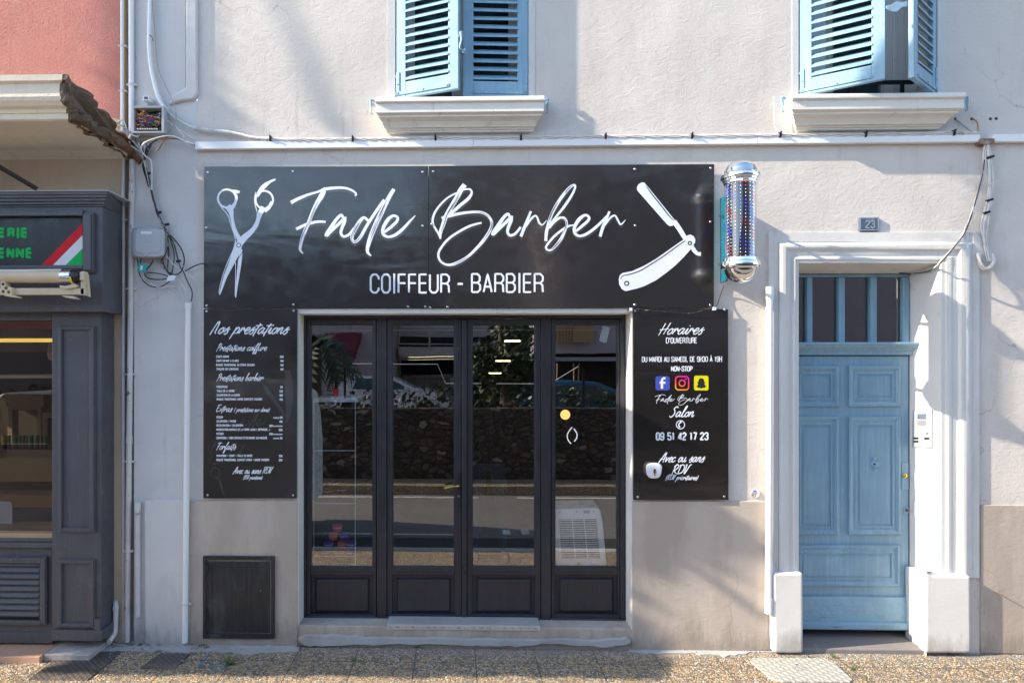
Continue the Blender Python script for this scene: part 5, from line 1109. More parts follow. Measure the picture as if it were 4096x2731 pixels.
mb = MB(); o = [(571, 384), (595, 384), (595, 402), (571, 402)]
A = [pt(x, y, .085) for x, y in o]; I = [pt(x, y, .085) for x, y in ((575, 387), (592, 387), (592, 399), (575, 399))]; Bk = [Vector((q.x, .0, q.z)) for q in A]; Ib = [Vector((q.x, -.03, q.z)) for q in I]
mb.loft([Bk, A, I, Ib], True, False); st_ = mb.build('square_tube', M['pvc'], None); tag(st_, 'stub of square white tube sticking out above the junction box', 'tube')
# loose cables round and below the box
G = 'loose cables round the junction box'
wire('looped_cable', [(560, 532, .05), (548, 548, .07), (524, 540, .08), (517, 560, .08), (519, 590, .06)], .0065, 'whitec', 'short cream cable looping left below the junction box', grp=G)
wire('looped_cable', [(775, 577, .05), (740, 567, .06), (700, 548, .07), (660, 545, .08), (600, 562, .09), (570, 580, .09), (566, 605, .09), (585, 628, .08), (603, 645, .07), (607, 700, .06), (606, 760, .05)], .0065, 'whitec', 'cream cable curving from the end of the trunking into the black bunch', grp=G)
wire('looped_cable', [(780, 582, .04), (720, 560, .05), (690, 555, .06), (660, 560, .07), (640, 590, .06), (625, 604, .06)], .006, 'brownc', 'brown and cream cut cable end below the trunking start', grp=G)
wire('looped_cable', [(700, 500, .04), (720, 530, .05), (735, 545, .05), (730, 562, .05), (760, 568, .05)], .004, 'whitec', 'thin white cable dipping beside the start of the trunking', grp=G)
wire('looped_cable', [(655, 470, .05), (690, 500, .05), (740, 535, .04), (790, 565, .03)], .004, 'whitec', 'straight white cable slanting down to the trunking start', grp=G)
wire('looped_cable', [(670, 548, .06), (640, 552, .07), (600, 580, .08), (585, 605, .08), (580, 640, .07)], .005, 'blackc', 'black cable arching under the cream loop', grp=G)
wire('looped_cable', [(350, 477, .10), (400, 478, .10), (440, 484, .09), (480, 500, .07), (510, 520, .06), (535, 540, .06)], .0045, 'greyc', 'grey cable arching from the broken balcony edge to the box', grp=G)
wire('looped_cable', [(420, 540, .08), (460, 541, .08), (500, 565, .08), (540, 595, .08), (570, 612, .06)], .005, 'whitec', 'white cable crossing the rusty bracket', grp=G)
wire('looped_cable', [(495, 480, .02), (505, 510, .03), (515, 545, .04), (545, 580, .06), (565, 605, .06)], .004, 'whitec', 'pale cable dropping between the two pipes', grp=G)
for i, (x, y) in enumerate(((380, 492), (405, 505), (395, 520))):
    wire('wall_cable', [(x, y, .012), (x + 50, y + 6 - 8 * i, .014), (490, y - 12 + 10 * i, .012)], .0045, 'yellow' if False else 'whitec', ('upper', 'middle', 'lower')[i] + ' cream cable lying on the yellow patch of the pink wall', grp='cables on the yellow patch')
# black bunch
bn = thing('cable_bunch', (pt(680, 1120, .03).x, -.03, Z(1120)), 'bunch of black and white cables hanging from the junction box past the grey telecom box', 'cable')
base = [(566, 590), (575, 650), (592, 720), (610, 790), (632, 860), (655, 905), (668, 930)]
for k in range(12):
    o1, o2 = rnd.uniform(-6, 7), rnd.uniform(-5, 6); P = []
    for i, (x, y) in enumerate(base):
        t = i / 6; P.append((x + (o1 * (1 - t) + o2 * t) * (1.3 if i < 3 else .6) + rnd.uniform(-2, 2), y, .035 + .012 * math.sin(k * 2 + i)))
    P[0] = (556 + k * 5, 575 + rnd.uniform(-10, 10), .05); mb = MB(); mb.ptube(P, .0058, 6, 5); mb.build('cable_strand', M['blackc' if k % 4 else 'whitec'], bn, smooth=True)
loops = [[(668, 928), (690, 950), (722, 990), (737, 1035), (728, 1080), (705, 1098), (675, 1090), (655, 1060), (640, 1048), (628, 1040)],
         [(668, 928), (672, 960), (668, 1000), (650, 1035), (632, 1052)], [(669, 930), (674, 980), (673, 1040), (670, 1085), (690, 1092)],
         [(670, 930), (685, 970), (697, 1020), (690, 1080), (680, 1105)], [(670, 930), (695, 975), (710, 1030), (722, 1070), (735, 1090), (750, 1125), (768, 1165), (766, 1205)],
         [(548, 1033), (553, 1060), (556, 1090), (575, 1125), (605, 1145), (640, 1147), (665, 1135), (680, 1125)],
         [(566, 1033), (560, 1055)], [(616, 1036), (600, 1062), (583, 1082), (580, 1100), (600, 1115), (640, 1118), (670, 1115)], [(585, 1090), (620, 1092), (660, 1100), (676, 1108)],
         [(622, 1037), (640, 1055), (655, 1075), (690, 1100)], [(650, 1036), (660, 1075), (685, 1105)], [(740, 1085), (770, 1068), (795, 1058), (815, 1054)]]
for i, L in enumerate(loops):
    mb = MB(); mb.ptube([(x, y, .04 + .015 * math.sin(i + j)) for j, (x, y) in enumerate(L)], .0048, 6, 6); mb.build('cable_loop', M['blackc' if i % 5 != 4 or i == 4 else 'greyc'], bn, smooth=True)
wl2 = [[(662, 1015), (690, 1055), (730, 1080), (775, 1115), (812, 1150)], [(600, 1135), (640, 1150), (690, 1143), (725, 1170), (742, 1200)], [(670, 1140), (700, 1165), (730, 1185), (744, 1212)], [(700, 1110), (725, 1135), (745, 1170), (752, 1215)], [(735, 1090), (745, 1140), (750, 1180), (754, 1215)], [(580, 1095), (575, 1120), (600, 1145)]]
for i, L in enumerate(wl2):
    mb = MB(); mb.ptube([(x, y, .035 + .01 * math.sin(i * 2 + j)) for j, (x, y) in enumerate(L)], .0036, 6, 5); mb.build('cable_loop', M['whitec'], bn, smooth=True)
for x, y in ((596, 694), (637, 850), (668, 898), (714, 1045)): mb = MB(); c = pt(x, y, .04); mb.tube([c - Vector((.016, 0, .003)), c + Vector((.016, 0, .003))], .010, 7, 0); mb.build('cable_tie', M['black'], bn)
t = MB(); t.loft([[pt(x, y, .062) for x, y in ((556, 1052), (590, 1057), (582, 1092), (548, 1086))], [pt(x, y, .060) for x, y in ((556, 1052), (590, 1057), (582, 1092), (548, 1086))]]); t1 = t.build('green_tag', M['inkblue'], bn)
t = MB(); t.flat([(562, 1062), (572, 1063), (569, 1082), (560, 1080)], .0635); t.build('tag_text', M['whitep'], t1)
t = MB(); t.loft([[pt(x, y, .072) for x, y in ((672, 1103), (703, 1101), (697, 1121), (664, 1126))], [pt(x, y, .070) for x, y in ((672, 1103), (703, 1101), (697, 1121), (664, 1126))]]); t.build('white_tag', M['whitep'], bn)
# telecom box
tb = thing('telecom_box', (pt(593, 1034, 0).x, -.0, Z(1034)), 'grey plastic telecom box fixed to the corner wall', 'telecom box')
mb = MB(); mb.loft([rsq(593, 971, 68, 62, .0, 32, 7), rsq(593, 971, 67, 61, .07, 32, 7), rsq(593, 971, 60, 55, .085, 32, 7)]); mb.build('box_shell', M['greyp'], tb, smooth=True)
mb = MB(); mb.loft([rsq(592, 966, 52, 46, .084, 32, 8), rsq(592, 966, 51, 45, .089, 32, 8)]); cv = mb.build('cover', M['greyp'], tb, smooth=True)
mb = MB(); mb.rect(563, 926, 606, 936, .0905, .088); mb.build('white_label', M['whitep'], cv)
mb = MB()
for a, b in (((584, 966), (591, 952)), ((591, 952), (598, 966)), ((598, 966), (584, 966)), ((577, 948), (606, 948)), ((606, 948), (606, 970)), ((606, 970), (577, 970)), ((577, 970), (577, 948)), ((540, 930), (543, 938)), ((543, 938), (546, 930)), ((550, 938), (554, 930)), ((559, 938), (562, 930))): mb.ribbon([(*a, 1.2), (*b, 1.2)], .0895, sub=1)
mb.build('warning_mark', M['greyc'], cv)
mb = MB(); mb.disc(585, 1014, .014, .092, .08, 16); mb.build('cover_latch', M['greyp'], tb, smooth=True)
mb = MB()
for x, y in ((543, 914), (642, 914), (543, 1024), (640, 1026)): mb.disc(x, y, .004, .087, .07, 8)
mb.build('rivet', M['brownc'], tb)
# meter hatch
mh = thing('meter_hatch', (pt(954, 2555, 0).x, -.02, Z(2555)), 'black steel meter hatch at pavement level left of the shop front', 'hatch')
mb = MB(); mb.frame((811, 2224, 1097, 2553), (825, 2239, 1083, 2535), .032, -.01); mb.build('hatch_frame', M['steel'], mh, bevel=.002)
mb = MB(); mb.rect(830, 2245, 1078, 2529, .018, .0); dr = mb.build('hatch_door', M['steel'], mh, bevel=.002)
mb = MB(); mb.frame((830, 2245, 1078, 2529), (846, 2264, 1060, 2509), .024, .016); mb.build('hatch_rim', M['steel'], dr, bevel=.001)
mb = MB(); mb.disc(1063, 2382, .006, .0262, .02, 10); mb.build('keyhole', M['black'], dr)
for y in (2270, 2450): mb = MB(); c = pt(819, y, .036); mb.tube([c - Vector((0, 0, .085)), c + Vector((0, 0, .03))], .009, 8, 0); mb.rect(818, y - 12, 831, y + 25, .034, .02); mb.build('hinge', M['steel'], mh, smooth=False)
mb = MB(); c = pt(1042, 2361, .0225); mb.flat([(1040, 2359), (1044, 2358), (1045, 2363), (1041, 2364)], .0232); mb.build('paint_spot', M['greenp'], dr)
# street number
np_ = thing('number_plate', (pt(3478, 925, 0).x, 0, Z(925)), 'small dark blue slate plaque with a faded house number above the blue door', 'house number')
mb = MB(); mb.rect(3438, 869, 3517, 924, .018, 0); pp = mb.build('plaque', M['slate'], np_, bevel=.003)
mb = MB(); caps(mb, '23', 3461, 3501, 880, 914, 5, .0190, .45); mb.build('number', M['plateink'], pp)
mb = MB(); mb.frame((3440, 871, 3515, 922), (3443, 874, 3512, 919), .0188, .0175); mb.build('plaque_border', M['plateink'], pp)
# socket on the wall
so_ = MB(); c = pt(3020, 1973, 0); so_.lathe((c.x, 0, c.z), [(.030, 0), (.030, .006), (.024, .010)], 20, 'y'); sk = so_.build('wall_socket', M['chrome'], None, smooth=True); tag(sk, 'small round metal socket low on the wall beside the white conduit', 'socket')
mb = MB(); mb.rect(3006, 1968, 3034, 1975, .014, .008); mb.rect(3016, 1974, 3026, 1984, .014, .008); mb.build('socket_cross', M['greyp'], sk)
# intercom on the door reveal
ic = thing('intercom', (pt(3695, 1790, -.05).x, .05, Z(1790)), 'silver intercom panel on the white reveal of the blue door', 'intercom')
def rvp(px, py, off):
    """point on the splayed reveal: interpolate between front arris (x 3765) and door plane (3638)"""
    u = (px - 3638) / (3765 - 3638); A = pt(3765, 1460, .021); B = pt(3638, 1460, DP)
    # solve along the reveal line for the point seen at px
    lo_, hi_ = 0.0, 1.0
    for _ in range(30):
        m_ = (lo_ + hi_) / 2; q = B.lerp(A, m_); d = Vector((q.x, q.y - CAMY)); sx = PX0 + FPX * (d.x*CR[0] + d.y*CR[1]) / (d.x*CF[0] + d.y*CF[1])
        if sx < px: lo_ = m_
        else: hi_ = m_
    q = B.lerp(A, lo_); dep = q.x*CF[0] + (q.y - CAMY)*CF[1]; nx = (B - A).cross(Vector((0, 0, 1))).normalized(); nx = nx if nx.x < 0 else -nx
    return Vector((q.x, q.y, CAMZ + (PY0 - py)/FPX*dep)) + nx * off
def rq(mb, pts, o1, o0=0.0): mb.loft([[rvp(x, y, o1) for x, y in pts], [rvp(x, y, o0) for x, y in pts]])
mb = MB(); rq(mb, [(3655, 1640), (3732, 1636), (3731, 1791), (3652, 1787)], .012); ip = mb.build('face_plate', paint('brushed_aluminium', (.36, .38, .41), .45, .04, 6, 0, metal=.2), ic, bevel=.002)
mb = MB(); rq(mb, [(3676, 1655), (3710, 1655), (3709, 1676), (3675, 1675)], .0135, .011); mb.build('display', M['slate'], ip)
mb = MB()
for i in range(5): rq(mb, [(3674, 1682 + i*4), (3709, 1682 + i*4), (3709, 1683.4 + i*4), (3674, 1683.4 + i*4)], .0128, .011)
for (a, b, c, d) in ((3659, 1748, 3679, 1756), (3659, 1761, 3679, 1769), (3702, 1749, 3722, 1757)): rq(mb, [(a, b), (c, b), (c, d), (a, d)], .0135, .011)
mb.build('speaker_slots', M['black'], ip)
mb = MB(); rq(mb, [(3698, 1762), (3725, 1762), (3725, 1769), (3698, 1769)], .0137, .011)
for x in (3686, 3694):
    for y in (1752, 1765): rq(mb, [(x - 3, y - 3), (x + 3, y - 3), (x + 3, y + 3), (x - 3, y + 3)], .015, .011)
mb.build('name_labels', M['whitep'], ip)
mb = MB(); mb.ball(tuple(rvp(3713, 1730, .013)), .013, 10, (.6, .6, 1)); mb.build('call_button', M['screw'], ip, smooth=True)
# hand-hold hollows on the reveal
hb = MB()
for cy, hw, hh in ((1920, 22, 46), (2040, 18, 38)):
    hb.loft([[rvp(3640 + 8 + hw + hw * math.cos(a), cy + hh * math.sin(a), .0015) for a in [2*math.pi*i/18 for i in range(18)]], [rvp(3640 + 8 + hw + .8 * hw * math.cos(a), cy + .85 * hh * math.sin(a), .006) for a in [2*math.pi*i/18 for i in range(18)]]])
hb.build('reveal_repair', M['surround'], house, smooth=True)
# cables to the right of the door
GR = 'cables right of the blue door'
for k, (dx, mname, lab) in enumerate(((0, 'whitec', 'left white cable of the pair entering above the blue door'), (8, 'whitec', 'right white cable of the pair entering above the blue door'))):
    wire('door_cable', [(3945 + dx, 555, .05), (3933 + dx, 620, .03), (3936 + dx, 680, .03), (3922 + dx, 740, .03), (3905 + dx*.6, 790, .03), (3884 + dx, 860, .03), (3868 - dx*.3, 900, .03), (3842 + dx*.6, 955, .03), (3795 + dx*.6, 1010, .12), (3762 + dx, 1045, .10), (3738 - dx, 1080, -.02), (3728 + dx, 1110, -.08), (3712 + dx, 1150, -.12), (3690, 1168, -.14), (3660, 1158, -.17), (3646, 1125 + dx, -.19), (3640, 1105, -.2)], .0055, mname, lab, grp=GR)
wire('door_cable', [(3938, 640, .045), (3930, 700, .045), (3912, 770, .045), (3890, 850, .045), (3860, 930, .045), (3815, 990, .13), (3775, 1035, .12), (3735, 1075, 0), (3690, 1090, -.10), (3640, 1094, -.16), (3598, 1092, -.18)], .004, 'blackc', 'thin black cable running with the white pair to the transom', grp=GR)
rb_ = random.Random(31)
for k, (dx, r_, lab) in enumerate(((0, .0085, 'thickest loop of the bundle ending in a U turn'), (-10, .0055, 'left thin loop of the bundle ending in a U turn'), (9, .0065, 'right loop of the bundle ending in a U turn'), (4, .0045, 'thinnest loop of the bundle ending in a U turn'))):
    jx = lambda: rb_.uniform(-5, 5)
    wire('looped_cable', [(3952, 560, .05), (3960 + dx*.5 + jx(), 630, .035), (3963 + dx*.4 + jx(), 720, .04), (3960 + dx + jx(), 780, .04), (3950 + dx*1.3 + jx(), 840, .035), (3938 + dx + jx(), 900, .04), (3940 + dx*.6 + jx(), 960, .035), (3952 + dx + jx(), 1010, .035), (3958 + dx*.7, 1045, .035)], r_, 'whitec', 'cable right of the door, ' + lab, grp='looped bundle right of the blue door')
for x, y in ((3962, 628), (3958, 800), (3946, 850)):
    mb = MB(); c = pt(x, y, .04); mb.tube([c - Vector((.022, 0, .008)), c + Vector((.022, 0, .006))], .010, 7, 0); mb.build('cable_tie', M['black'], bd)
mb = MB(); mb.prism([(3888, 940), (3905, 925), (3925, 950), (3940, 985), (3965, 1000), (3975, 1040), (3950, 1062), (3925, 1035), (3905, 1000), (3892, 975)], .018, -.01); mb.build('plaster_smear', M['surround'], house, bevel=.008, seg=3)
mb = MB(); mb.ptube([(3912, 1012, .03), (3920, 1050, .04), (3938, 1075, .04), (3962, 1068, .04), (3975, 1045, .04), (3968, 1015, .03)], .013, 9, 5); tag(mb.build('cable_elbow', M['surround'], None, smooth=True), 'paint-covered cable elbow in a U shape right of the door surround', 'cable')
mb = MB(); mb.prism([(3922, 555), (3980, 555), (3976, 572), (3948, 578), (3926, 574)], .06, .0); tag(mb.build('trunking_gap_plug', M['rust'], None), 'rusty dark plug in the gap between the two trunkings', 'bracket')
wire('short_cable', [(3822, 476, .0), (3850, 500, .02), (3893, 534, .04)], .005, 'greyc', 'short grey cable slanting from a wall hole to the trunking', grp='short cables under the right sill')
wire('short_cable', [(3888, 476, .0), (3905, 485, .03), (3912, 510, .04), (3910, 533, .04)], .005, 'brownc', 'short brown cable curling from a wall hole', grp='short cables under the right sill')
mb = MB()
for x, y in ((3822, 476), (3888, 476), (3962, 476), (3985, 475)): mb.disc(x, y, .011, .0012, -.001, 12)
mb.build('wall_hole', M['black'], house)
mb = MB(); a = pt(3978, 2364, 0); mb.tube([a, a + Vector((0, -.07, 0))], .004, 6, 0); tag(mb.build('wall_nail', M['rust'], None), 'rusty nail sticking out low on the wall at the far right', 'nail')
# ================================================================== THE PINK HOUSE AND ITS GREY SHOP FRONT
pk = thing('pink_house', (-4.0, .2, 0), 'pink rough rendered house with a broken concrete balcony at the left', 'house')
mb = MB(); zb = Z(620); mb.box(-12, X(479), 0.0, .3, zb, 9.5); mb.build('upper_wall', M['pink'], pk)
mb = MB(); mb.box(X(479), X(498), 0.002, .3, zb, 9.5); mb.prism([(360, 472), (400, 482), (440, 470), (479, 478), (479, 620), (360, 620)], .004, -.01); mb.build('yellow_patch', M['yellow'], pk)
mb = MB(); mb.box(-12, X(498), 0.012, .3, -.1, zb); mb.build('lower_wall', M['beige'], pk)
# balcony slab
H = lambda y, p: 2.09 + (1460 - y) * (5 - p) / 2700
prof = [(-.01, zb - .005), (.05, zb + .015), (.10, zb + .03), (.70, zb + .03), (.735, zb + .012), (.75, zb + .02), (.755, zb + .05), (.765, zb + .055), (.77, zb + .075), (.80, zb + .085), (.825, zb + .11), (.835, zb + .13), (.835, zb + .21), (.86, zb + .22), (.865, zb + .255), (.6, zb + .25), (-.01, zb + .08)]
rnd = random.Random(11)
mb = MB(); A = [(-12, -p, z) for p, z in prof]; xe = lambda p: -2.455 + .02 * math.sin(p * 23) + .015 * math.sin(p * 51)
E = [(xe(p) - .02, -p, z) for p, z in prof]; mb.loft([A, E]); bal = mb.build('balcony', M['slabc'], pk)
pr0 = prof; prof = []
for (p0_, z0_), (p1_, z1_) in zip(pr0, pr0[1:] + pr0[:1]):
    ns = max(1, int(math.hypot(p1_ - p0_, z1_ - z0_) / .03))
    prof += [(p0_ + (p1_ - p0_) * i / ns, z0_ + (z1_ - z0_) * i / ns) for i in range(ns)]
mb = MB(); rings = []
n = len(prof); cz = sum(z for p, z in prof) / n; cp = .42
for j, (dx, s) in enumerate(((-.03, 1.0), (.0, .99), (.022, .90), (.035, .72), (.02, .4))):
    rings.append([(xe(p) + dx + rnd.uniform(-.010, .010), -(p if j < 1 else (cp + (p - cp) * (1 - (1 - s) * .12)) + rnd.uniform(-.007, .007)), cz + (z - cz) * s + (rnd.uniform(-.008, .008) if j else 0)) for p, z in prof])
mb.loft(rings); mb.build('broken_edge', M['broken'], bal)
mb = MB()
P = []
for i in range(22):
    p = .02 + i * .032; P.append((xe(p) - .035 - rnd.uniform(0, .03), -p, zb + .026 - (.02 if p < .08 else 0)))
for i in range(21): 
    a, b = P[i], P[i+1]; mb.tube([a, b], [rnd.uniform(.006, .016), rnd.uniform(.006, .016)], 6, 0)
mb.build('rust_crack', M['rust'], bal)
mb = MB(); mb.ptube([(172, 447, .76), (182, 470, .72), (195, 487, .66), (215, 500, .6), (243, 514, .52)], .004, 5, 4); mb.build('hanging_wire', M['rust'], bal)
mb = MB(); a0 = [(470, 533), (500, 520), (530, 540), (576, 640), (560, 655), (540, 640)]
mb.loft([[pt(x, y, .14 - .12 * (y - 520) / 135) for x, y in ((468, 545), (486, 532), (570, 640), (556, 652))], [pt(x, y, .10 - .10 * (y - 520) / 135) for x, y in ((468, 553), (486, 540), (570, 648), (556, 660))]]); mb.build('rusty_bracket', M['rust'], pk)
mb = MB(); mb.prism([(470, 528), (505, 516), (530, 535), (528, 560), (500, 575), (478, 545)], .06, -.02); mb.build('plaster_lump', M['rough'], pk, bevel=.012, seg=3)
# grey shop front
gs = thing('grey_shop_front', (-3.2, -.1, 0), 'grey painted timber shop front of the takeaway at the left edge', 'shopfront')
mb = MB(); FPp = .28; k = (5 - FPp) / 2700
mb.rect(-3000, 815, 412, 1250, FPp, .0); mb.build('fascia', M['greypaint'], gs, bevel=.004)
cx1 = pt(412, 1000, FPp).x
prof = [(.0, H(756, .34)), (.345, H(756, .345)), (.345, H(768, .345)), (.335, H(770, .335)), (.335, H(780, .335)), (.32, H(783, .32)), (.32, H(794, .32)), (.305, H(797, .305)), (.305, H(807, .305)), (.29, H(811, .29)), (.29, H(817, .29)), (.0, H(818, .29))]
mb = MB(); A = [(-12, -p, z) for p, z in prof]; B = [(cx1 + max(0, p - .28), -p, z) for p, z in prof]; mb.loft([A, B]); mb.build('cornice', M['greypaint'], gs, bevel=.002)
mb = MB(); mb.box(-12, cx1 + .075, -.353, -.0, H(756, .34), H(752, .34) ); mb.build('zinc_cover', M['greyp'], gs, bevel=.001)
mb = MB(); mb.rect(208, 1250, 405, 2522, .18, .0); pil = mb.build('pilaster', M['greypaint'], gs, bevel=.004)
for o, i in (((232, 1303, 381, 2130), (248, 1321, 357, 2110)), ((230, 2236, 380, 2512), (248, 2256, 355, 2490))):
    mb = MB()
    for a, b, p in ((0, 1, .192), (.25, .8, .200)):
        l = lambda j, t: o[j] + (i[j] - o[j]) * t
        mb.frame(tuple(l(j, a) for j in range(4)), tuple(l(j, b) for j in range(4)), p, .178)
    mb.build('panel_moulding', M['greypaint'], pil, bevel=.003)
mb = MB(); mb.rect(206, 2520, 408, 2562, .215, .0); mb.build('kick_plate', M['greypaint'], pil, bevel=.004)
mb = MB(); mb.rect(376, 2475, 401, 2523, .205, .182); mb.build('corner_block', M['greypaint'], pil, bevel=.003)
# below the window
mb = MB(); mb.rect(-3000, 2180, 208, 2512, .14, .0); mb.rect(-3000, 2512, 208, 2555, .15, .0); st = mb.build('stall_riser', M['greypaint'], gs, bevel=.003)
mb = MB(); mb.rect(-3000, 2142, 208, 2155, .165, .0); mb.rect(-3000, 2158, 208, 2180, .17, .0); mb.build('sill_rail', M['greypaint'], gs, bevel=.003)
mb = MB(); mb.rect(-3000, 2122, 208, 2141, .15, .03); mb.build('wooden_sill', M['wood'], gs, bevel=.002)
lv = MB(); lv.frame((-500, 2228, 186, 2498), (-480, 2250, 158, 2478), .165, .13); lv.frame((-495, 2233, 180, 2492), (-480, 2250, 163, 2478), .172, .16); lo = lv.build('louvre_vent', M['greypaint'], gs, bevel=.003)
mb = MB(); mb.rect(-480, 2250, 158, 2478, .1405, .139); mb.build('dark_backing', M['black'], lo)
mb = MB()
xa, xb = X(-480, .15), X(158, .15)
for i in range(9):
    z = H(2268 + i * 25.5, .155); mb.loft([[(xa, -.163, z - .012), (xa, -.163, z - .004), (xa, -.141, z + .024), (xa, -.141, z + .016)], [(xb, -.163, z - .012), (xb, -.163, z - .004), (xb, -.141, z + .024), (xb, -.141, z + .016)]])
mb.build('louvre_slats', M['greypaint'], lo)
# window, frame and things behind it
mb = MB(); mb.rect(-3000, 1250, 208, 1284, .16, .05); mb.build('window_head', M['greypaint'], gs, bevel=.003)
mb = MB(); mb.rect(-3000, 1284, 208, 2122, .075, .071); mb.build('window_pane', M['glassl'], gs)
mb = MB(); xr = X(420); mb.box(-8, xr, .013, .02, .3, .5)
mb = MB(); mb.box(-8, xr, 2.6, 2.65, 0, 3.3); mb.box(xr, xr + .03, .31, 2.6, 0, 3.3); mb.box(-8, xr, .31, 2.6, 3.3, 3.33); mb.box(-8, xr, .31, 2.6, .0, .04); mb.build('takeaway_room', M['pizzaroom'], gs)
# cut the wall behind the window: lower wall replaced by pieces
bpy.data.objects.remove([o for o in bpy.data.objects if o.name == 'lower_wall'][0])
mb = MB(); wz0, wz1 = Z(2122, 100, 0), Z(1284, 100, 0)
grid_wall(mb, -12, X(498), -.1, zb, [(-7, X(230), wz0, wz1)], -.012, .3); mb.build('lower_wall', M['beige'], pk)
mb = MB(); mb.rect(-1500, 1291, 208, 1318, .05, .045); mb.build('orange_valance', paint('orange_valance', (.42, .09, .015), .6, .05, 5, 0), gs)
mb = MB(); mb.rect(-1500, 1318, 208, 1350, .03, .0); M['dwood'] = paint('dark_tan_wood', (.17, .11, .05), .6, .1, 6, 0); mb.build('blind_box', M['dwood'], gs, bevel=.002)
mb = MB(); mb.rect(-1500, 1354, 208, 1369, .02, .01); mb.build('led_strip_light', emit('yellow_led', (1.0, .70, .16), .42), gs)
mb = MB()
for i in range(9): mb.rect(-1500, 1371 + i * 4.2, 208, 1374 + i * 4.2, .015, .005)
mb.build('blind_slats', M['dwood'], gs)
ct = thing('display_counter', (-3.5, .8, .04), 'takeaway display counter with a pale top edge behind the left window', 'counter')
Dc = .55
mb = MB(); a = pt(-1500, 1522, -Dc); mb.loft([[pt(-1500, 1507, -Dc), pt(330, 1498, -Dc), pt(330, 1511, -Dc), pt(-1500, 1522, -Dc)], [q + Vector((0, .5, 0)) for q in (pt(-1500, 1507, -Dc), pt(330, 1498, -Dc), pt(330, 1511, -Dc), pt(-1500, 1522, -Dc))]]); mb.build('counter_top', M['whitepl'], ct)
mb = MB(); mb.rect(-1500, 1796, 330, 1828, -Dc, -Dc - .4); mb.rect(-1500, 1955, 330, 1975, -Dc - .1, -Dc - .5); mb.build('counter_shelf', paint('brown_shelf', (.22, .165, .13), .5, .1, 5, 0), ct)
mb = MB(); mb.rect(-1500, 2030, 330, 2160, -Dc - .05, -Dc - .09); mb.build('counter_front', paint('grey_counter', (.22, .22, .24), .5, .1, 5, 0), ct)
mb = MB(); mb.rect(20, 1580, 175, 1625, -2.0, -2.1); mb.frame((30, 1625, 165, 1790), (50, 1640, 150, 1790), -2.0, -2.1); mb.frame((168, 1650, 330, 1800), (190, 1670, 330, 1790), -2.0, -2.1); cb = mb.build('kitchen_cupboard', paint('beige_cupboard', (.32, .25, .19), .6, .1, 5, 0), None, bevel=.004); tag(cb, 'beige framed cupboard at the back of the takeaway', 'cupboard')
gm_ = {'g': paint('green_cap', (.03, .17, .06), .4, .1, 5, 0), 'r': paint('dark_red_cap', (.20, .02, .02), .4, .1, 5, 0), 'y': paint('yellow_bottle', (.40, .33, .10), .4, .1, 5, 0)}
labs = ['yellow bottle, leftmost on the counter shelf', 'green capped pot beside the yellow bottle', 'wide green capped pot left of the dark red pair', 'narrow green capped pot', 'dark red capped pot left of the middle', 'narrow green pot between red and wide green', 'wide green capped pot right of the middle', 'widest green capped pot near the right', 'dark red capped pot near the right end', 'green capped pot at the right end of the shelf']
for i, (x, w, kd) in enumerate(((17, 20, 'y'), (36, 12, 'g'), (60, 21, 'g'), (79, 14, 'g'), (94, 12, 'r'), (106, 10, 'g'), (123, 19, 'g'), (147, 19, 'g'), (166, 13, 'r'), (181, 14, 'g'))):
    c = pt(x, 1797, -Dc - .05); r_ = w / 2 * 5.6 / 2700
    mb = MB(); mb.lathe(tuple(c), [(r_ * .9, 0), (r_ * .95, .045)], 14); o = mb.build('spice_pot', paint('pot_glass', (.14, .10, .075), .3, .1, 5, 0) if i == 0 else bpy.data.materials['pot_glass'], None, smooth=True)
    mb = MB(); mb.lathe((c.x, c.y, c.z + .045), [(r_, 0), (r_, .008)], 14); mb.build('pot_rim', M['whitep'], o)
    mb = MB(); mb.lathe((c.x, c.y, c.z + .053), [(r_, 0), (r_, .06), (r_ * .9, .065)], 14); mb.build('pot_cap', gm_[kd], o, smooth=True)
    tag(o, labs[i], 'pot', 'spice pots on the takeaway counter')
mb = MB(); mb.loft([rsq(15, 2065, 34, 60, -.22, 28, 8), rsq(15, 2065, 34, 60, -.30, 28, 8)]); tag(mb.build('white_appliance', M['whitepl'], None, smooth=True), 'white rounded appliance standing behind the left window sill', 'appliance')
mb = MB(); c = pt(200, 1422, -.08); mb.lathe((c.x, c.y, c.z), [(.035, 0), (.035, .01)], 20, 'x'); sc = mb.build('hanging_disc', M['creamw'], None, smooth=True); 
for v in sc.data.vertices: v.co.z *= 1.9
tag(sc, 'pale round disc hanging behind the takeaway window', 'sign')
# fascia board with lettering
fs = thing('takeaway_sign', (pt(150, 1090, .28).x, -.3, H(1090, .28)), 'dark fascia sign with green letters and a red, white and green corner', 'sign')
FP2 = .282
mb = MB(); mb.frame((-3000, 848, 372, 1090), (-2980, 872, 330, 1066), FP2 + .03, .27); mb.frame((-2990, 856, 362, 1082), (-2980, 872, 330, 1066), FP2 + .045, FP2 + .02); mb.build('sign_frame', M['greypaint'], fs, bevel=.006, seg=3)
mb = MB(); mb.rect(-2980, 868, 334, 1070, FP2 + .004, .275); mb.build('sign_board', paint('dark_glossy_board', (.02, .02, .024), .3, .1, 4, 0, spec=.35), fs)
L2_ = FP2 + .006
mb = MB()
def chunky(t, x0, x1, yt, yb):
    caps(mb, t, x0, x1, yt, yb, 8.5, L2_, .50)
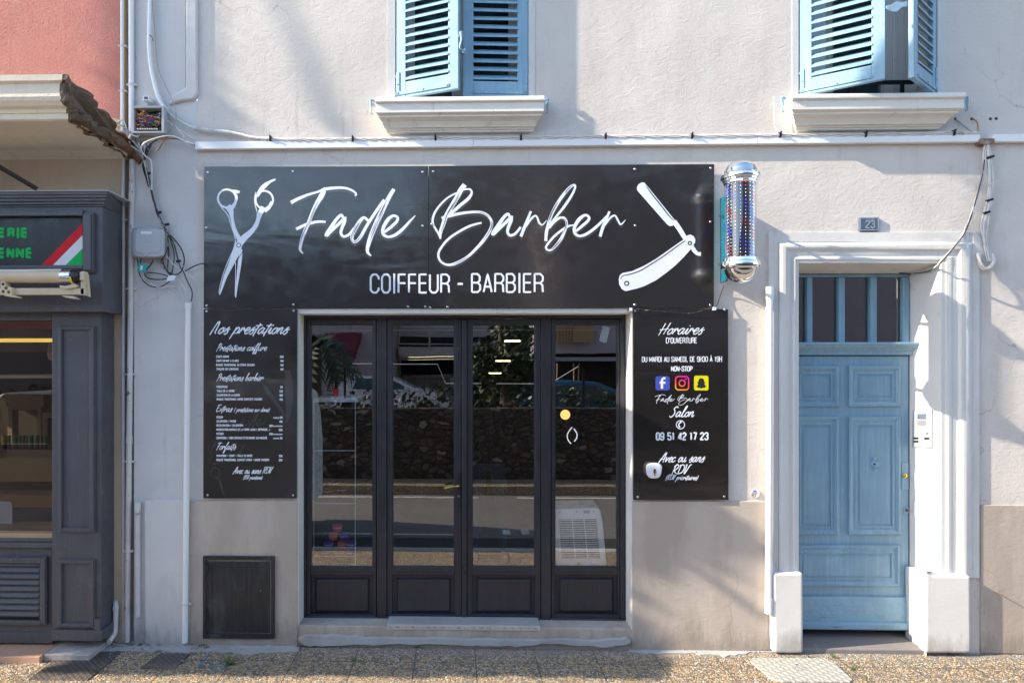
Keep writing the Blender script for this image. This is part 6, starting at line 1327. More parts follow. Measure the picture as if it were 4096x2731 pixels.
    # flared serifs
for ch, a, b in (('E', -30, -4+26), ('R', 29, 59), ('I', 66, 78), ('E', 83, 112)): caps(mb, ch, a, b, 910, 952, 11, L2_)
mb.build('green_lettering', M['greenp'], fs); mb = MB()
for ch, a, b in (('E', -10, 20), ('N', 26, 58), ('N', 63, 97), ('E', 102, 129)): caps(mb, ch, a, b, 990, 1034, 11, L2_)
mb.build('green_lettering', M['greenp'], fs)
mb = MB(); mb.flat([(160, 1066), (205, 1066), (330, 940), (330, 893)], L2_); mb.build('red_stripe', M['redp'], fs)
mb = MB(); mb.flat([(206, 1066), (257, 1066), (330, 994), (330, 941)], L2_); mb.build('white_stripe', M['whitep'], fs)
mb = MB(); mb.flat([(258, 1066), (330, 1066), (330, 995)], L2_); mb.build('green_corner', M['greenp'], fs)
# black stay rod above
mb = MB(); mb.tube([pt(-400, 435, .95), pt(148, 756, .42)], .016, 10, 0); tag(mb.build('stay_rod', M['black'], None, smooth=True), 'black metal stay rod slanting down onto the grey cornice', 'rod')
# awning
aw = thing('rolled_awning', (-3.2, -.5, H(1200, .45)), 'cream rolled up awning with its folding arm under the takeaway sign', 'awning')
mb = MB(); pa = .46
a, b = pt(-1500, 1106, pa), pt(250, 1106, pa); rr_ = 26 * (5 - pa) / 2700
mb.tube([a, b], rr_, 22, 0); mb.build('fabric_roll', M['cream'], aw, smooth=True)
mb = MB(); mb.loft([[pt(-1500, 1088, pa + .03), pt(-1500, 1072, pa + .02), pt(-1500, 1076, pa - .05)], [pt(60, 1084, pa + .03), pt(60, 1078, pa + .02), pt(60, 1080, pa - .05)], [pt(245, 1080, pa + .02), pt(245, 1076, pa + .01), pt(245, 1080, pa - .05)]]); mb.build('fabric_flap', M['creamw'], aw, smooth=True)
c = pt(250, 1106, pa); kk = (5 - pa) / 2700
mb = MB(); mb.lathe((c.x, c.y, c.z), [(rr_ * 1.0, 0), (rr_ * 1.05, .01), (rr_ * 1.05, .07)], 22, 'x'); mb.build('roller_end', M['screw'], aw, smooth=True)
mb = MB(); mb.lathe((c.x + .07, c.y, c.z), [(rr_ * 1.05, 0), (rr_ * 1.05, .03), (rr_ * .8, .04), (rr_ * .8, .055)], 22, 'x'); mb.build('gear_ring', M['black'], aw, smooth=True)
mb = MB(); mb.lathe((c.x + .072, c.y - .004, c.z - .012), [(rr_ * .98, 0), (rr_ * .98, .012)], 10, 'x'); mb.build('yellow_collar', M['yel'], aw)
mb = MB(); mb.rect(322, 1085, 336, 1180, pa, pa - .05); mb.prism([(324, 1085), (345, 1092), (350, 1130), (354, 1184), (357, 1187), (325, 1178)], pa - .03, pa - .06); mb.rect(318, 1088, 334, 1120, pa + .02, pa); mb.build('end_bracket', M['cream'], aw, bevel=.003)
mb = MB(); mb.rect(-1500, 1154, 340, 1181, pa + .0, pa - .04); mb.build('front_bar', M['cream'], aw, bevel=.004)
mb = MB(); mb.prism([(237, 1140), (262, 1144), (296, 1134), (310, 1142), (308, 1148), (262, 1156), (238, 1150)], pa + .02, pa - .03); mb.prism([(242, 1182), (290, 1184), (309, 1196), (300, 1196), (262, 1190)], pa + .02, pa - .03); mb.prism([(0, 1125), (18, 1122), (26, 1145), (48, 1150), (46, 1180), (72, 1186), (70, 1192), (20, 1184), (0, 1170)], pa + .03, pa - .02); mb.build('folding_arm', M['cream'], aw, bevel=.004)
mb = MB()
for x, y in ((12, 1136), (24, 1152), (12, 1166), (34, 1168)): mb.disc(x, y, .011, pa + .0315, pa + .02, 12)
mb.build('arm_socket', M['rust'], aw)
# tiled step
mb = MB(); ts = thing('tiled_step', (-3.2, -.3, 0), 'terracotta tiled step in front of the grey shop front', 'step')
zt_ = 0.045
for i, (a, b) in enumerate(((-14, -3.9), (-3.895, -3.345), (-3.34, -2.93), (-2.925, -2.60))):
    mb = MB(); mb.box(a, b, -.34 - (0 if i < 3 else -.04), -.02, -.05, zt_); mb.build('tile', M['terra'] if i < 3 else M['rough'], ts, bevel=.004)
# ================================================================== GROUND
def sheet(name, x0, x1, y0, y1, z, m, nx=1):
    mb = MB(); mb.add([(x0, y0, z), (x1, y0, z), (x1, y1, z), (x0, y1, z)], [(0, 1, 2, 3)]); return struct(mb.build(name, M[m], None))
g = MB(); g.add([(-150, -150, -.16), (150, -150, -.16), (150, 150, -.16), (-150, 150, -.16)], [(0, 1, 2, 3)]); struct(g.build('ground', M['asphalt'], None))
mb = MB(); mb.box(-40, 40, -2.25, .35, -.15, 0.0); struct(mb.build('pavement', M['pebbles'], None))
mb = MB(); mb.box(-40, 40, -2.40, -2.255, -.15, -.002); struct(mb.build('kerb', M['cement'], None, bevel=.01))
sheet('parking_lane', -40, 40, -3.3, -2.40, -.13, 'asphaltd'); sheet('road', -40, 40, -6.2, -3.3, -.125, 'asphalt')
M['road_paint'] = paint('road_marking', (.60, .58, .55), .7, .1, 9, .001, 60, stain=(.25, .23, .21), sts=7, sta=(.55, .7))
mb = MB(); a = rp(1540, 1980, 5.9); 
for x0, x1 in ((-9, .35), (1.0, 12)): mb.box(x0, x1, -5.98, -5.90, -.124, -.121)
mb.box(-6, .2, -3.50, -3.44, -.124, -.121)
for x in (-4.6, -2.2, .6, .85, 1.15): mb.box(x, x + .10, -3.75, -3.5, -.1235, -.1205)
struct(mb.build('road_marking', M['road_paint'], None))
mb = MB(); mb.box(-40, 40, -6.9, -6.2, -.15, 0.02); struct(mb.build('far_pavement', M['pebbles'], None))
# cement feathering along the wall foot
def blob_sheet(name, pts, z, m):
    mb = MB(); C_ = catmull(pts, 4, True); mb.v = [(x, y, z) for x, y in C_] + [(x, y, -.02) for x, y in C_]; n = len(C_)
    mb.f = [tuple(range(n))] + [(i, (i+1) % n, n + (i+1) % n, n + i) for i in range(n)]; mb.m = [0] * len(mb.f); return mb
gp = lambda px, py: (lambda t: (0, 0))(0)
def gpt(px, py, z=0.0):
    a = (px - PX0) / FPX; b = (PY0 - py) / FPX; t = (z - CAMZ) / b
    return (CF[0] + CR[0]*a) * t, CAMY + (CF[1] + CR[1]*a) * t
def gpoly(name, pts, z, m, sub=1, st=True, bev=0):
    P = [gpt(x, y, z) for x, y in pts]; mb = MB(); n = len(P)
    mb.add([(x, y, z) for x, y in P] + [(x, y, z - .03) for x, y in P], [tuple(range(n))] + [(i, (i+1) % n, n+(i+1) % n, n+i) for i in range(n)])
    o = mb.build(name, M[m], None, bevel=bev); return struct(o) if st else o
rnd = random.Random(21)
def jag(pts, amp, n=5):
    out = []
    for a, b in zip(pts[:-1], pts[1:]):
        for i in range(n): t = i / n; out.append((a[0]*(1-t)+b[0]*t + rnd.uniform(-amp, amp)*1.5, a[1]*(1-t)+b[1]*t + rnd.uniform(-amp, amp)))
    return out + [pts[-1]]
mb = MB()
top = [(400, 2585), (1200, 2585)]; bot = jag([(1200, 2600), (1150, 2606), (965, 2612), (880, 2600), (760, 2604), (640, 2600), (470, 2600), (400, 2606)], 4)
gpoly('cement_patch', [(430, 2560), (1190, 2560)] + bot, .006, 'cement')
gpoly('cement_patch', [(2515, 2560), (4096, 2570), (4600, 2580)] + jag([(4600, 2606), (4096, 2603), (3900, 2600), (3700, 2598), (3300, 2604), (3090, 2603), (3000, 2607), (2900, 2622), (2780, 2612), (2600, 2612), (2515, 2600)], 4), .006, 'cement')
# manholes
def plate(name, pts, z, m, lab, rim=True):
    P = [gpt(x, y, z) for x, y in pts]; mb = MB(); n = len(P)
    mb.add([(x, y, z) for x, y in P] + [(x, y, z - .03) for x, y in P], [tuple(range(n))] + [(i, (i+1) % n, n+(i+1) % n, n+i) for i in range(n)])
    o = mb.build(name, m, None, bevel=.004); return tag(o, lab, 'manhole cover')
def ironmat(name, col, cell, col2):
    m, nt, b = _new(name); co = co_of(nt, 'World'); ck = nt.nodes.new('ShaderNodeTexWave'); ck.wave_type = 'BANDS'; ck.bands_direction = 'DIAGONAL'; ck.inputs['Scale'].default_value = cell; nt.links.new(co, ck.inputs[0])
    ck2 = nt.nodes.new('ShaderNodeTexWave'); ck2.bands_direction = 'X'; ck2.inputs['Scale'].default_value = cell * .8; nt.links.new(co, ck2.inputs[0])
    h = _math(nt, 'MULTIPLY', _ramp(nt, ck.outputs['Fac'], .4, .6), _ramp(nt, ck2.outputs['Fac'], .3, .5))
    c = _mix(nt, h, tuple(q * .55 for q in col), col); c = _mix(nt, _ramp(nt, _noise(nt, co, 6, 5), .5, .7), c, col2)
    nt.links.new(c, b.inputs['Base Color']); b.inputs['Roughness'].default_value = .6; _bump(nt, b, [(h, .004), (_noise(nt, co, 60, 3), .001)]); return m
iron = ironmat('dark_cast_iron', (.13, .11, .10), 14, (.22, .17, .14)); pale = ironmat('pale_worn_iron', (.60, .57, .50), 10, (.42, .39, .34))
ml = plate('manhole_cover', [(262, 2603), (488, 2603), (352, 2716), (112, 2714)], .008, iron, 'dark cast iron manhole cover with a ribbed pattern near the tiled step')
ms = plate('manhole_cover', [(640, 2609), (762, 2611), (698, 2672), (556, 2670)], .008, iron, 'small dark square cover between the big cover and the meter hatch')
mr = plate('manhole_cover', [(3010, 2628), (3295, 2629), (3340, 2648), (3410, 2715), (3400, 2724), (3130, 2722), (3085, 2712), (3000, 2640)], .010, pale, 'pale worn manhole cover with a raised stamp before the blue door')
mb = MB()
def gline(mb, a, b, z, w=.006):
    (x0, y0), (x1, y1) = gpt(*a, z), gpt(*b, z); l = math.hypot(x1-x0, y1-y0) or 1; nx, ny = -(y1-y0)/l*w/2, (x1-x0)/l*w/2
    mb.add([(x0+nx, y0+ny, z), (x1+nx, y1+ny, z), (x1-nx, y1-ny, z), (x0-nx, y0-ny, z)], [(0, 1, 2, 3)])
z_ = .0108
for a, b in (((3168, 2664), (3222, 2665)), ((3222, 2665), (3238, 2680)), ((3238, 2680), (3184, 2679)), ((3184, 2679), (3168, 2664)),
    ((3180, 2667), (3188, 2667)), ((3180, 2667), (3184, 2671)), ((3184, 2671), (3192, 2671)), ((3192, 2671), (3196, 2676)), ((3196, 2676), (3188, 2676)), ((3196, 2667), (3204, 2676)), ((3204, 2676), (3211, 2676)), ((3205, 2668), (3214, 2668)), ((3214, 2668), (3212, 2676)), ((3212, 2676), (3222, 2676))): gline(mb, a, b, z_)
rndm = random.Random(4)
for i in range(46):
    x, y = rndm.uniform(3040, 3330), rndm.uniform(2636, 2712); x += (y - 2636) * .8
    if 3150 < x < 3250 and 2655 < y < 2685: continue
    gline(mb, (x, y), (x + rndm.choice((14, -12)), y + 5), z_, .004)
mb.build('stamped_marks', M['greyc'], mr)
# blue spray mark and dry plants
mb = MB(); M['spray'] = paint('blue_spray', (.03, .20, .34), .8, .3, 20, 0)
for L in ([(840, 2612), (815, 2640), (790, 2672)], [(850, 2660), (880, 2650), (905, 2662), (885, 2680), (850, 2676), (830, 2660)], [(1046, 2558), (1070, 2560)]):
    for a, b in zip(L[:-1], L[1:]): gline(mb, a, b, .0022 if a[0] < 1000 else .0085, .010)
struct(mb.build('ground_marking', M['spray'], None))
def weed(px, py, s, lab, n=16):
    x, y = gpt(px, py); mb = MB()
    for i in range(n):
        a = rnd.uniform(0, 6.28); l = s * rnd.uniform(.5, 1.1); h = s * rnd.uniform(.3, 1.0); w = s * .09
        b_ = Vector((x + .01*math.cos(a), y + .01*math.sin(a), 0)); m_ = b_ + Vector((math.cos(a)*l*.5, math.sin(a)*l*.5, h)); e_ = b_ + Vector((math.cos(a)*l, math.sin(a)*l, h*.75)); sd = Vector((-math.sin(a), math.cos(a), 0)) * w
        mb.add([b_ - sd, b_ + sd, m_ + sd, m_ - sd, e_], [(0, 1, 2, 3), (3, 2, 4)])
    return tag(mb.build('weed', M['leaf'], None), lab, 'weed', 'weeds in the pavement joints')
for px, py, s, lab in ((917, 2658, .06, 'grass tuft in the pavement beside the blue spray mark'), (24, 2604, .045, 'leafy weed at the foot of the tiled step'), (1418, 2640, .028, 'tiny weed in a joint before the first leaf of the shop front'), (1668, 2588, .03, 'tiny weed at the cement kerb below the second leaf'), (634, 2607, .02, 'tiny weed above the small dark cover'), (3292, 2603, .02, 'tiny weed just before the blue door'), (3335, 2628, .03, 'flat weed right of the pale manhole cover top'), (3415, 2678, .03, 'small weed right of the pale manhole cover'), (3470, 2715, .02, 'small weed near the bottom right of the pale manhole cover'), (3240, 2628, .018, 'tiny weed on the top edge of the pale manhole cover')): weed(px, py, s, lab)
mb = MB()
for i in range(420):
    px = rnd.choice((rnd.uniform(430, 800), rnd.uniform(430, 1200), rnd.uniform(2500, 3100))); py = 2572 + abs(rnd.gauss(0, 1)) * 16 if px > 800 else 2560 + abs(rnd.gauss(0, 1)) * 30
    x, y = gpt(px, py); s = rnd.uniform(.003, .011); z = .007
    mb.ball((x, y, z), s, 4, (1, rnd.uniform(.5, 1), .6))
o = mb.build('debris', M['cement'], None); o['kind'] = 'stuff'
mb = MB()
for i in range(160):
    px = rnd.choice((rnd.uniform(440, 640), rnd.uniform(760, 830), rnd.uniform(1180, 1230))); x, y = gpt(px, 2570 + abs(rnd.gauss(0, 1)) * 14); a = rnd.uniform(0, 3.1)
    mb.tube([(x, y, .008), (x + .03*math.cos(a), y + .02*math.sin(a), .012)], .0022, 4, 0)
o = mb.build('dry_leaf_litter', M['rust'], None); o['kind'] = 'stuff'
# ================================================================== ACROSS THE STREET (seen mirrored in the glass)
mb = MB(); mb.box(-40, 40, -7.3, -6.9, -.1, 1.30); tag(mb.build('stone_wall', M['rubble'], None), 'rubble stone retaining wall across the street', 'wall')
mb = MB(); mb.box(-40, 40, -40, -7.3, -.1, .25); struct(mb.build('terrace', M['asphalt'], None))
def leaves(mb, c, sc_, n, s, seed):
    r_ = random.Random(seed)
    for i in range(n):
        while True:
            u = Vector((r_.uniform(-1, 1), r_.uniform(-1, 1), r_.uniform(-1, 1)))
            if u.length <= 1: break
        p = Vector((c[0] + u.x*sc_[0], c[1] + u.y*sc_[1], c[2] + u.z*sc_[2])); a = Vector((r_.gauss(0, 1), r_.gauss(0, 1), r_.gauss(0, 1))).normalized(); b = a.orthogonal().normalized() * s * r_.uniform(.6, 1.2); cc = a.cross(b).normalized() * s * .5
        mb.add([p - b, p - cc, p + b, p + cc], [(0, 1, 2, 3)])
mb = MB()
for i in range(16): leaves(mb, (-9 + i * 1.25, -7.5, 1.40 + .1 * math.sin(i * 2.1)), (.8, .35, .24), 170, .07, i)
hg = mb.build('hedge', M['leafd'], None); tag(hg, 'low ragged hedge growing on top of the stone wall', 'hedge')
# dark evergreen tree seen in the third pane
tc = rp(2005, 1430, 8.4); tr_ = thing('evergreen_tree', (tc.x, tc.y, .25), 'dark evergreen tree behind the stone wall across the street', 'tree')
mb = MB(); mb.tube([(tc.x, tc.y, .2), (tc.x + .1, tc.y, 1.6), (tc.x, tc.y, 3.0)], [.14, .06], 10, 4); mb.build('trunk', M['bark'], tr_, smooth=True)
mb = MB()
for i in range(15): leaves(mb, (tc.x + rnd.uniform(-.50, .50), tc.y + rnd.uniform(-.5, .5), 1.5 + rnd.uniform(0, 1.35)), (.45, .45, .42), 300, .06, 40 + i)
mb.build('crown', M['leafd'], tr_)
M['facade1'] = paint('lilac_grey_facade', (.34, .30, .33), .8, .06, 1, .002, 30); M['facade2'] = paint('cream_facade', (.44, .40, .38), .8, .06, 1, .002, 30); M['ochre'] = paint('ochre_facade', (.36, .22, .10), .8, .06, 1, .002, 30); M['redaw'] = paint('dark_red_awning', (.12, .008, .02), .7, .05, 3, 0)
# apartment block with garages (second pane and beyond)
ab = thing('apartment_block', (rp(1700, 1500, 22).x, -23, .25), 'pale apartment block with garages across the street', 'building'); dd = 22.0
bx0, bx1 = rp(1575, 1400, dd).x, rp(2330, 1400, dd).x
def rb(mb, px0, py0, px1, py1, d, th):
    a, b = rp(px0, py0, d), rp(px1, py1, d); mb.box(a.x, b.x, -d - th, -d, b.z, a.z)
mb = MB(); rb(mb, 1568, 950, 2700, 1345, dd, 6); rb(mb, 1568, 1345, 1588, 1640, dd, 6); rb(mb, 1690, 560, 3000, 950, dd, 6); rb(mb, 1200, 955, 1568, 1310, dd+1, 6); mb.build('upper_wall', M['facade2'], ab)
mb = MB(); rb(mb, 1566, 1290, 1592, 1640, dd - .3, .3); mb.build('corner_pillar', M['ochre'], ab)
mb = MB(); rb(mb, 1592, 1386, 2420, 1424, dd - 1.2, 1.2); mb.build('balcony_parapet', M['facade2'], ab)
mb = MB(); rb(mb, 1592, 1300, 2330, 1386, dd + .01, .3); rb(mb, 1592, 1440, 2330, 1640, dd + 1.5, .3); mb.build('dark_recess', M['darkroom'], ab)
mb = MB(); rb(mb, 1592, 1372, 2330, 1376, dd - 1.25, .1); rb(mb, 1592, 1300, 1596, 1376, dd - 1.25, .1); rb(mb, 1711, 1300, 1718, 1390, dd - 1.25, .1); rb(mb, 1592, 1302, 1870, 1310, dd - 1.25, .1); rb(mb, 1976, 1300, 1984, 1390, dd - 1.25, .1); mb.build('balcony_railing', M['facade2'], ab)
mb = MB(); rb(mb, 1600, 1430, 2300, 1437, dd - .6, 1); rb(mb, 1604, 1500, 1620, 1640, dd, .2); rb(mb, 1800, 1500, 1815, 1640, dd, .2); rb(mb, 1604, 1498, 1815, 1508, dd, .2); rb(mb, 2150, 1425, 2600, 1440, dd - 1, 1.2); mb.build('garage_frame', M['facade2'], ab)
mb = MB(); rb(mb, 1620, 1508, 1800, 1640, dd + .2, .1); mb.build('garage_door', paint('grey_garage_door', (.30, .27, .26), .6, .08, 2, .003, 12), ab)
# louvred ochre shutters block seen in the right pane
mb = MB()
for i in range(6): rb(mb, 2222 + i * 13, 1296, 2229 + i * 13, 1368, 12.5, .1)
rb(mb, 2300, 1296, 2384, 1368, 12.5, .1); mb_o = mb
nb = thing('grey_villa', (rp(2400, 1500, 13).x, -13.5, .25), 'grey villa with ochre shutters across the street to the right', 'building')
mb_o.build('ochre_shutter', M['ochre'], nb)
mb = MB(); rb(mb, 2205, 700, 4700, 1408, 12.7, 5); rb(mb, 2205, 1425, 4700, 1440, 12.4, .3); mb.build('villa_wall', M['facade1'], nb)
mb = MB(); rb(mb, 2205, 1408, 4700, 1640, 13.8, .2); mb.build('dark_carport', M['darkroom'], nb)
mb = MB()
for x in (2236, 2304, 2324): rb(mb, x, 1450, x + 4, 1640, 13, .1)
mb.build('ochre_posts', M['ochre'], nb)
# lilac house with white shutters and red awning (first pane)
lh = thing('lilac_house', (rp(1350, 1500, 17).x, -20, .25), 'lilac grey house with pale shutters and a dark red awning across the street', 'building'); d3 = 19.5
mb = MB(); rb(mb, 600, 960, 1565, 1640, d3, 5); rb(mb, -1500, 1000, 600, 1640, d3 + .2, 5); mb.build('house_wall', M['facade1'], lh)
for i, (x0, x1) in enumerate(((1296, 1332), (1342, 1392))):
    mb = MB(); rb(mb, x0, 1428, x1, 1575, d3 - .1, .1); s_ = mb.build('pale_shutter', M['facade2'], lh)
    mb = MB()
    for j in range(14): rb(mb, x0 + 6, 1436 + j * 9.6, x1 - 6, 1440 + j * 9.6, d3 - .12, .02)
    mb.build('shutter_slats', M['darkroom'], s_)
mb = MB(); rb(mb, 1332, 1428, 1342, 1575, d3 - .05, .05); mb.build('dark_window', M['darkroom'], lh)
a, b = rp(1290, 1400, d3 - 1.2), rp(1410, 1445, d3 - 1.2); a2, b2 = rp(1290, 1330, d3), rp(1440, 1345, d3)
mb = MB(); mb.loft([[(a.x, a.y, a.z), (b.x, a.y, a.z), (b.x, a.y, b.z), (a.x, a.y, b.z)], [(a2.x, a2.y, a2.z), (b2.x, a2.y, a2.z), (b2.x, a2.y, a2.z - .2), (a2.x, a2.y, a2.z - .2)]]); mb.build('red_awning', M['redaw'], lh)
# palm
pc_ = rp(1252, 1400, 10.5); pt_ = thing('palm_tree', (pc_.x, pc_.y, .25), 'palm tree with drooping fronds behind the stone wall', 'tree')
mb = MB(); mb.tube([(pc_.x, pc_.y, .2), (pc_.x - .05, pc_.y, pc_.z + .2)], .16, 10, 0); mb.build('trunk', M['bark'], pt_)
mb = MB()
for i in range(30):
    a = rnd.uniform(0, 6.28); L = rnd.uniform(.6, 1.15); P = [Vector((pc_.x + math.cos(a)*L*t, pc_.y + math.sin(a)*L*t, pc_.z + .2 + .5*t - 1.25*t*t)) for t in (0, .25, .5, .75, 1)]
    for p0, p1 in zip(P[:-1], P[1:]):
        for s_ in (-1, 1):
            for q in (.2, .6, 1): m_ = p0.lerp(p1, q); sd = Vector((-math.sin(a), math.cos(a), -.7)) * .17 * s_; mb.add([m_, m_ + (p1-p0)*.35, m_ + sd + (p1 - p0) * .7], [(0, 1, 2)])
mb.build('fronds', M['leafd'], pt_)
# white hatchback
def car(name, px0, px1, pyroof, d, body, lab, flip=1):
    c = rp((px0 + px1) / 2, 1500, d); L = 4.15; t = thing(name, (c.x, -d - .8, .25), lab, 'car'); g0 = .25
    u = lambda s: c.x + (s - .5) * L
    prof = [(.0, .38), (-.005, .60), (.012, .80), (.03, .95), (.075, 1.22), (.13, 1.40), (.20, 1.46), (.36, 1.475), (.50, 1.43), (.60, 1.25), (.69, 1.04), (.80, .97), (.91, .86), (.975, .70), (.995, .55), (.99, .32)]
    arch = lambda cx: [(cx + .085 * math.cos(a) , .30 + .34 * math.sin(a)) for a in [R(x) for x in range(0, 181, 20)]]
    P = prof + [(q, z) for q, z in arch(.80)] + [(q, z) for q, z in arch(.17)] + [(.02, .28)]
    M['cb'] = body; mb = MB(); rings = []
    for y, s, dz in ((0.06, .985, 0), (0, 1, 0), (-.02, 1, 0)): pass
    W_ = 1.7
    rings = []
    for off_, tum in ((0, 1), (-W_, 1)): rings.append([(u(q), -d + off_ + (-(max(0, z - .95)) * .28 if off_ == 0 else (max(0, z - .95)) * .28), g0 + z) for q, z in P])
    mb.loft(rings); bo = mb.build('body', body, t, bevel=.03, seg=3)
    gl_ = paint('car_glass', (.02, .05, .055), .06, .05, 3, 0) if 'car_glass' not in bpy.data.materials else bpy.data.materials['car_glass']
    sd = lambda q, z: (u(q), -d - max(0, z - .95) * .28 + .006, g0 + z)
    for W0 in ([(.17, 1.0), (.20, 1.30), (.27, 1.38), (.39, 1.38), (.40, .97)], [(.415, .97), (.41, 1.38), (.48, 1.37), (.56, 1.22), (.655, .99)]): mb = MB(); mb.add([sd(*q) for q in W0], [tuple(range(len(W0)))]); mb.build('side_window', gl_, t)
    for cx in (.17, .80):
        mb = MB(); mb.lathe((u(cx), -d - .06, g0 + .30), [(.30, -.06), (.31, 0), (.31, .04), (.28, .055)], 24, 'y'); w_ = mb.build('wheel', M['black'], t, smooth=True); mb = MB(); mb.lathe((u(cx), -d - .06, g0 + .30), [(.20, .05), (.19, .064), (.03, .068)], 20, 'y'); mb.build('rim', M['screw'], w_)
    mb = MB(); mb.box(u(.005), u(.05), -d - .02, -d + .012, g0 + .78, g0 + 1.02); mb.build('tail_light', M['reds'], t, bevel=.01)
    mb = MB(); mb.box(u(.90), u(.965), -d - .02, -d + .010, g0 + .66, g0 + .80); mb.build('headlight', M['slate'], t, bevel=.01)
    mb = MB(); mb.ball((u(.635), -d + .08, g0 + 1.02), .09, 8, (1, .7, .7)); mb.build('wing_mirror', body, t, smooth=True)
    return t
car('parked_car', 1318, 1800, 1505, 18.4, paint('white_car_paint', (.62, .62, .64), .2, .02, 2, 0), 'white hatchback parked above the stone wall')
car('parked_car', 2230, 2600, 1490, 10.0, paint('blue_car_paint', (.02, .12, .22), .2, .02, 2, 0), 'blue car parked above the stone wall to the right')
# mesh fence above the wall
mb = MB()
for i in range(6): x = -6.5 + i * 2.2; mb.box(x, x + .04, -7.12, -7.08, 1.3, 2.05)
for z in (1.45, 1.6, 1.75, 1.9, 2.02): mb.box(-6.5, 4.6, -7.103, -7.097, z, z + .006)
for i in range(110): x = -6.5 + i * .10; mb.box(x, x + .004, -7.102, -7.098, 1.3, 2.03)
tag(mb.build('mesh_fence', M['black'], None), 'dark wire mesh fence on the stone wall', 'fence')
# white van on the near side of the road
vn = thing('white_van', (-4.2, -3.3, -.13), 'white delivery van parked at the kerb left of the shop', 'van')
g0 = -.13; vx1 = -1.95; wh = M['whitepl']
P = [(0, .35), (0, 1.2), (-.02, 1.5), (-.06, 1.84), (-.16, 1.9), (-3.3, 1.9), (-3.9, 1.55), (-4.3, 1.05), (-4.95, .9), (-5.0, .35)]
def arch(cx): return [(cx + .36 * math.cos(a), .33 + .36 * math.sin(a)) for a in [R(x) for x in range(180, -1, -20)]]
P2 = P + arch(-4.1) + arch(-.9)
mb = MB(); mb.loft([[(vx1 + x, -2.75 - max(0, z - 1.1) * .08, g0 + z) for x, z in P2], [(vx1 + x, -4.4 + max(0, z - 1.1) * .08, g0 + z) for x, z in P2]]); mb.build('body', wh, vn, bevel=.04, seg=3)
for cx in (-4.1, -.9):
    mb = MB(); mb.lathe((vx1 + cx, -2.95, g0 + .31), [(.30, -.12), (.31, 0), (.31, -.16)], 22, 'y'); w_ = mb.build('wheel', M['black'], vn, smooth=True); mb = MB(); mb.lathe((vx1 + cx, -2.80, g0 + .31), [(.19, 0), (.16, -.01)], 18, 'y'); mb.build('rim', M['screw'], w_)
mb = MB(); mb.box(vx1 - .02, vx1 + .012, -2.95, -2.80, g0 + .8, g0 + 1.35); mb.build('tail_light', M['reds'], vn, bevel=.01)
mb = MB(); mb.box(vx1 - .01, vx1 + .015, -3.85, -3.3, g0 + .55, g0 + .67); mb.build('number_plate', M['whitep'], vn, bevel=.004)
mb = MB(); mb.add([(vx1 - 3.2, -2.742, g0 + 1.15), (vx1 - 4.0, -2.742, g0 + 1.15), (vx1 - 3.75, -2.775, g0 + 1.55), (vx1 - 3.3, -2.785, g0 + 1.72)], [(0, 1, 2, 3)]); mb.build('side_window', bpy.data.materials['car_glass'], vn)
# ================================================================== UNSEEN TREES added up-sun, crowns shaped to shade the facade
SV = Vector((5.0, 1.0, -2.85))
def inpoly(x, y, P):
    c = False; n = len(P); j = n - 1
    for i in range(n):
        if (P[i][1] > y) != (P[j][1] > y) and x < (P[j][0]-P[i][0]) * (y-P[i][1]) / (P[j][1]-P[i][1]) + P[i][0]: c = not c
        j = i
    return c
def crown(mb, poly, dens, s, seed, qr=(1.35, 1.65)):  # fills a shade outline of the facade with leaves moved up-sun
    r_ = random.Random(seed); W = [(pt(x, y, 0).x, pt(x, y, 0).z) for x, y in poly]
    x0, x1 = min(q[0] for q in W), max(q[0] for q in W); z0, z1 = min(q[1] for q in W), max(q[1] for q in W)
    n = int((x1 - x0) * (z1 - z0) * dens)
    for i in range(n):
        x, z = r_.uniform(x0, x1), r_.uniform(z0, z1)
        if not inpoly(x, z, W): continue
        q = r_.uniform(*qr); p = Vector((x, 0, z)) - SV * q
        a = (Vector((r_.gauss(0, .6), r_.gauss(0, .6), r_.gauss(0, .6))) + SV.normalized() * .9).normalized(); b = a.orthogonal().normalized(); ang = r_.uniform(0, 6.28); c_ = a.cross(b); b2 = b*math.cos(ang) + c_*math.sin(ang); c2 = a.cross(b2)
        ss = s * r_.uniform(.6, 1.2); mb.add([p - b2*ss, p - c2*ss*.6, p + b2*ss, p + c2*ss*.6], [(0, 1, 2, 3)])
def limb(px, py, q=1.5): return Vector(pt(px, py, 0)) - SV * q
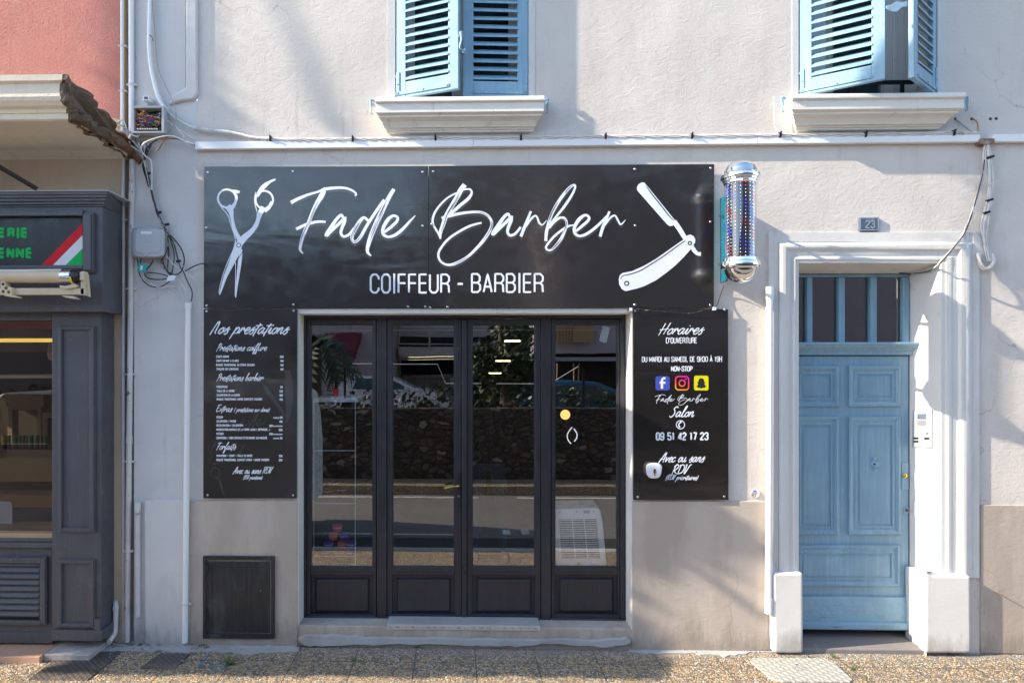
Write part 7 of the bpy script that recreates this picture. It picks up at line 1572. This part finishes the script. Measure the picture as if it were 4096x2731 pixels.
SHOP = [(-1500, 1800), (545, 1500), (1830, 1480), (2180, 1640), (2480, 1950), (2820, 2000), (3075, 2150), (3110, 2215), (2780, 2260), (2540, 2300), (2520, 2400), (2560, 2500), (2700, 2630), (3769, 3296), (1570, 3290), (755, 2729), (480, 2600), (250, 2500), (235, 2300), (0, 2215), (-1500, 2000)]  # outlines of facade shade, each cast by an added crown of that shape
UPL = [(545, -400), (735, -400), (782, 200), (695, 180), (700, 330), (672, 420), (700, 480), (785, 500), (788, 205), (840, 300), (885, 400), (935, 530), (1010, 608), (545, 608)]
RGT = [(4002, 740), (4006, 1110), (4250, 1280), (4700, 1500), (4700, 700)]
def added_shade_tree(base, top, polys, lab, seed, limbs, thin=None, dens=300, s=.085):  # added out-of-view tree that blocks the sun in the given outlines
    t = thing('added_shade_tree', (base[0], base[1], 0), lab, 'tree', 'unseen trees added to shade the facade')
    mb = MB(); mb.tube([(base[0], base[1], -.05), (base[0] + .03, base[1], top[2] * .3), (base[0] - .02, base[1], top[2] * .7), tuple(top)], [.12, .05], 12, 5)
    for L in limbs: mb.tube([tuple(top)] + [tuple(q) for q in L], [.045, .02], 8, 4)
    mb.build('trunk', M['bark'], t, smooth=True)
    mb = MB()
    for i, P in enumerate(polys): crown(mb, P, dens, s, seed + i)
    mb.build('crown', M['leaf'], t)
    if thin:
        mb = MB(); mb.tube([limb(x, y) for x, y in thin], [.014, .03], 7, 6); mb.build('branch', M['bark'], t, smooth=True)  # thin limb added to cast a narrow shadow strip on the facade
    return t
A1 = limb(900, 1900); added_shade_tree((A1.x, A1.y), A1, [SHOP], 'unseen broad tree added with a crown shaped to shade the barber shop', 60, [[limb(1500, 1700)], [limb(2300, 2100)], [limb(2000, 2700)], [limb(-300, 1900)]], [(2535, 2110), (2700, 2200), (2850, 2310), (2950, 2380), (3060, 2470)])
A2 = limb(600, -350); added_shade_tree((A2.x, A2.y), A2, [UPL, RGT], 'unseen tall tree with a long side limb, added to shade upper facade corners', 70, [[limb(650, 100)], [limb(740, 480)], [limb(2500, -1000), limb(4350, -700), limb(4400, 900)]], [(1110, -120), (1130, 0), (1195, 150), (1262, 300), (1305, 430), (1375, 545)])
